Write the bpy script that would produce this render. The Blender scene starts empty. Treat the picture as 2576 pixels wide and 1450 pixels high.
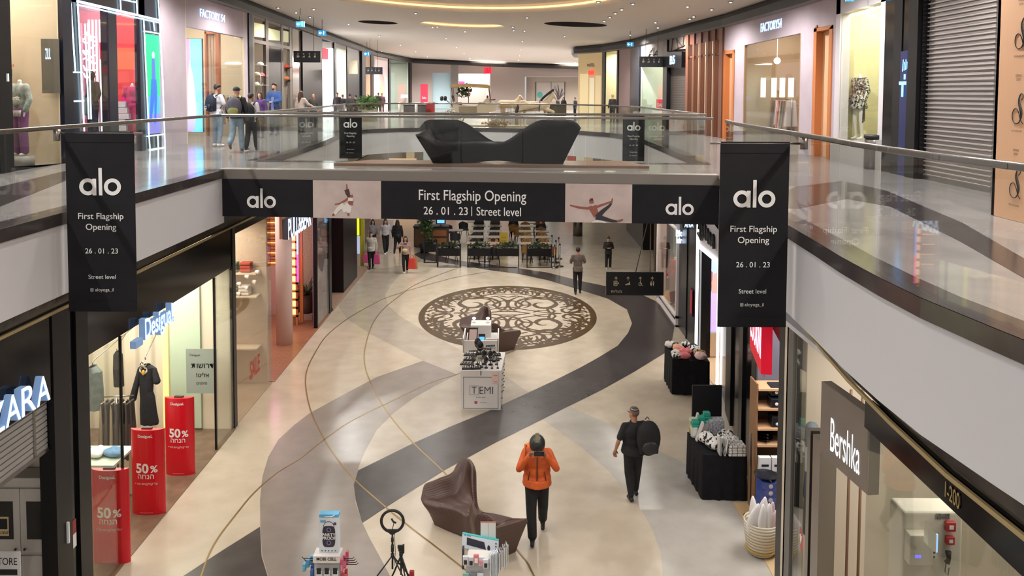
import bpy,bmesh,math,random
from mathutils import Vector,Matrix
from mathutils.geometry import tessellate_polygon
PI=math.pi
sc=bpy.context.scene
col=sc.collection
random.seed(7)
FOC,PPX,PPY,IW,IH=2000.0,1288.0,337.7,2576.0,1450.0
PITCH,ROLL=math.radians(2.94),0.0045
CAM=Vector((0.0,0.0,7.6))
_f=Vector((0,math.cos(PITCH),-math.sin(PITCH)))
_r0,_u0=Vector((1,0,0)),Vector((0,math.sin(PITCH),math.cos(PITCH)))
_r=_r0*math.cos(ROLL)+_u0*math.sin(ROLL)
_u=_u0*math.cos(ROLL)-_r0*math.sin(ROLL)
cam_data=bpy.data.cameras.new('camera')
cam_data.sensor_fit='HORIZONTAL'
cam_data.sensor_width=36.0
cam_data.lens=FOC/IW*36.0
cam_data.shift_x=0.0
cam_data.shift_y=-(IH/2-PPY)/IW
cam_data.clip_end=400
cam=bpy.data.objects.new('camera',cam_data)
col.objects.link(cam)
cam.matrix_world=Matrix(((_r.x,_u.x,-_f.x,CAM.x),(_r.y,_u.y,-_f.y,CAM.y),(_r.z,_u.z,-_f.z,CAM.z),(0,0,0,1)))
sc.camera=cam
def ray(px,py):
 return _f+_r*((px-PPX)/FOC)-_u*((py-PPY)/FOC)
def onz(px,py,z=0.0):
 d=ray(px,py);return CAM+d*((z-CAM.z)/d.z)
def ony(px,py,Y):
 d=ray(px,py);return CAM+d*(Y/d.y)
def onx(px,py,X):
 d=ray(px,py);return CAM+d*(X/d.x)
def onpl(px,py,P,N):
 d=ray(px,py);return CAM+d*((P-CAM).dot(N)/d.dot(N))
def proj(p):
 d=Vector(p)-CAM;k=d.dot(_f)
 return(PPX+FOC*d.dot(_r)/k,PPY-FOC*d.dot(_u)/k)
sc.view_settings.view_transform='Standard'
sc.view_settings.look='None'
sc.view_settings.gamma=1.0
sc.view_settings.use_curve_mapping=False
sc.view_settings.exposure=0.05
world=bpy.data.worlds.new('world');sc.world=world
world.use_nodes=True
world.node_tree.nodes['Background'].inputs[0].default_value=(1.0,0.965,0.94,1)
world.node_tree.nodes['Background'].inputs[1].default_value=0.55
try:
 sc.cycles.use_denoising=True
 sc.cycles.max_bounces=7
 sc.cycles.adaptive_threshold=0.025
 sc.cycles.transparent_max_bounces=24
 sc.cycles.glossy_bounces=3
 sc.cycles.diffuse_bounces=3
 sc.cycles.transmission_bounces=4
 sc.cycles.sample_clamp_indirect=4.0
 sc.cycles.caustics_reflective=False
 sc.cycles.caustics_refractive=False
except Exception:
 pass
def lin(c):
 return tuple((x/12.92 if x<=0.04045 else((x+0.055)/1.055)**2.4)for x in(v/255.0 for v in c))
MATS={}
def mat(name,rgb,rough=0.5,metal=0.0,emit=0.0,spec=0.5,ecol=None):
 if name in MATS:return MATS[name]
 m=bpy.data.materials.new(name);m.use_nodes=True
 b=m.node_tree.nodes['Principled BSDF']
 b.inputs['Base Color'].default_value=(*lin(rgb),1)
 b.inputs['Roughness'].default_value=rough
 b.inputs['Metallic'].default_value=metal
 b.inputs['Specular IOR Level'].default_value=spec
 if emit:
  b.inputs['Emission Color'].default_value=(*lin(ecol or rgb),1)
  b.inputs['Emission Strength'].default_value=emit
 MATS[name]=m
 return m
def nodes(m):return m.node_tree.nodes,m.node_tree.links,m.node_tree.nodes['Principled BSDF']
def noisy(name,rgb,rgb2,scale=6,rough=0.5,bump=0.0,detail=4,spec=0.5,metal=0.0,lo=0.35,hi=0.65):
 if name in MATS:return MATS[name]
 m=mat(name,rgb,rough,metal,spec=spec);n,l,b=nodes(m)
 tc=n.new('ShaderNodeTexCoord');t=n.new('ShaderNodeTexNoise');t.inputs['Scale'].default_value=scale
 t.inputs['Detail'].default_value=detail
 r=n.new('ShaderNodeValToRGB');e=r.color_ramp.elements
 e[0].position,e[1].position=lo,hi
 e[0].color=(*lin(rgb),1);e[1].color=(*lin(rgb2),1)
 l.new(tc.outputs['Object'],t.inputs['Vector']);l.new(t.outputs['Fac'],r.inputs[0]);l.new(r.outputs[0],b.inputs['Base Color'])
 if bump:
  bp=n.new('ShaderNodeBump');bp.inputs['Strength'].default_value=bump;bp.inputs['Distance'].default_value=0.02
  l.new(t.outputs['Fac'],bp.inputs['Height']);l.new(bp.outputs[0],b.inputs['Normal'])
 return m
def waved(name,rgb,rgb2,scale,axis='Z',rough=0.5,bump=0.3,spec=0.5):
 if name in MATS:return MATS[name]
 m=mat(name,rgb,rough,spec=spec);n,l,b=nodes(m)
 tc=n.new('ShaderNodeTexCoord');t=n.new('ShaderNodeTexWave');t.bands_direction=axis
 t.inputs['Scale'].default_value=scale
 r=n.new('ShaderNodeValToRGB');e=r.color_ramp.elements
 e[0].color=(*lin(rgb2),1);e[1].color=(*lin(rgb),1);e[0].position=0.0;e[1].position=0.35
 l.new(tc.outputs['Object'],t.inputs['Vector']);l.new(t.outputs['Fac'],r.inputs[0]);l.new(r.outputs[0],b.inputs['Base Color'])
 bp=n.new('ShaderNodeBump');bp.inputs['Strength'].default_value=bump;bp.inputs['Distance'].default_value=0.01
 l.new(t.outputs['Fac'],bp.inputs['Height']);l.new(bp.outputs[0],b.inputs['Normal'])
 return m
def bricked(name,c1,c2,mortar,scale,rough=0.5,bw=0.5,bh=0.25,ms=0.02,vec='Object',rot=None):
 if name in MATS:return MATS[name]
 m=mat(name,c1,rough);n,l,b=nodes(m)
 tc=n.new('ShaderNodeTexCoord');t=n.new('ShaderNodeTexBrick')
 t.inputs['Scale'].default_value=scale;t.inputs['Brick Width'].default_value=bw;t.inputs['Row Height'].default_value=bh
 t.inputs['Mortar Size'].default_value=ms
 t.inputs['Color1'].default_value=(*lin(c1),1);t.inputs['Color2'].default_value=(*lin(c2),1);t.inputs['Mortar'].default_value=(*lin(mortar),1)
 mp=n.new('ShaderNodeMapping')
 if rot:mp.inputs['Rotation'].default_value=rot
 l.new(tc.outputs[vec],mp.inputs[0]);l.new(mp.outputs[0],t.inputs['Vector']);l.new(t.outputs['Color'],b.inputs['Base Color'])
 return m
def glassy(name,tint=(235,240,235),refl=0.09,rough=0.02):
 if name in MATS:return MATS[name]
 m=bpy.data.materials.new(name);m.use_nodes=True
 n,l=m.node_tree.nodes,m.node_tree.links
 n.remove(n['Principled BSDF'])
 out=n['Material Output']
 tr=n.new('ShaderNodeBsdfTransparent');tr.inputs[0].default_value=(*lin(tint),1)
 gl=n.new('ShaderNodeBsdfGlossy');gl.inputs['Roughness'].default_value=rough
 lw=n.new('ShaderNodeLayerWeight');lw.inputs['Blend'].default_value=0.5
 mx=n.new('ShaderNodeMixShader')
 pw=n.new('ShaderNodeMath');pw.operation='POWER';pw.inputs[1].default_value=4.5
 ad=n.new('ShaderNodeMath');ad.operation='MULTIPLY_ADD';ad.inputs[1].default_value=0.8;ad.inputs[2].default_value=refl*0.6
 ad.use_clamp=True
 l.new(lw.outputs['Facing'],pw.inputs[0]);l.new(pw.outputs[0],ad.inputs[0]);l.new(ad.outputs[0],mx.inputs[0])
 l.new(tr.outputs[0],mx.inputs[1]);l.new(gl.outputs[0],mx.inputs[2]);l.new(mx.outputs[0],out.inputs[0])
 MATS[name]=m
 return m
def glow(name,rgb,s):return mat(name,rgb,0.5,emit=s)
def V(*a):return Vector(a)
class MB:
 def __init__(self):self.v=[];self.f=[];self.m=[];self.s=[]
 def add(self,vs,fs,mi=0,smooth=False):
  o=len(self.v);self.v+=[tuple(p)for p in vs]
  for f in fs:self.f.append([i+o for i in f]);self.m.append(mi);self.s.append(smooth)
  return self
 def hexa(self,p,mi=0):
  return self.add(p,[(3,2,1,0),(4,5,6,7),(0,1,5,4),(1,2,6,5),(2,3,7,6),(3,0,4,7)],mi)
 def box(self,x0,x1,y0,y1,z0,z1,mi=0):
  return self.hexa([(x0,y0,z0),(x1,y0,z0),(x1,y1,z0),(x0,y1,z0),(x0,y0,z1),(x1,y0,z1),(x1,y1,z1),(x0,y1,z1)],mi)
 def cbox(self,c,sx,sy,sz,mi=0,rz=0.0):
  c=Vector(c);R=Matrix.Rotation(rz,3,'Z')
  P=[c+R@Vector((sx/2*a,sy/2*b,sz/2*d))for d in(-1,1)for a,b in((-1,-1),(1,-1),(1,1),(-1,1))]
  return self.hexa(P,mi)
 def fbox(self,fr,u0,u1,v0,v1,n0,n1,mi=0):
  return self.hexa([fr(u0,v0,n0),fr(u1,v0,n0),fr(u1,v0,n1),fr(u0,v0,n1),fr(u0,v1,n0),fr(u1,v1,n0),fr(u1,v1,n1),fr(u0,v1,n1)],mi)
 def prism(self,poly,ext,mi=0,mside=None):
  n=len(poly);a=[Vector(p)for p in poly];e=Vector(ext)
  tri=tessellate_polygon([a])
  vs=a+[p+e for p in a]
  fs=[tuple(t)for t in tri]+[tuple(i+n for i in reversed(t))for t in tri]
  self.add(vs,fs,mi)
  o=len(self.v)-2*n
  for i in range(n):
   j=(i+1)%n
   self.f.append([o+i,o+j,o+j+n,o+i+n]);self.m.append(mi if mside is None else mside);self.s.append(False)
  return self
 def poly(self,pts,mi=0,holes=()):
  a=[[Vector(p)for p in pts]]+[[Vector(p)for p in h]for h in holes]
  tri=tessellate_polygon(a);flat=[p for q in a for p in q]
  return self.add(flat,[tuple(t)for t in tri],mi)
 def tube(self,path,r,seg=8,mi=0,caps=True,closed=False):
  P=[Vector(p)for p in path];n=len(P);rs=r if isinstance(r,(list,tuple))else[r]*n
  vs=[];fs=[];prev=None
  for i in range(n):
   if closed:t=(P[(i+1)%n]-P[i-1])
   else:t=(P[min(i+1,n-1)]-P[max(i-1,0)])
   t=t.normalized()if t.length>1e-9 else Vector((0,0,1))
   if prev is None:
    a=t.cross(Vector((0,0,1)))
    if a.length<1e-3:a=t.cross(Vector((0,1,0)))
    a.normalize()
   else:
    a=prev-t*prev.dot(t)
    if a.length<1e-6:a=t.cross(Vector((0,1,0.3)))
    a.normalize()
   prev=a;b=t.cross(a)
   for k in range(seg):
    an=2*PI*k/seg
    vs.append(P[i]+(a*math.cos(an)+b*math.sin(an))*rs[i])
  m=n if closed else n-1
  for i in range(m):
   i2=(i+1)%n
   for k in range(seg):
    k2=(k+1)%seg
    fs.append((i*seg+k,i*seg+k2,i2*seg+k2,i2*seg+k))
  self.add(vs,fs,mi,True)
  if caps and not closed:
   o=len(self.v)-n*seg
   self.f.append([o+k for k in reversed(range(seg))]);self.m.append(mi);self.s.append(False)
   self.f.append([o+(n-1)*seg+k for k in range(seg)]);self.m.append(mi);self.s.append(False)
  return self
 def lathe(self,prof,c=(0,0,0),seg=20,mi=0,smooth=True):
  c=Vector(c);vs=[];fs=[];n=len(prof)
  for r,z in prof:
   for k in range(seg):
    a=2*PI*k/seg;vs.append(c+Vector((r*math.cos(a),r*math.sin(a),z)))
  for i in range(n-1):
   for k in range(seg):
    k2=(k+1)%seg
    fs.append((i*seg+k,i*seg+k2,(i+1)*seg+k2,(i+1)*seg+k))
  self.add(vs,fs,mi,smooth)
  o=len(self.v)-n*seg
  self.f.append([o+k for k in reversed(range(seg))]);self.m.append(mi);self.s.append(False)
  self.f.append([o+(n-1)*seg+k for k in range(seg)]);self.m.append(mi);self.s.append(False)
  return self
 def ell(self,c,rx,ry=None,rz=None,seg=14,rings=9,mi=0,rot=None):
  ry=rx if ry is None else ry;rz=rx if rz is None else rz
  c=Vector(c);vs=[c+self._r(rot,(0,0,-rz))];fs=[]
  for i in range(1,rings):
   ph=-PI/2+PI*i/rings
   for k in range(seg):
    a=2*PI*k/seg
    vs.append(c+self._r(rot,(rx*math.cos(ph)*math.cos(a),ry*math.cos(ph)*math.sin(a),rz*math.sin(ph))))
  vs.append(c+self._r(rot,(0,0,rz)))
  for k in range(seg):
   k2=(k+1)%seg
   fs.append((0,1+k2,1+k))
   for i in range(rings-2):
    fs.append((1+i*seg+k,1+i*seg+k2,1+(i+1)*seg+k2,1+(i+1)*seg+k))
   fs.append((len(vs)-1,1+(rings-2)*seg+k,1+(rings-2)*seg+k2))
  return self.add(vs,fs,mi,True)
 @staticmethod
 def _r(rot,p):
  return Vector(p)if rot is None else rot@Vector(p)
 def cap(self,p0,r0,p1,r1,seg=12,mi=0):
  p0,p1=Vector(p0),Vector(p1);t=(p1-p0);L=t.length
  if L<1e-6:return self.ell(p0,r0,seg=seg,mi=mi)
  t/=L;P=[];R=[]
  for k in(1,.8,.5,.2):P.append(p0-t*r0*k);R.append(max(r0*math.sqrt(max(0,1-k*k)),1e-3))
  P.append(p0);R.append(r0);P.append((p0+p1)/2);R.append((r0+r1)/2);P.append(p1);R.append(r1)
  for k in(.2,.5,.8,1):P.append(p1+t*r1*k);R.append(max(r1*math.sqrt(max(0,1-k*k)),1e-3))
  return self.tube(P,R,seg,mi)
 def strip(self,A,B,mi=0,smooth=False):
  n=len(A);return self.add(list(A)+list(B),[(i,i+1,n+i+1,n+i)for i in range(n-1)],mi,smooth)
 def ribbon(self,pts,w,z,mi=0,taper=False):
  n=len(pts);A=[];B=[]
  for i,p in enumerate(pts):
   q0=pts[max(i-1,0)];q1=pts[min(i+1,n-1)]
   t=Vector((q1[0]-q0[0],q1[1]-q0[1],0));t=t.normalized()if t.length else Vector((1,0,0))
   nn=Vector((-t.y,t.x,0));k=w/2
   if taper:k*=0.35+0.65*math.sin(PI*i/(n-1))
   c=Vector((p[0],p[1],z));A.append(c-nn*k);B.append(c+nn*k)
  return self.strip(A,B,mi)
 def build(self,name,mats,parent=None,loc=None,rotz=0.0,smooth=None):
  me=bpy.data.meshes.new(name);me.from_pydata(self.v,[],self.f)
  for m in(mats if isinstance(mats,(list,tuple))else[mats]):me.materials.append(m)
  me.polygons.foreach_set('material_index',self.m)
  me.polygons.foreach_set('use_smooth',[bool(smooth)]*len(self.f)if smooth is not None else self.s)
  me.update()
  return link(name,me,parent,loc,rotz)
def link(name,me,parent=None,loc=None,rotz=0.0):
 o=bpy.data.objects.new(name,me);col.objects.link(o)
 if loc is not None:o.location=loc
 if rotz:o.rotation_euler=(0,0,rotz)
 if parent:o.parent=parent
 return o
def tag(o,label,cat,group=None,kind=None):
 o['label']=label;o['category']=cat
 if group:o['group']=group
 if kind:o['kind']=kind
 return o
def thing(name,label,cat,loc=(0,0,0),rotz=0.0,group=None):
 o=bpy.data.objects.new(name,None);col.objects.link(o);o.empty_display_size=0.1
 o.location=loc;o.rotation_euler=(0,0,rotz)
 return tag(o,label,cat,group)
def P0(o,root):
 if o.parent==root:o.matrix_parent_inverse=root.matrix_basis.inverted()
 return o
def struct(mb,name,mats,**k):
 o=mb.build(name,mats,**k);o['kind']='structure';return o
def dup(root,loc,rotz=0.0,label=None,group=None):
 r=root.copy();col.objects.link(r);r.location=loc;r.rotation_euler=(0,0,rotz)
 if label:r['label']=label
 if group:r['group']=group
 for ch in list(root.children):
  c=ch.copy();col.objects.link(c);c.parent=r
  for g in list(ch.children):
   d=g.copy();col.objects.link(d);d.parent=c
 return r
def frame(O,u,v=(0,0,1)):
 O,u,v=Vector(O),Vector(u).normalized(),Vector(v).normalized();n=u.cross(v)
 return lambda a,b,c=0.0:O+u*a+v*b+n*c
WN=[0]
def window(mb,m_):
 WN[0]+=1;o=mb.build('window_%d'%WN[0],m_);o['kind']='structure';return o
def behind(P,d):return P*(1+d/abs(P.x))
def bevel(o,w=0.01,seg=2):
 m=o.modifiers.new('bevel','BEVEL');m.width=w;m.segments=seg;m.limit_method='ANGLE';return o
def remeshed(mb,voxel,smooth=4):
 me=bpy.data.meshes.new('tmp');me.from_pydata(mb.v,[],mb.f);me.update()
 o=bpy.data.objects.new('tmp',me);col.objects.link(o)
 m=o.modifiers.new('r','REMESH');m.mode='VOXEL';m.voxel_size=voxel;m.use_smooth_shade=True
 if smooth:
  s=o.modifiers.new('s','SMOOTH');s.iterations=smooth;s.factor=0.5
 dg=bpy.context.evaluated_depsgraph_get()
 r=bpy.data.meshes.new_from_object(o.evaluated_get(dg))
 bpy.data.objects.remove(o);bpy.data.meshes.remove(me)
 r.polygons.foreach_set('use_smooth',[True]*len(r.polygons))
 return r
_dg_cache={}
def text_mesh(s,extrude=0.0,bold=0.0,shear=0.0):
 key=(s,extrude,bold,shear)
 if key in _dg_cache:return _dg_cache[key]
 cu=bpy.data.curves.new('t','FONT');cu.body=s;cu.size=1.0;cu.extrude=extrude;cu.offset=bold;cu.shear=shear
 cu.resolution_u=4
 o=bpy.data.objects.new('t',cu);col.objects.link(o)
 me=bpy.data.meshes.new_from_object(o.evaluated_get(bpy.context.evaluated_depsgraph_get()))
 bpy.data.objects.remove(o);bpy.data.curves.remove(cu)
 vs=[v.co.copy()for v in me.vertices];fs=[list(p.vertices)for p in me.polygons]
 bpy.data.meshes.remove(me)
 if not vs:vs=[V(0,0,0),V(1,0,0),V(0,1,0)];fs=[(0,1,2)]
 x0,x1=min(v.x for v in vs),max(v.x for v in vs);y0,y1=min(v.y for v in vs),max(v.y for v in vs)
 r=([V((v.x-x0)/(x1-x0),(v.y-y0)/(y1-y0),v.z)for v in vs],fs,(x1-x0)/(y1-y0))
 _dg_cache[key]=r
 return r
def put_text(mb,s,fr,u0,u1,v0,v1=None,n=0.004,depth=0.0,bold=0.0,shear=0.0,mi=0):
 """letters fitted into a rectangle of a frame; v1 None keeps the letters' own proportion"""
 vs,fs,asp=text_mesh(s,0.5 if depth else 0.0,bold,shear)
 if v1 is None:v1=v0+abs(u1-u0)/asp
 mb.add([fr(u0+p.x*(u1-u0),v0+p.y*(v1-v0),n+(p.z+0.5)*depth if depth else n)for p in vs],fs,mi)
 return mb
def ctext(mb,s,fr,uc,v0,h,n=0.004,depth=0.0,bold=0.0,mi=0,maxw=None):
 vs,fs,asp=text_mesh(s,0.5 if depth else 0.0,bold)
 w=h*asp
 if maxw and w>maxw:w=maxw
 return put_text(mb,s,fr,uc-w/2,uc+w/2,v0,v0+h,n,depth,bold,0.0,mi)
def disc_ring(mb,fr,u,v,r0,r1,n=0.004,mi=0,seg=28):
 A=[fr(u+r0*math.cos(2*PI*k/seg),v+r0*math.sin(2*PI*k/seg),n)for k in range(seg+1)]
 B=[fr(u+r1*math.cos(2*PI*k/seg),v+r1*math.sin(2*PI*k/seg),n)for k in range(seg+1)]
 return mb.strip(A,B,mi)
def rect(mb,fr,u0,u1,v0,v1,n=0.004,mi=0):
 return mb.add([fr(u0,v0,n),fr(u1,v0,n),fr(u1,v1,n),fr(u0,v1,n)],[(0,1,2,3)],mi)
def round_logo(mb,fr,uc,v0,w,mi=0,n=0.004):
 """the three letters of the banners: ring with a stem, bar, ring"""
 R=w*0.205;t=R*0.45
 disc_ring(mb,fr,uc-w/2+R,v0+R,R-t,R,n,mi)
 rect(mb,fr,uc-w/2+2*R-t,uc-w/2+2*R,v0,v0+2*R*0.98,n+.0015,mi)
 rect(mb,fr,uc-w*0.034,uc+w*0.05,v0,v0+w*0.66,n,mi)
 disc_ring(mb,fr,uc+w/2-R,v0+R,R-t,R,n,mi)
 return mb
M_cream=noisy('terrazzo_cream',(196,183,164),(188,174,154),2.2,0.24,spec=0.4)
M_taupe=noisy('terrazzo_light_taupe',(178,168,154),(169,158,144),2.2,0.24,spec=0.4)
M_pale=noisy('terrazzo_pale_grey',(180,175,166),(171,166,157),2.2,0.24,spec=0.4)
M_grey=noisy('terrazzo_grey',(142,132,124),(134,124,117),2.2,0.24,spec=0.4)
M_dark=noisy('terrazzo_dark',(74,69,68),(66,61,60),2.5,0.25,spec=0.4)
M_brass=mat('brass_inlay',(150,122,74),0.35,0.6)
M_bronze=noisy('medallion_bronze',(84,64,38),(72,55,33),3,0.3,spec=0.35)
M_upfloor=noisy('polished_grey_stone',(150,146,146),(134,131,132),1.4,0.12,spec=0.6)
M_white=mat('white_paint',(206,206,212),0.55)
M_strip=noisy('dark_polished_stone',(70,65,66),(60,56,57),3,0.15)
M_black=mat('black_gloss',(12,12,14),0.12,spec=.28)
M_blackm=mat('black_matt',(22,22,25),0.5)
M_soffit=noisy('black_mirror_soffit',(26,24,24),(38,34,32),5,0.08,bump=0.05,spec=0.8)
M_gold=mat('gold_trim',(172,154,112),0.4,0.15)
M_steel=mat('brushed_steel',(150,146,142),0.3,1.0)
M_glass=glassy('clear_glass',(248,251,248),0.05)
M_rail_glass=glassy('railing_glass',(248,249,247),0.045)
M_ceil=mat('ceiling_plaster',(238,226,210),0.7)
M_led=glow('warm_led',(255,222,160),1.5)
M_ledw=glow('white_led',(235,248,255),3.0)
M_spot=glow('spot_lens',(255,246,228),6.0)
fl=MB()
fl.add([(-16,-6,0),(16,-6,0),(16,62,0),(-16,62,0)],[(0,1,2,3)],0)
def band(px,z,mi):fl.poly([onz(x,y,z)for x,y in px],mi)
grey_in=[(1151,943),(1097,970),(1039,1003),(990,1040),(948,1082),(919,1135),(903,1173),(892,1222),(894,1264),(911,1315),(932,1359),(957,1404),(981,1450),(1010,1520)]
grey_out=[(1064,908),(948,949),(865,993),(779,1040),(741,1069),(700,1107),(675,1150),(660,1200),(654,1260),(655,1325),(660,1400),(678,1460),(705,1520)]
dark_top=[(901,1184),(970,1150),(1041,1115),(1130,1075),(1225,1036),(1330,988),(1400,955),(1460,925),(1505,900),(1554,870),(1580,838),(1590,814),(1577,779),(1530,752),(1461,730),(1377,705),(1304,689),(1231,680),(1160,668),(1060,652),(1041,640)]
dark_bot=[(1060,632),(1150,655),(1304,675),(1377,686),(1464,708),(1523,720),(1600,735),(1650,758),(1700,800),(1690,860),(1671,889),(1600,933),(1516,980),(1431,1022),(1363,1056),(1250,1112),(1118,1183),(971,1276),(911,1316),(895,1260),(890,1220)]
band([(845,753),(853,774),(874,803),(927,838),(1005,879),(1064,908)]+grey_in[:7]+dark_top[:6]+[(1275,949),(1170,887),(1084,842),(1005,795),(977,769),(969,743),(985,715),(1009,690),(1045,668),(1009,668),(937,679),(893,700)],0.002,1)
band([(1431,1022),(1559,1080),(1652,1132),(1726,1168),(1850,1240),(1960,1380),(2010,1520),(1664,1520),(1668,1450),(1662,1391),(1642,1336),(1616,1288),(1574,1233),(1529,1184),(1464,1127),(1365,1056)],0.002,2)
band([(1231,612),(1300,600),(1440,590),(1450,610),(1420,640),(1300,632)],0.002,2)
band(grey_out+grey_in[::-1],0.004,3)
band(dark_top+dark_bot,0.006,4)
band([(461,1450),(560,1385),(654,1326),(658,1400),(676,1460),(705,1520),(380,1520)],0.006,4)
def smooth_px(p,k=4):
 out=[]
 for i in range(len(p)-1):
  a,b,c,d=p[max(i-1,0)],p[i],p[i+1],p[min(i+2,len(p)-1)]
  for j in range(k):
   t=j/k
   out.append(tuple(0.5*(2*b[q]+(c[q]-a[q])*t+(2*a[q]-5*b[q]+4*c[q]-d[q])*t*t+(3*b[q]-a[q]-3*c[q]+d[q])*t**3)for q in range(len(b))))
 return out+[p[-1]]
for pl in([(1230,684),(1140,700),(1016,735),(964,753),(927,772),(874,803),(822,845),(791,891),(772,933),(769,974),(783,1038),(816,1107),(852,1160),(894,1210),(969,1276),(1023,1320),(1163,1429),(1230,1485)],[(1150,676),(1110,690),(1045,717),(1005,745),(964,779),(937,816),(922,861),(916,895),(919,924),(932,962),(973,1036),(1043,1119),(1130,1202),(1304,1388),(1341,1446),(1370,1500)],[(1325,868),(1290,884),(1159,939),(1080,965),(965,1020),(882,1061),(814,1108),(754,1156),(700,1189),(640,1240),(590,1300),(545,1360),(520,1410),(500,1470)]):
 fl.ribbon([onz(x,y)[:2]for x,y in smooth_px(pl)],0.028,0.008,5)
MC=onz(1277,789);MRX,MRY=3.05,3.92
def ep(u,v):return(MC.x+MRX*u,MC.y+MRY*v)
def disc(r0,r1,z,mi,seg=72):
 A=[V(*ep(r0*math.cos(2*PI*k/seg),r0*math.sin(2*PI*k/seg)),z)for k in range(seg+1)]
 B=[V(*ep(r1*math.cos(2*PI*k/seg),r1*math.sin(2*PI*k/seg)),z)for k in range(seg+1)]
 fl.strip(A,B,mi)
disc(0.935,1.0,0.0065,6)
def spiral(cx,cy,r,a0,turns,sgn,k=26,shrink=0.28):
 return[(cx+r*(1-(1-shrink)*i/k)*math.cos(a0+sgn*turns*2*PI*i/k),cy+r*(1-(1-shrink)*i/k)*math.sin(a0+sgn*turns*2*PI*i/k))for i in range(k+1)]
def arc(cx,cy,rx,ry,a0,a1,k=18):return[(cx+rx*math.cos(a0+(a1-a0)*i/k),cy+ry*math.sin(a0+(a1-a0)*i/k))for i in range(k+1)]
curves=[]
curves+=[(spiral(0.40,0.30,0.25,PI,1.1,-1,30,.3),.12),(spiral(0.40,0.30,0.14,0.0,.8,-1,20,.35),.10),(arc(0.40,0.30,0.31,0.26,-.4,3.5),.13),(arc(0.42,0.28,.37,.34,-.9,2.0),.09)]
curves+=[(spiral(0.24,0.69,0.15,-PI/2,1.0,1,24,.3),.10),(arc(0.0,0.66,0.26,0.2,0.2,1.5),.12),(arc(.30,.66,.26,.2,-1.2,1.9),.10),(arc(.12,.55,.2,.12,-.2,2.2),.09)]
curves+=[(spiral(0.70,0.12,0.16,PI/2,1.0,-1,24,.3),.10),(spiral(0.62,0.56,0.16,2.2,1.0,1,24,.3),.11),(arc(.7,.4,.2,.28,-1.6,1.5),.12),(arc(.52,.62,.3,.2,.2,2.2),.10),(arc(.84,.2,.12,.2,0.2,2.8),.10)]
curves+=[([(0.0,0.06),(.12,.05),(.24,.0)],.10),([(0.0,.44),(.1,.4),(.17,.28),(.1,.14),(0.0,.1)],.11),(arc(0,.82,.07,.06,-PI/2,PI/2),.07),(arc(0,.82,.14,.12,-1.4,.9),.09),([(.05,.2),(.2,.12),(.45,.02),(.6,.0)],.09),([(.55,.72),(.66,.62),(.78,.5)],.10),([(.78,.3),(.86,.38),(.9,.3)],.09),([(.3,.9),(.36,.8),(.5,.76)],.10),([(0,.9),(.12,.92),(.22,.86)],.1)]
curves+=[(arc(.40,.30,.40,.36,2.2,4.0),.10),(arc(.25,.18,.12,.1,.3,3.6),.09),(arc(.16,.3,.1,.12,-1.4,1.6),.09),([(.0,.55),(.1,.6),(.2,.56)],.09),(arc(.45,.58,.14,.1,2.6,6.2),.10),(arc(.2,.8,.1,.07,.4,4.0),.09),([(.4,.78),(.46,.7),(.58,.68),(.66,.72)],.09),(arc(.8,.38,.1,.12,1.2,4.4),.09),([(.62,.2),(.72,.26),(.84,.24)],.09),([(.66,.02),(.75,.05),(.85,.02)],.09),(arc(.7,.12,.24,.2,2.0,4.2),.09),(arc(.56,.44,.1,.08,-.6,2.4),.08),(arc(.33,.46,.12,.08,.8,3.4),.09),([(.5,.0),(.54,.08),(.5,.16)],.08),([(.3,.04),(.36,.1),(.46,.1)],.08)]
for q in range(13):
 a=0.06+q*0.12
 curves.append((arc(0.84*math.cos(a),0.84*math.sin(a),.06,.06,a-.6,a+2.4,8),.06))
 curves.append(([(0.72*math.cos(a),.72*math.sin(a)),(.82*math.cos(a+.04),.82*math.sin(a+.04)),(.94*math.cos(a-.02),.94*math.sin(a-.02))],.065))
import numpy as np
NG=92;gu=np.linspace(0,.96,NG+1);GU,GV=np.meshgrid(gu*MRX,gu*MRY,indexing='ij');FD=np.full(GU.shape,9.0)
for pts,w in curves:
 n_=len(pts)
 for i in range(n_-1):
  ax_,ay_,bx_,by_=pts[i][0]*MRX,pts[i][1]*MRY,pts[i+1][0]*MRX,pts[i+1][1]*MRY
  ex_,ey_=bx_-ax_,by_-ay_;L2=ex_*ex_+ey_*ey_+1e-9
  t_=np.clip(((GU-ax_)*ex_+(GV-ay_)*ey_)/L2,0,1);k_=(i+t_)/(n_-1)
  wd=w*.62*(.45+.55*np.sin(np.pi*k_))if n_>8 else w*.55
  FD=np.minimum(FD,np.hypot(GU-ax_-t_*ex_,GV-ay_-t_*ey_)-wd)
RR=np.hypot(GU/MRX,GV/MRY);FD=np.minimum(FD,(.93-RR)*3.4)
for i in range(NG):
 for j in range(NG):
  if RR[i,j]>.95:continue
  cs_=[(i,j),(i+1,j),(i+1,j+1),(i,j+1)];ins=[];outs=[]
  for k in range(4):
   p_,q_=cs_[k],cs_[(k+1)%4];fp,fq=FD[p_],FD[q_];P_=(GU[p_],GV[p_])
   (ins if fp<0 else outs).append(P_)
   if(fp<0)!=(fq<0):
    t_=fp/(fp-fq);X_=(GU[p_]+(GU[q_]-GU[p_])*t_,GV[p_]+(GV[q_]-GV[p_])*t_);ins.append(X_);outs.append(X_)
  for L_,mi_ in((ins,6),(outs,0)):
   if len(L_)>2:
    for sx in(1,-1):
     for sy in(1,-1):
      Q_=[(MC.x+sx*float(x),MC.y+sy*float(y),.006)for x,y in L_]
      fl.add(Q_ if sx*sy>0 else Q_[::-1],[tuple(range(len(Q_)))],mi_)
struct(fl,'floor',[M_cream,M_taupe,M_pale,M_grey,M_dark,M_brass,M_bronze])
def ws(pts):return[V(x,y,0)for x,y in pts]
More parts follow.
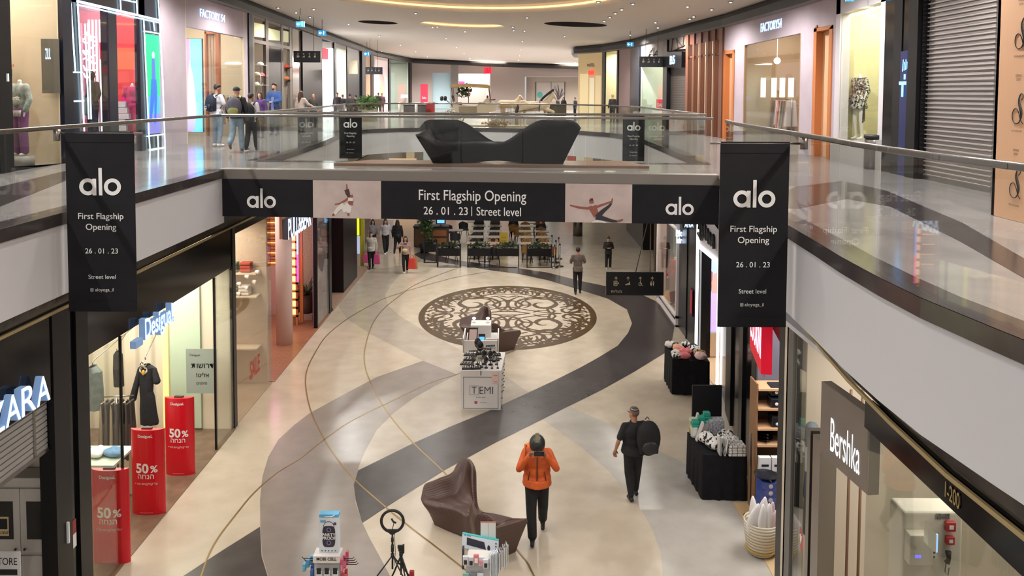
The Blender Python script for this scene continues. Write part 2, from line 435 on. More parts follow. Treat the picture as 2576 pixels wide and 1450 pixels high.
void1=[(-5.95,-5),(-5.95,16.34),(4.07,15.52),(3.78,14.2),(3.58,12.9),(3.48,11.2),(3.42,9.8),(3.35,8.67),(3.28,7.76),(3.25,6.9),(3.26,6.2),(3.35,5.4),(3.6,3.5),(3.9,0),(4.0,-5)]
void2=[(-5.9,18.55),(-6.0,22),(-6.25,26.5),(-6.6,30),(-6.75,32.5),(-6.3,34.6),(-5.2,35.9),(-3.4,36.6),(-1.2,36.6),(1.0,35.7),(2.9,34.1),(4.0,32.3),(4.5,30),(4.65,27.4),(4.55,22),(4.45,18.3)]
outer=[(-15,-5.2),(14,-5.2),(14,90),(-16,90)]
fu=MB();fu.poly(ws(outer),0,[ws(void1),ws(void2)])
for i in range(len(fu.v)):fu.v[i]=(fu.v[i][0],fu.v[i][1],6.0)
for px,mi in(([(1905,520),(2000,470),(2120,455),(2230,480),(2420,560),(2576,650),(2576,700),(2420,610),(2240,520),(2130,500),(2010,525)],1),([(0,470),(165,430),(165,455),(0,520)],1)):
 fu.poly([onz(x,y,6.002)for x,y in px],mi)
struct(fu,'floor_upper',[M_upfloor,M_strip])
cl=MB();cl.poly(ws(outer),0,[ws(void1[:2]+void2+void1[2:])])
for i in range(len(cl.v)):cl.v[i]=(cl.v[i][0],cl.v[i][1],4.93)
cl.poly([V(-5.95,16.4,5.07),V(4.07,15.6,5.07),V(4.45,18.3,5.07),V(-5.9,18.55,5.07)],0)
struct(cl,'ceiling_lower',[M_soffit])
def fascia(path,name,zb_=4.9):
 P=list(path)
 w=MB();A=[V(x,y,5.84)for x,y in P];B=[V(x,y,zb_)for x,y in P]
 w.strip(A,B,0)
 off=[]
 for i,(x,y)in enumerate(P):
  a,b=P[max(i-1,0)],P[min(i+1,len(P)-1)]
  t=V(b[0]-a[0],b[1]-a[1],0).normalized();off.append(V(t.y,-t.x,0)*SIDE)
 w.strip(B,[b-o*0.35+V(0,0,.03)for b,o in zip(B,off)],0)
 w.strip([a+o*.03+V(0,0,.16)for a,o in zip(A,off)],[a+o*.03 for a,o in zip(A,off)],1)
 w.strip([a+o*.03 for a,o in zip(A,off)],A,1)
 w.strip([a-o*.3+V(0,0,.165)for a,o in zip(A,off)],[a+o*.03+V(0,0,.165)for a,o in zip(A,off)],1)
 o=struct(w,name,[M_white,M_strip]);return o
SIDE=1;fascia(void1[:2],'trim_1')
fascia([void1[1],void1[2]],'trim_2',5.07);fascia(void1[2:],'trim_3')
fascia(void2+[void2[0]],'trim_4')
RF=[(5.43,40),(5.43,20.4),(4.62,14.6),(4.14,11.84),(3.78,9.9),(3.60,8.3),(3.53,7.2),(3.50,6.2),(3.55,5.2),(3.75,3.5),(4.0,0),(4.1,-5)]
g=MB()
for P,s in(([(-6.25,-5),(-6.3,20.5),(-6.4,28),(-6.8,33),(-7,40)],1),(RF,1)):
 pp=[V(x,y,4.55)for x,y in P]
 for i in range(len(pp)-1):
  a,b=pp[i],pp[i+1];t=(b-a).normalized();n=V(t.y,-t.x,0)
  g.hexa([a+n*.03,a,b,b+n*.03,a+n*.03+V(0,0,.04),a+V(0,0,.04),b+V(0,0,.04),b+n*.03+V(0,0,.04)],0)
struct(g,'trim_5',[M_gold])
g=MB()
for P in([(-6.28,-5),(-6.33,20.5),(-6.43,28),(-6.83,33),(-7,40)],[(x+.03,y)for x,y in RF]):
 A=[V(x,y,4.58)for x,y in P];B=[V(x,y,4.93)for x,y in P];g.strip(A,B,0)
struct(g,'trim_6',[M_soffit])
b0,b1=V(-6.0,16.34,0),V(4.05,15.52,0)
BF=frame(V(b0.x,b0.y,0)+V(-.0025,-.035,0),b1-b0)
BL=(b1-b0).length
m=MB();m.fbox(BF,-.02,BL,5.82,6.02,-.3,.03,0)
struct(m,'trim_7',[mat('bridge_edge_metal',(128,122,116),0.4,0.3)])
def railing(path,label,grp,step=1.15,z=6.0,h=1.15,offs=0.0,tilt=0):
 P=[V(x,y,0)for x,y in path];L=[0]
 for i in range(len(P)-1):L.append(L[-1]+(P[i+1]-P[i]).length)
 def at(s):
  for i in range(len(P)-1):
   if s<=L[i+1]or i==len(P)-2:
    return P[i].lerp(P[i+1],min(max((s-L[i])/(L[i+1]-L[i]),0),1))
 root=thing('glass_railing',label,'railing',at(0)+V(0,0,z),0,grp);o0=at(0)+V(0,0,z)
 n=max(1,round(L[-1]/step));st=L[-1]/n
 for k in range(n):
  a,b=at(k*st+.006),at((k+1)*st-.006);t=(b-a).normalized();nn=V(-t.y,t.x,0)*.006
  m=MB();zz=V(0,0,1)
  q=[a-nn,b-nn,b+nn,a+nn]
  m.hexa([p+zz*(z+.0)-o0 for p in q]+[p+zz*(z+h-.05)-o0 for p in q])
  m.build('glass_panel',M_rail_glass,root)
 pts=sorted(set([round(x,3)for x in L]+[k*st for k in range(n+1)]))
 m=MB();pth=[at(s)for s in pts]
 for i in range(len(pth)-1):
  a,b=pth[i],pth[i+1]
  if(b-a).length<1e-3:continue
  t=(b-a).normalized();nn=V(-t.y,t.x,0)*.03
  q=[a-nn,b-nn,b+nn,a+nn]
  m.hexa([p+V(0,0,z+h-.055)-o0 for p in q]+[p+V(0,0,z+h)-o0 for p in q])
 bevel(m.build('handrail',M_steel,root),.012,2)
 return root
railing([(-6.0,-4.5),(-6.0,16.34)],'long straight glass railing with steel handrail along the left gallery','gallery railings')
railing([(-6.0,16.4),(3.95,15.6)],'glass railing with dark handrail along the near edge of the bridge','bridge railings',1.25)
railing([(x+.05,y)for x,y in void1[3:]],'curved glass railing with wide steel handrail along the right gallery','gallery railings',1.0)
railing([(-5.75,18.5),(4.3,18.3)],'glass railing along the far edge of the bridge behind the dark bench','bridge railings',1.5)
railing([(x*1.01,y)for x,y in void2[:5]],'glass railing of the second opening below the bright white light strips','far railings',2.0)
railing(void2[4:12],'curved glass railing in front of the white carriage','far railings',1.6)
railing(void2[11:],'glass railing of the second opening on the shuttered shops side','far railings',2.0)
def ceil_z(x):return 10.77-0.0337*x
def ceilpt(px,py):
 N=V(.0337,0,1).normalized();return onpl(px,py,V(0,0,10.77),N)
def ell_pts(cx,cy,rx,ry,k=56):return[V(cx+rx*math.cos(2*PI*i/k),cy+ry*math.sin(2*PI*i/k),0)for i in range(k)]
rings=[(-2.1,23.6,6.0,8.3,.28,0),(-2.4,38.2,2.0,1.7,.18,0),(-6.5,38.6,.95,1.0,.5,1),(2.8,35.6,1.4,1.2,.5,1)]
cm=MB();holes=[ell_pts(*r[:4])for r in rings]
cm.poly(ws([(-15,-5.2),(14,-5.2),(14,90),(-16,90)]),0,holes)
for i in range(len(cm.v)):cm.v[i]=(cm.v[i][0],cm.v[i][1],ceil_z(cm.v[i][0]))
for(cx,cy,rx,ry,d,dk),H in zip(rings,holes):
 A=[V(p.x,p.y,ceil_z(p.x))for p in H];A.append(A[0]);B=[p+V(0,0,d)for p in A]
 cm.strip(A,B,1 if dk else 0)
 c=V(cx,cy,ceil_z(cx)+d);o=len(cm.v)
 cm.add([c]+B[:-1],[(0,i+1,(i+1)%(len(B)-1)+1)for i in range(len(B)-1)],1 if dk else 0)
struct(cm,'ceiling',[M_ceil,mat('ceiling_recess_dark',(58,54,52),0.7)])
for k,(cx,cy,rx,ry,d,dk)in enumerate(rings):
 if dk:continue
 m=MB();H=ell_pts(cx,cy,rx-.03,ry-.03,72)
 m.tube([V(p.x,p.y,ceil_z(p.x)+d*.62)for p in H],.035,6,0,False,True)
 tag(m.build('light_strip',M_led),['warm glowing light strip inside the large oval ceiling recess','warm glowing light strip inside the small round ceiling recess'][k],'light strip','ceiling light strips')
def light(kind,name,loc,energy,color=(1,.965,.92),size=.1,spot=1.9,rot=(0,0,0),size_y=None,blend=.6):
 l=bpy.data.lights.new(name,kind);l.energy=energy;l.color=color
 if kind=='AREA':
  l.size=size
  if size_y:l.shape='RECTANGLE';l.size_y=size_y
 else:l.shadow_soft_size=size
 if kind=='SPOT':l.spot_size=spot;l.spot_blend=blend
 o=bpy.data.objects.new(name,l);col.objects.link(o);o.location=loc;o.rotation_euler=rot;return o
dl=None
spots=[(x,y)for y in(2,7,12,17,22,27,33,40,48,57,66,75)for x in(-8.2,-4.0,0.6,5.9)]
px_spots=[(1505,3),(1592,8),(1564,22),(1548,32),(1534,42),(1520,52),(1290,66),(1170,78),(1100,66),(1292,75),(1420,90),(1655,68),(1735,46),(1745,40),(1790,22),(1838,3),(700,18),(745,30),(760,52),(780,42),(880,103),(960,128)]
def downlight(p,i):
 global dl
 if dl is None:
  dl=thing('ceiling_downlight','small round bright downlight set into the beige ceiling','ceiling light',p,0,'ceiling downlights')
  MB().lathe([(.075,-.02),(.085,-.02),(.09,.01),(.075,.01)],seg=14).build('trim_ring',M_white,dl)
  MB().ell((0,0,-.02),.035,.035,.025,10,7).build('lens',M_spot,dl)
 else:dup(dl,p,0)
for i,(x,y)in enumerate(spots):
 if x<-7.9 and y>46:x=-8.0
 z=ceil_z(x)
 inrec=any(((x-r[0])/r[2])**2+((y-r[1])/r[3])**2<1 for r in rings)
 if inrec:z+=.28
 downlight(V(x,y,z-.01),i)
 light('SPOT','downlight_lamp',(x,y,z-.06),(280 if abs(x+1.5)<4 else 1050)*(1.05 if y<30 else 2.2 if y<50 else 4.5),size=.09,spot=2.7)
for i,(x,y)in enumerate(px_spots):
 p=ceilpt(x,y);downlight(p-V(0,0,.015),i)
LW=[(-10,-5),(-10,28.4),(-10.37,37.4),(-10.74,44.6),(-11.14,58.7),(-11.6,67.5),(-10.0,82)]
FW=[(-10.28,81),(-.81,82.2),(7.3,80.5)]
RW=[(4.05,51.3),(5.41,48.1),(6.43,43.2),(6.95,36.7),(7.25,33),(7.68,29),(7.9,22),(7.9,11),(6.5,10.6),(6.5,-5)]
def ztop(x):return 10.27-.0337*x
def cornice(P,name,side):
 m=MB();Q=[V(x,y,0)for x,y in P];n_=len(Q);off=[]
 for i in range(n_):
  t=(Q[min(i+1,n_-1)]-Q[max(i-1,0)]).normalized();off.append(V(t.y,-t.x,0)*side)
 def row(d,z):return[q+o*d+V(0,0,ztop(q.x)+z)for q,o in zip(Q,off)]
 m.strip(row(.12,.30),row(.12,.06),0);m.strip(row(.06,.30),row(.12,.30),0);m.strip(row(-.02,.52),row(.06,.30),0);m.strip(row(.12,.06),row(.03,.0),1);m.strip(row(.03,0),row(-.3,0),1)
 return struct(m,name,[M_blackm,mat('cornice_brown',(92,84,78),0.5)])
def ceiling_fill(P,side,e):  # added unseen uplights along the wall tops, only to brighten the ceiling
 for i in range(len(P)-1):
  a,b=V(*P[i],0),V(*P[i+1],0);L_=(b-a).length;t=(b-a).normalized();n=V(t.y,-t.x,0)*side;c=(a+b)/2+n*.02
  l=bpy.data.lights.new('ceiling_fill_lamp','AREA');l.shape='RECTANGLE';l.size=L_;l.size_y=.12;l.energy=e*L_;l.color=(1,.9,.8)
  o=bpy.data.objects.new('ceiling_fill_lamp',l);col.objects.link(o)
  z=(n+V(0,0,.55)).normalized();x=t;y=(-z).cross(x)*-1;R=Matrix((x,z.cross(x),z)).transposed()@Matrix.Rotation(PI,3,'X');o.matrix_world=Matrix.Translation(c+V(0,0,ztop(c.x)+.34))@R.to_4x4()
ceiling_fill(LW[:7],1,210);ceiling_fill(RW[:8],1,210);ceiling_fill(FW,1,190)
cornice(LW,'trim_8',1);cornice(FW,'trim_9',1);cornice([(4.4,56),(4.0,52.5)]+RW,'trim_10',1)
LXX=-6.25
LF=frame((LXX,0,0),(0,1,0))
def wl(px,py,X=LXX):
 p=onx(px,py,X);return p.y,p.z
def FY(Y):return frame((0,Y,0),(1,0,0))
M_bframe=mat('black_shop_frame',(14,14,17),0.35,spec=.3)
M_letter=glow('lit_white_letter',(214,232,255),2.0)
M_lettersoft=glow('lit_cool_letter',(190,214,250),1.25)
M_bluebox=mat('letter_side_blue',(120,150,190),0.5,emit=.5)
M_wprint=mat('white_print',(226,226,226),0.6)
M_bprint=mat('black_print',(26,26,28),0.6)
M_banner=noisy('banner_fabric',(27,27,31),(31,31,35),3,0.75,spec=0.2)
m=MB();m.fbox(LF,-5,10.65,3.43,4.55,-.12,0);struct(m,'wall_lower_left_header',[M_black])
m=MB();m.fbox(LF,11.2,17.72,3.7,4.55,-.12,0);m.fbox(LF,17.72,20.55,4.4,4.55,-.12,0);m.fbox(LF,25.3,32,4.3,4.55,-.3,0)
m.fbox(LF,20.55,25.3,4.4,4.55,-.12,0)
struct(m,'trim_11',[M_black])
m=MB()
for y0,y1,mi in((10.64,11.02,0),(11.02,11.22,1),(11.22,11.54,0),(17.6,17.78,0)):
 m.fbox(LF,y0,y1,0,4.55,-.2,.02 if mi==0 else-.02,mi)
struct(m,'trim_12',[M_bframe,M_black])
def shop_lamp(loc,e,sx,sy,color=(1,.95,.88)):
 return light('AREA','shop_lamp',loc,e,color,sx,size_y=sy)
sh=thing('roller_shutter','half raised grey roller shutter under the large white letters on black','shutter',LF(8,2.72,0))
m=MB()
for k in range(9):m.fbox(LF,4,10.62,2.74+k*.078,2.80+k*.078,-.10,-.07,0)
m.fbox(LF,4,10.62,2.70,2.745,-.11,-.05,1)
o=m.build('shutter_slats',[mat('shutter_grey',(176,174,172),0.4,0.5),M_steel],sh);o.matrix_parent_inverse=Matrix.Translation(-sh.location)
for y in(6.2,8.4,10.3):
 m=MB();m.fbox(LF,y,y+.05,2.72,3.43,-.12,-.06);o=m.build('guide',M_steel,sh);o.matrix_parent_inverse=Matrix.Translation(-sh.location)
sg=thing('shop_sign','big white block letters glowing on a black header above the roller shutter','sign',LF(9,3.6,0))
y0,y1=wl(-62,1050)[0],wl(101,1000)[0]
zb=wl(60,1027)[1]
xs=[y0+(y1-y0)*k/4 for k in range(5)]
for k,ch in enumerate('ZARA'):
 m=MB();put_text(m,ch,LF,xs[k]+.01,xs[k+1]-.015,3.52,3.88,.05,.09,.02)
 m2=MB();put_text(m2,ch,LF,xs[k]+.01,xs[k+1]-.015,3.52,3.88,.145,0,.0)
 a=m.build('letter',M_bluebox,sg);a.matrix_parent_inverse=Matrix.Translation(-sg.location)
 b=m2.build('letter_face',M_letter,a)
cab=thing('display_cabinet','tall white cabinet with dark glazed doors behind the shop shutter','cabinet',(-7.2,11.0,0))
m=MB();m.box(-8.4,-6.46,11.0,11.28,0,2.12,0);m.box(-8.45,-6.43,10.96,11.28,2.08,2.14,0);P0(bevel(m.build('body',mat('cabinet_white',(214,208,200),0.45),cab)),cab)
F=FY(10.99)
for x0,x1,z0,z1 in((-7.42,-6.95,1.05,1.98),(-6.94,-6.50,1.05,1.98),(-7.42,-6.95,.1,1.0),(-6.94,-6.50,.1,1.0),(-7.9,-7.43,1.05,1.98)):
 m=MB();m.fbox(F,x0,x1,z0,z1,0,.025);d=P0(bevel(m.build('door',MATS['cabinet_white'],cab),.006),cab)
 if z1>1.5:
  m=MB();m.fbox(F,x0+.09,x1-.09,1.25,1.8,.025,.03);P0(m.build('pane',mat('cabinet_dark_glass',(52,50,50),0.15),d),cab)
  if x0<-7:pass
 m=MB();m.ell(F(x1-.06 if x0<-6.96 and x0>-7.5 else x0+.06,z0+.06,.045),.018,seg=10,rings=6);P0(m.build('knob',mat('dark_knob',(70,64,60),0.3,.5),d),cab)
m=MB();rect(m,F,-7.28,-7.1,1.3,1.58,.034,0);rect(m,F,-7.26,-7.12,1.40,1.55,.036,1);ctext(m,'םיבצעמ',F,-7.19,1.33,.04,.037,mi=1)
P0(m.build('notice',[mat('notice_cream',(222,196,150),.6),M_bprint],cab),cab)
ps=thing('price_board','small white board with black capitals at the foot of the white cabinet','sign',(-6.66,10.45,0))
F=FY(10.45)
m=MB();m.fbox(F,-6.99,-6.62,.0,1.38,0,.02);P0(m.build('board',mat('board_white',(220,220,222),.5),ps),ps)
m=MB();put_text(m,'STORE',F,-7.0+.03,-6.66,1.2,1.3,.023);rect(m,F,-6.96,-6.66,1.06,1.14,.022);P0(m.build('lettering',M_bprint,ps),ps)
m=MB();m.fbox(LF,11.06,11.16,1.25,1.45,-.018,-.01,0);m.fbox(LF,11.06,11.16,1.05,1.25,-.018,-.01,1)
tag(m.build('notice_sticker',[mat('sticker_red',(150,60,60),.6),M_wprint]),'small red and white paper notice stuck on the dark glossy pillar','notice')
m=MB();m.fbox(LF,10.86,10.89,1.25,1.55,.02,.05)
tag(m.build('pull_bar',M_wprint),'short white vertical handle on the black pillar by the cabinet','handle')
cream=mat('shop_cream_panel',(226,214,190),0.6)
m=MB()
m.box(-9.8,-6.3,17.56,17.68,0,3.75,0);m.box(-9.9,-9.8,11.3,17.6,0,3.75,0);m.box(-9.8,-6.4,11.3,11.4,0,3.75,0)
struct(m,'wall_lower_left_shop',[waved('shop_boarding',(228,216,192),(200,188,166),0.9,'X',.6,.2)])
m=MB();m.box(-9.8,-6.2,11.4,17.6,.004,.012);struct(m,'floor_shop',[noisy('shop_brown_stone',(128,104,84),(108,88,72),3,.25)])
m=MB();m.box(-9.8,-6.3,11.4,17.6,3.72,3.8);struct(m,'ceiling_shop',[M_white])
shop_lamp((-8.0,15.2,3.68),240,2.4,4.5,(1,.96,.86))
def pane(y0,y1,z0,z1,label,fr=LF,mt=None,d=.012):
 m=MB();m.fbox(fr,y0,y1,z0,z1,-d/2,d/2)
 return window(m,mt or M_glass)
pane(11.56,12.5,.02,3.68,'tall glass pane in front of the leftmost red 50% stand')
pane(16.55,17.58,.02,3.68,'tall glass pane with the hebrew poster behind it')
for y_,w_,lb in((16.5,.05,'thin dark post at the far side of the open clothes shop entrance'),(12.5,.03,'thin dark post beside the leftmost red 50% stand')):
 m=MB();m.fbox(LF,y_,y_+w_,0,3.7,-.02,.02);tag(m.build('entrance_post',M_bframe),lb,'post')
F=FY(17.55)
m=MB();m.fbox(F,-7.62,-6.95,.05,3.6,0,.05);tag(m.build('wall_cladding',mat('pale_green_panel',(196,214,186),.5)),'pale green lit panel on the end wall of the clothes shop','panel')
m=MB();m.fbox(F,-7.8,-7.68,.05,3.6,0,.04);tag(m.build('light_column',glow('lime_light',(236,240,150),.55)),'narrow lime light column beside the hanging black dress','light')
m=MB();m.fbox(F,-8.55,-7.85,3.02,3.06,0,.22);tag(m.build('wall_shelf',cream),'empty cream shelf high on the wall above the black dress','shelf')
ps=thing('poster','grey poster with black hebrew lettering on the shop glass','poster',LF(17.0,2,0))
a=onx(467,880,-6.5);
F2=FY(16.9)
xa,xb=ony(468,900,16.9).x,ony(546,900,16.9).x;zt,zbm=ony(468,878,16.9).z,ony(468,990,16.9).z
m=MB();m.fbox(F2,xa,xb,zbm,zt,0,.006);P0(m.build('sheet',mat('poster_grey',(150,160,148),.6),ps),ps)
m=MB()
for k,(t,h)in enumerate((('תושורד',.1),('!ונילא',.1))):ctext(m,t,F2,(xa+xb)/2+.02,zt-.42-k*.2,h,.01,bold=.01)
ctext(m,'Desigual.',F2,xa+.2,zt-.17,.06,.01);ctext(m,'םינמזמ',F2,(xa+xb)/2,zt-.78,.05,.01)
P0(m.build('lettering',M_bprint,ps),ps)
sg=thing('shop_sign','pale blue rounded letters on the black header above the red 50% stands','sign',LF(14,3.5,.1))
ya,yb=wl(368,850,-6.1)[0],wl(441,800,-6.1)[0]
F3=frame((-6.22,0,0),(0,1,0))
m=MB();put_text(m,'Desigual.',F3,ya,yb,3.34,3.80,0,.10,.03);a=P0(m.build('letters',M_bluebox,sg),sg)
m=MB();put_text(m,'Desigual.',F3,ya,yb,3.34,3.80,.105,0,.02);P0(m.build('letter_faces',M_lettersoft,a),sg)
m=MB();m.fbox(F3,wl(328,0,-6.1)[0],wl(346,0,-6.1)[0],3.40,3.52,0,.1);P0(m.build('sign_transformer',M_bluebox,sg),sg)
def half_tube(mb,cx,cy,w,d,z0,z1,mi=0,seg=16):
 A=[];
 for k in range(seg+1):
  a=PI+PI*k/seg;A.append(V(cx+w/2*math.cos(a),cy+d*math.sin(a),0))
 mb.prism([p+V(0,0,z0)for p in A],(0,0,z1-z0),mi)
 return A
M_red=mat('stand_red',(200,16,34),0.3)
def stand50(px,pyb,pyt,wpx,label):
 p=onz(px,pyb);Y=p.y;sc_=Y/2000;w=wpx*sc_;h=ony(px,pyt,Y).z
 r=thing('sale_stand',label,'sale stand',p,0,'red curved sale stands')
 m=MB();half_tube(m,0,0,w,.12,0.0,h);m.build('board',M_red,r)
 m=MB();m.box(-w*.15,w*.15,-.06,.0,h,h+.02);m.build('clip',M_bprint,r)
 def cf(u,v,n=0):
  a=PI+PI*(u/w+.5);return V(w/2*math.cos(a)*1.0,(.12+n)*math.sin(a)-.002,v)
 def cfl(u,v,n=0.0):
  x=u;q=max(0,1-(2*x/w)**2);return V(x,-.12*math.sqrt(q)-.004,v)
 m=MB()
 ctext(m,'Desigual.',cfl,0,h*.905,h*.045,0,bold=.02)
 ctext(m,'50',cfl,-w*.1,h*.50,h*.115,0,bold=.03);ctext(m,'%',cfl,w*.24,h*.505,h*.085,0,bold=.03)
 ctext(m,'החנה',cfl,0,h*.435,h*.05,0,bold=.01);ctext(m,'ףרוח תייצקלוק לע',cfl,0,h*.355,h*.035,0,maxw=w*.74)
 ctext(m,'ןופילחב תוצבשמ תויונחה לכב',cfl,0,h*.03,h*.012,0,maxw=w*.7)
 m.build('lettering',M_wprint,r)
 return r
stand50(376,1290,1077,86,'red curved 50% stand in the middle of the three, under the hanging black dress')
stand50(455,1192,998,75,'red curved 50% stand furthest into the shop, below the hebrew poster')
stand50(283,1412,1177,96,'red curved 50% stand half behind the glass pane')
m=MB()
m.box(-9.0,-6.35,20.4,20.5,0,4.4,0);m.box(-9.1,-9.0,17.7,20.5,0,4.4,0);m.box(-9.0,-6.3,17.7,20.4,4.38,4.45,0)
struct(m,'wall_lower_left_bay',[mat('bay_taupe',(206,190,172),0.6)])
m=MB();m.box(-9,-6.25,17.7,20.45,.004,.014);struct(m,'floor_bay',[noisy('bay_floor',(190,172,150),(176,158,138),2,.3)])
shop_lamp((-7.6,19.0,4.3),150,1.5,2.0,(1,.9,.8))
pane(17.8,20.45,.02,4.4,'wide glass pane carrying the red sale lettering',mt=glassy('grey_glass',(238,235,230),.05))
m=MB();ya,yb=wl(616,0)[0],wl(642,0)[0]
put_text(m,'SALE',LF,ya,yb,wl(616,972)[1],wl(616,925)[1],.012,0,.02,.1)
tag(m.build('sale_lettering',mat('sale_red',(178,52,48),.5)),'slanted red sale lettering stuck on the grey glass pane','lettering')
F=FY(20.38)
sf=thing('shop_shelf','open shelves with folded clothes behind the sale glass','shelf',(-6.9,20.38,0))
m=MB()
for z in(1.0,2.35,2.95):m.fbox(F,-7.5,-6.5,z,z+.04,.0,.35)
m.fbox(F,-7.52,-7.48,0,3.3,0,.35);P0(m.build('boards',cream,sf),sf)
tq=[(-7.2,2.39,(222,214,200),'cream'),(-6.85,2.39,(232,228,222),'white'),(-7.15,2.99,(96,128,96),'green'),(-6.8,2.99,(178,74,58),'red')]
for x,z,c,nm in tq:
 m=MB()
 for k in range(3):m.cbox((x,20.2,z+.05+k*.085),.27,.24,.075)
 tag(bevel(m.build('folded_clothes',mat('cloth_'+nm,c,.8)),.02),'folded %s clothes on the shelf behind the sale glass'%nm,'clothes')
def shoe_mesh(mb,o,ang,L=.28,mi=0):
 R=Matrix.Rotation(ang,3,'Z');o=Vector(o)
 mb.ell(o+R@V(0,L*.18,.045),.048,L*.36,.045,10,6,mi,R);mb.ell(o+R@V(0,-L*.25,.06),.04,L*.22,.06,10,6,mi,R)
 return mb
for k,(px,py)in enumerate([(601,745),(602,720),(620,730),(622,702),(640,715),(648,690)]):
 p=ony(px,py,19.6);m=MB();shoe_mesh(m,p,.6)
 m.tube([p+V(0,0,.0),p+V(0,.15,0)],.006,6)
 tag(m.build('sneaker',mat('sneaker_white',(228,228,228),.5)),'white sneaker on a small hook behind the sale glass','shoe','white sneakers on hooks')
m=MB();m.box(-10.5,-6.2,20.5,27.0,.004,.016);struct(m,'floor_terracotta',[bricked('terracotta',(160,108,80),(150,98,72),(128,86,66),2.0,.35)])
m=MB();m.box(-10.5,-6.6,26.9,27.0,0,4.5,0);m.box(-10.6,-10.5,20.5,27,0,4.5,0);m.box(-10.5,-6.3,20.5,27,4.42,4.5,0)
struct(m,'wall_lower_left_court',[noisy('pebbledash',(204,182,158),(150,128,110),40,.8,.4)])
shop_lamp((-8.4,23.5,4.38),120,2.5,4.0,(1,.88,.78))
cl_=thing('round_column','round white column glowing pink, standing under the tall lit letters','column',onz(716,866))
m=MB();m.lathe([(.24,0),(.24,4.42)],seg=28);m.build('shaft',mat('column_pinkish',(220,196,192),.5),cl_)
F=FY(26.85)
sw=thing('slatted_light_wall','orange wooden slat wall lit warmly behind the round column','slat wall',(-8.0,26.8,0))
m=MB()
x0,x1=ony(668,600,26.8).x,ony(700,600,26.8).x
for k in range(24):
 z=1.7+k*.115;m.fbox(F,x0,x1,z,z+.07,0,.05)
P0(m.build('slats',mat('orange_wood',(196,120,62),.5),sw),sw)
m=MB()
for k in range(0,24,3):m.fbox(F,x0,x1,1.7+k*.115+.075,1.7+k*.115+.11,.0,.02)
P0(m.build('light_bars',glow('amber_light',(255,190,110),1.6),sw),sw)
m=MB();m.fbox(F,x0,x1,0,1.7,0,.06);P0(m.build('plinth',mat('plinth_pink',(190,150,140),.6),sw),sw)
lt=thing('light_tower','wooden tower of glowing amber blocks to the right of the round column','light tower',ony(742,830,25.6))
F=FY(25.6);x0,x1=ony(733,600,25.6).x,ony(749,600,25.6).x
m=MB();m.fbox(F,x1-.06,x1,.02,4.2,0,.1);m.fbox(F,x0-.02,x0,.02,4.2,0,.1)
for k in range(15):m.fbox(F,x0,x1,.3+k*.27,.36+k*.27,0,.1)
P0(m.build('grid',MATS['orange_wood'],lt),lt)
for k in range(11):
 m=MB();m.fbox(F,x0+.01,x1-.07,.38+k*.27,.55+k*.27,.02,.08);P0(m.build('lamp_block',glow('amber_block',(255,200,120),2.2),lt),lt)
m=MB();x=ony(748,600,25.3).x;m.tube([(x,25.3,3.9),(x,25.3,2.4)],.03,8);tag(m.build('neon_tube',glow('neon_blue',(120,140,255),3)),'upper blue part of the vertical neon tube by the amber tower','neon tube')
m=MB();m.tube([(x,25.3,2.4),(x,25.3,1.5)],.03,8);tag(m.build('neon_tube',glow('neon_pink',(255,60,150),3)),'lower pink part of the vertical neon tube by the amber tower','neon tube')
light('POINT','neon_glow',(-7.5,24.4,2.6),35,(1,.35,.7),.25)
m=MB();m.fbox(F,ony(748,600,25.6).x+.05,ony(760,600,25.6).x,.1,4.2,-.1,-.02);tag(m.build('wall_cladding',MATS['orange_wood']),'orange wooden wall panel behind the neon tube','panel')
pp=thing('potted_agave','spiky agave plant in a dark pot beside the pink marble glass','potted plant',ony(771,787,26.4))
m=MB();m.box(-.25,.25,-.25,.25,-pp.location.z+.016,0);m.build('pedestal',mat('pedestal_pink',(186,160,152),.6),pp)
m=MB();m.lathe([(.17,0),(.2,.1),(.22,.62),(.2,.64)],seg=18);m.build('pot',mat('dark_pot',(78,56,50),.6),pp)
m=MB()
for k in range(26):
 a=k*2.4;t=.25+.75*((k*7)%13)/13;L=.68
 e=V(math.cos(a)*math.cos(t),math.sin(a)*math.cos(t),math.sin(t));m.tube([(0,0,.62),V(0,0,.62)+e*L*.5,V(0,0,.62)+e*L+V(0,0,-.03)],[.035,.04,.004],5)
m.build('leaves',noisy('agave_leaf',(96,92,80),(72,78,66),5,.6),pp)
m=MB()
p=V(ony(752,780,26.55).x-.08,26.55,.016)
for k in range(10):
 a=k*2.4;e=V(math.cos(a)*.5,math.sin(a)*.5,.8);m.tube([p+V(0,0,.5),p+V(0,0,.5)+e*.3,p+V(0,0,.5)+e*.5+V(0,0,-.05)],[.02,.04,.006],5)
m.lathe([(.12,0),(.15,.5)],p,12)
tag(m.build('potted_bromeliad',mat('bromeliad_red',(128,62,62),.6)),'small reddish leafy plant left of the spiky agave','potted plant')
sg=thing('shop_sign','tall narrow white lit letters with ampersand above the pink column','sign',(-6.25,22.5,3.5))
F3=frame((-6.28,0,0),(0,1,0));ya,yb=wl(706,0,-6.28)[0],wl(766,0,-6.28)[0]
m=MB();put_text(m,'PULL&BEAR',F3,ya,yb,3.54,4.12,0,.14,.02);a=P0(m.build('letters',mat('letter_side_grey',(96,100,120),.5),sg),sg)
m=MB();put_text(m,'PULL&BEAR',F3,ya,yb,3.54,4.12,.145,0,.02);P0(m.build('letter_faces',M_letter,a),sg)
m=MB();m.fbox(F3,ya,yb+.2,3.56,4.3,-.1,-.02);P0(m.build('backing',mat('sign_back_peach',(206,150,128),.6),sg),sg)
pk=noisy('pink_marble',(178,152,160),(150,126,136),1.6,.2,detail=8)
m=MB();m.fbox(LF,25.35,26.95,.0,4.4,-.16,-.06);struct(m,'wall_lower_left_marble',[pk])
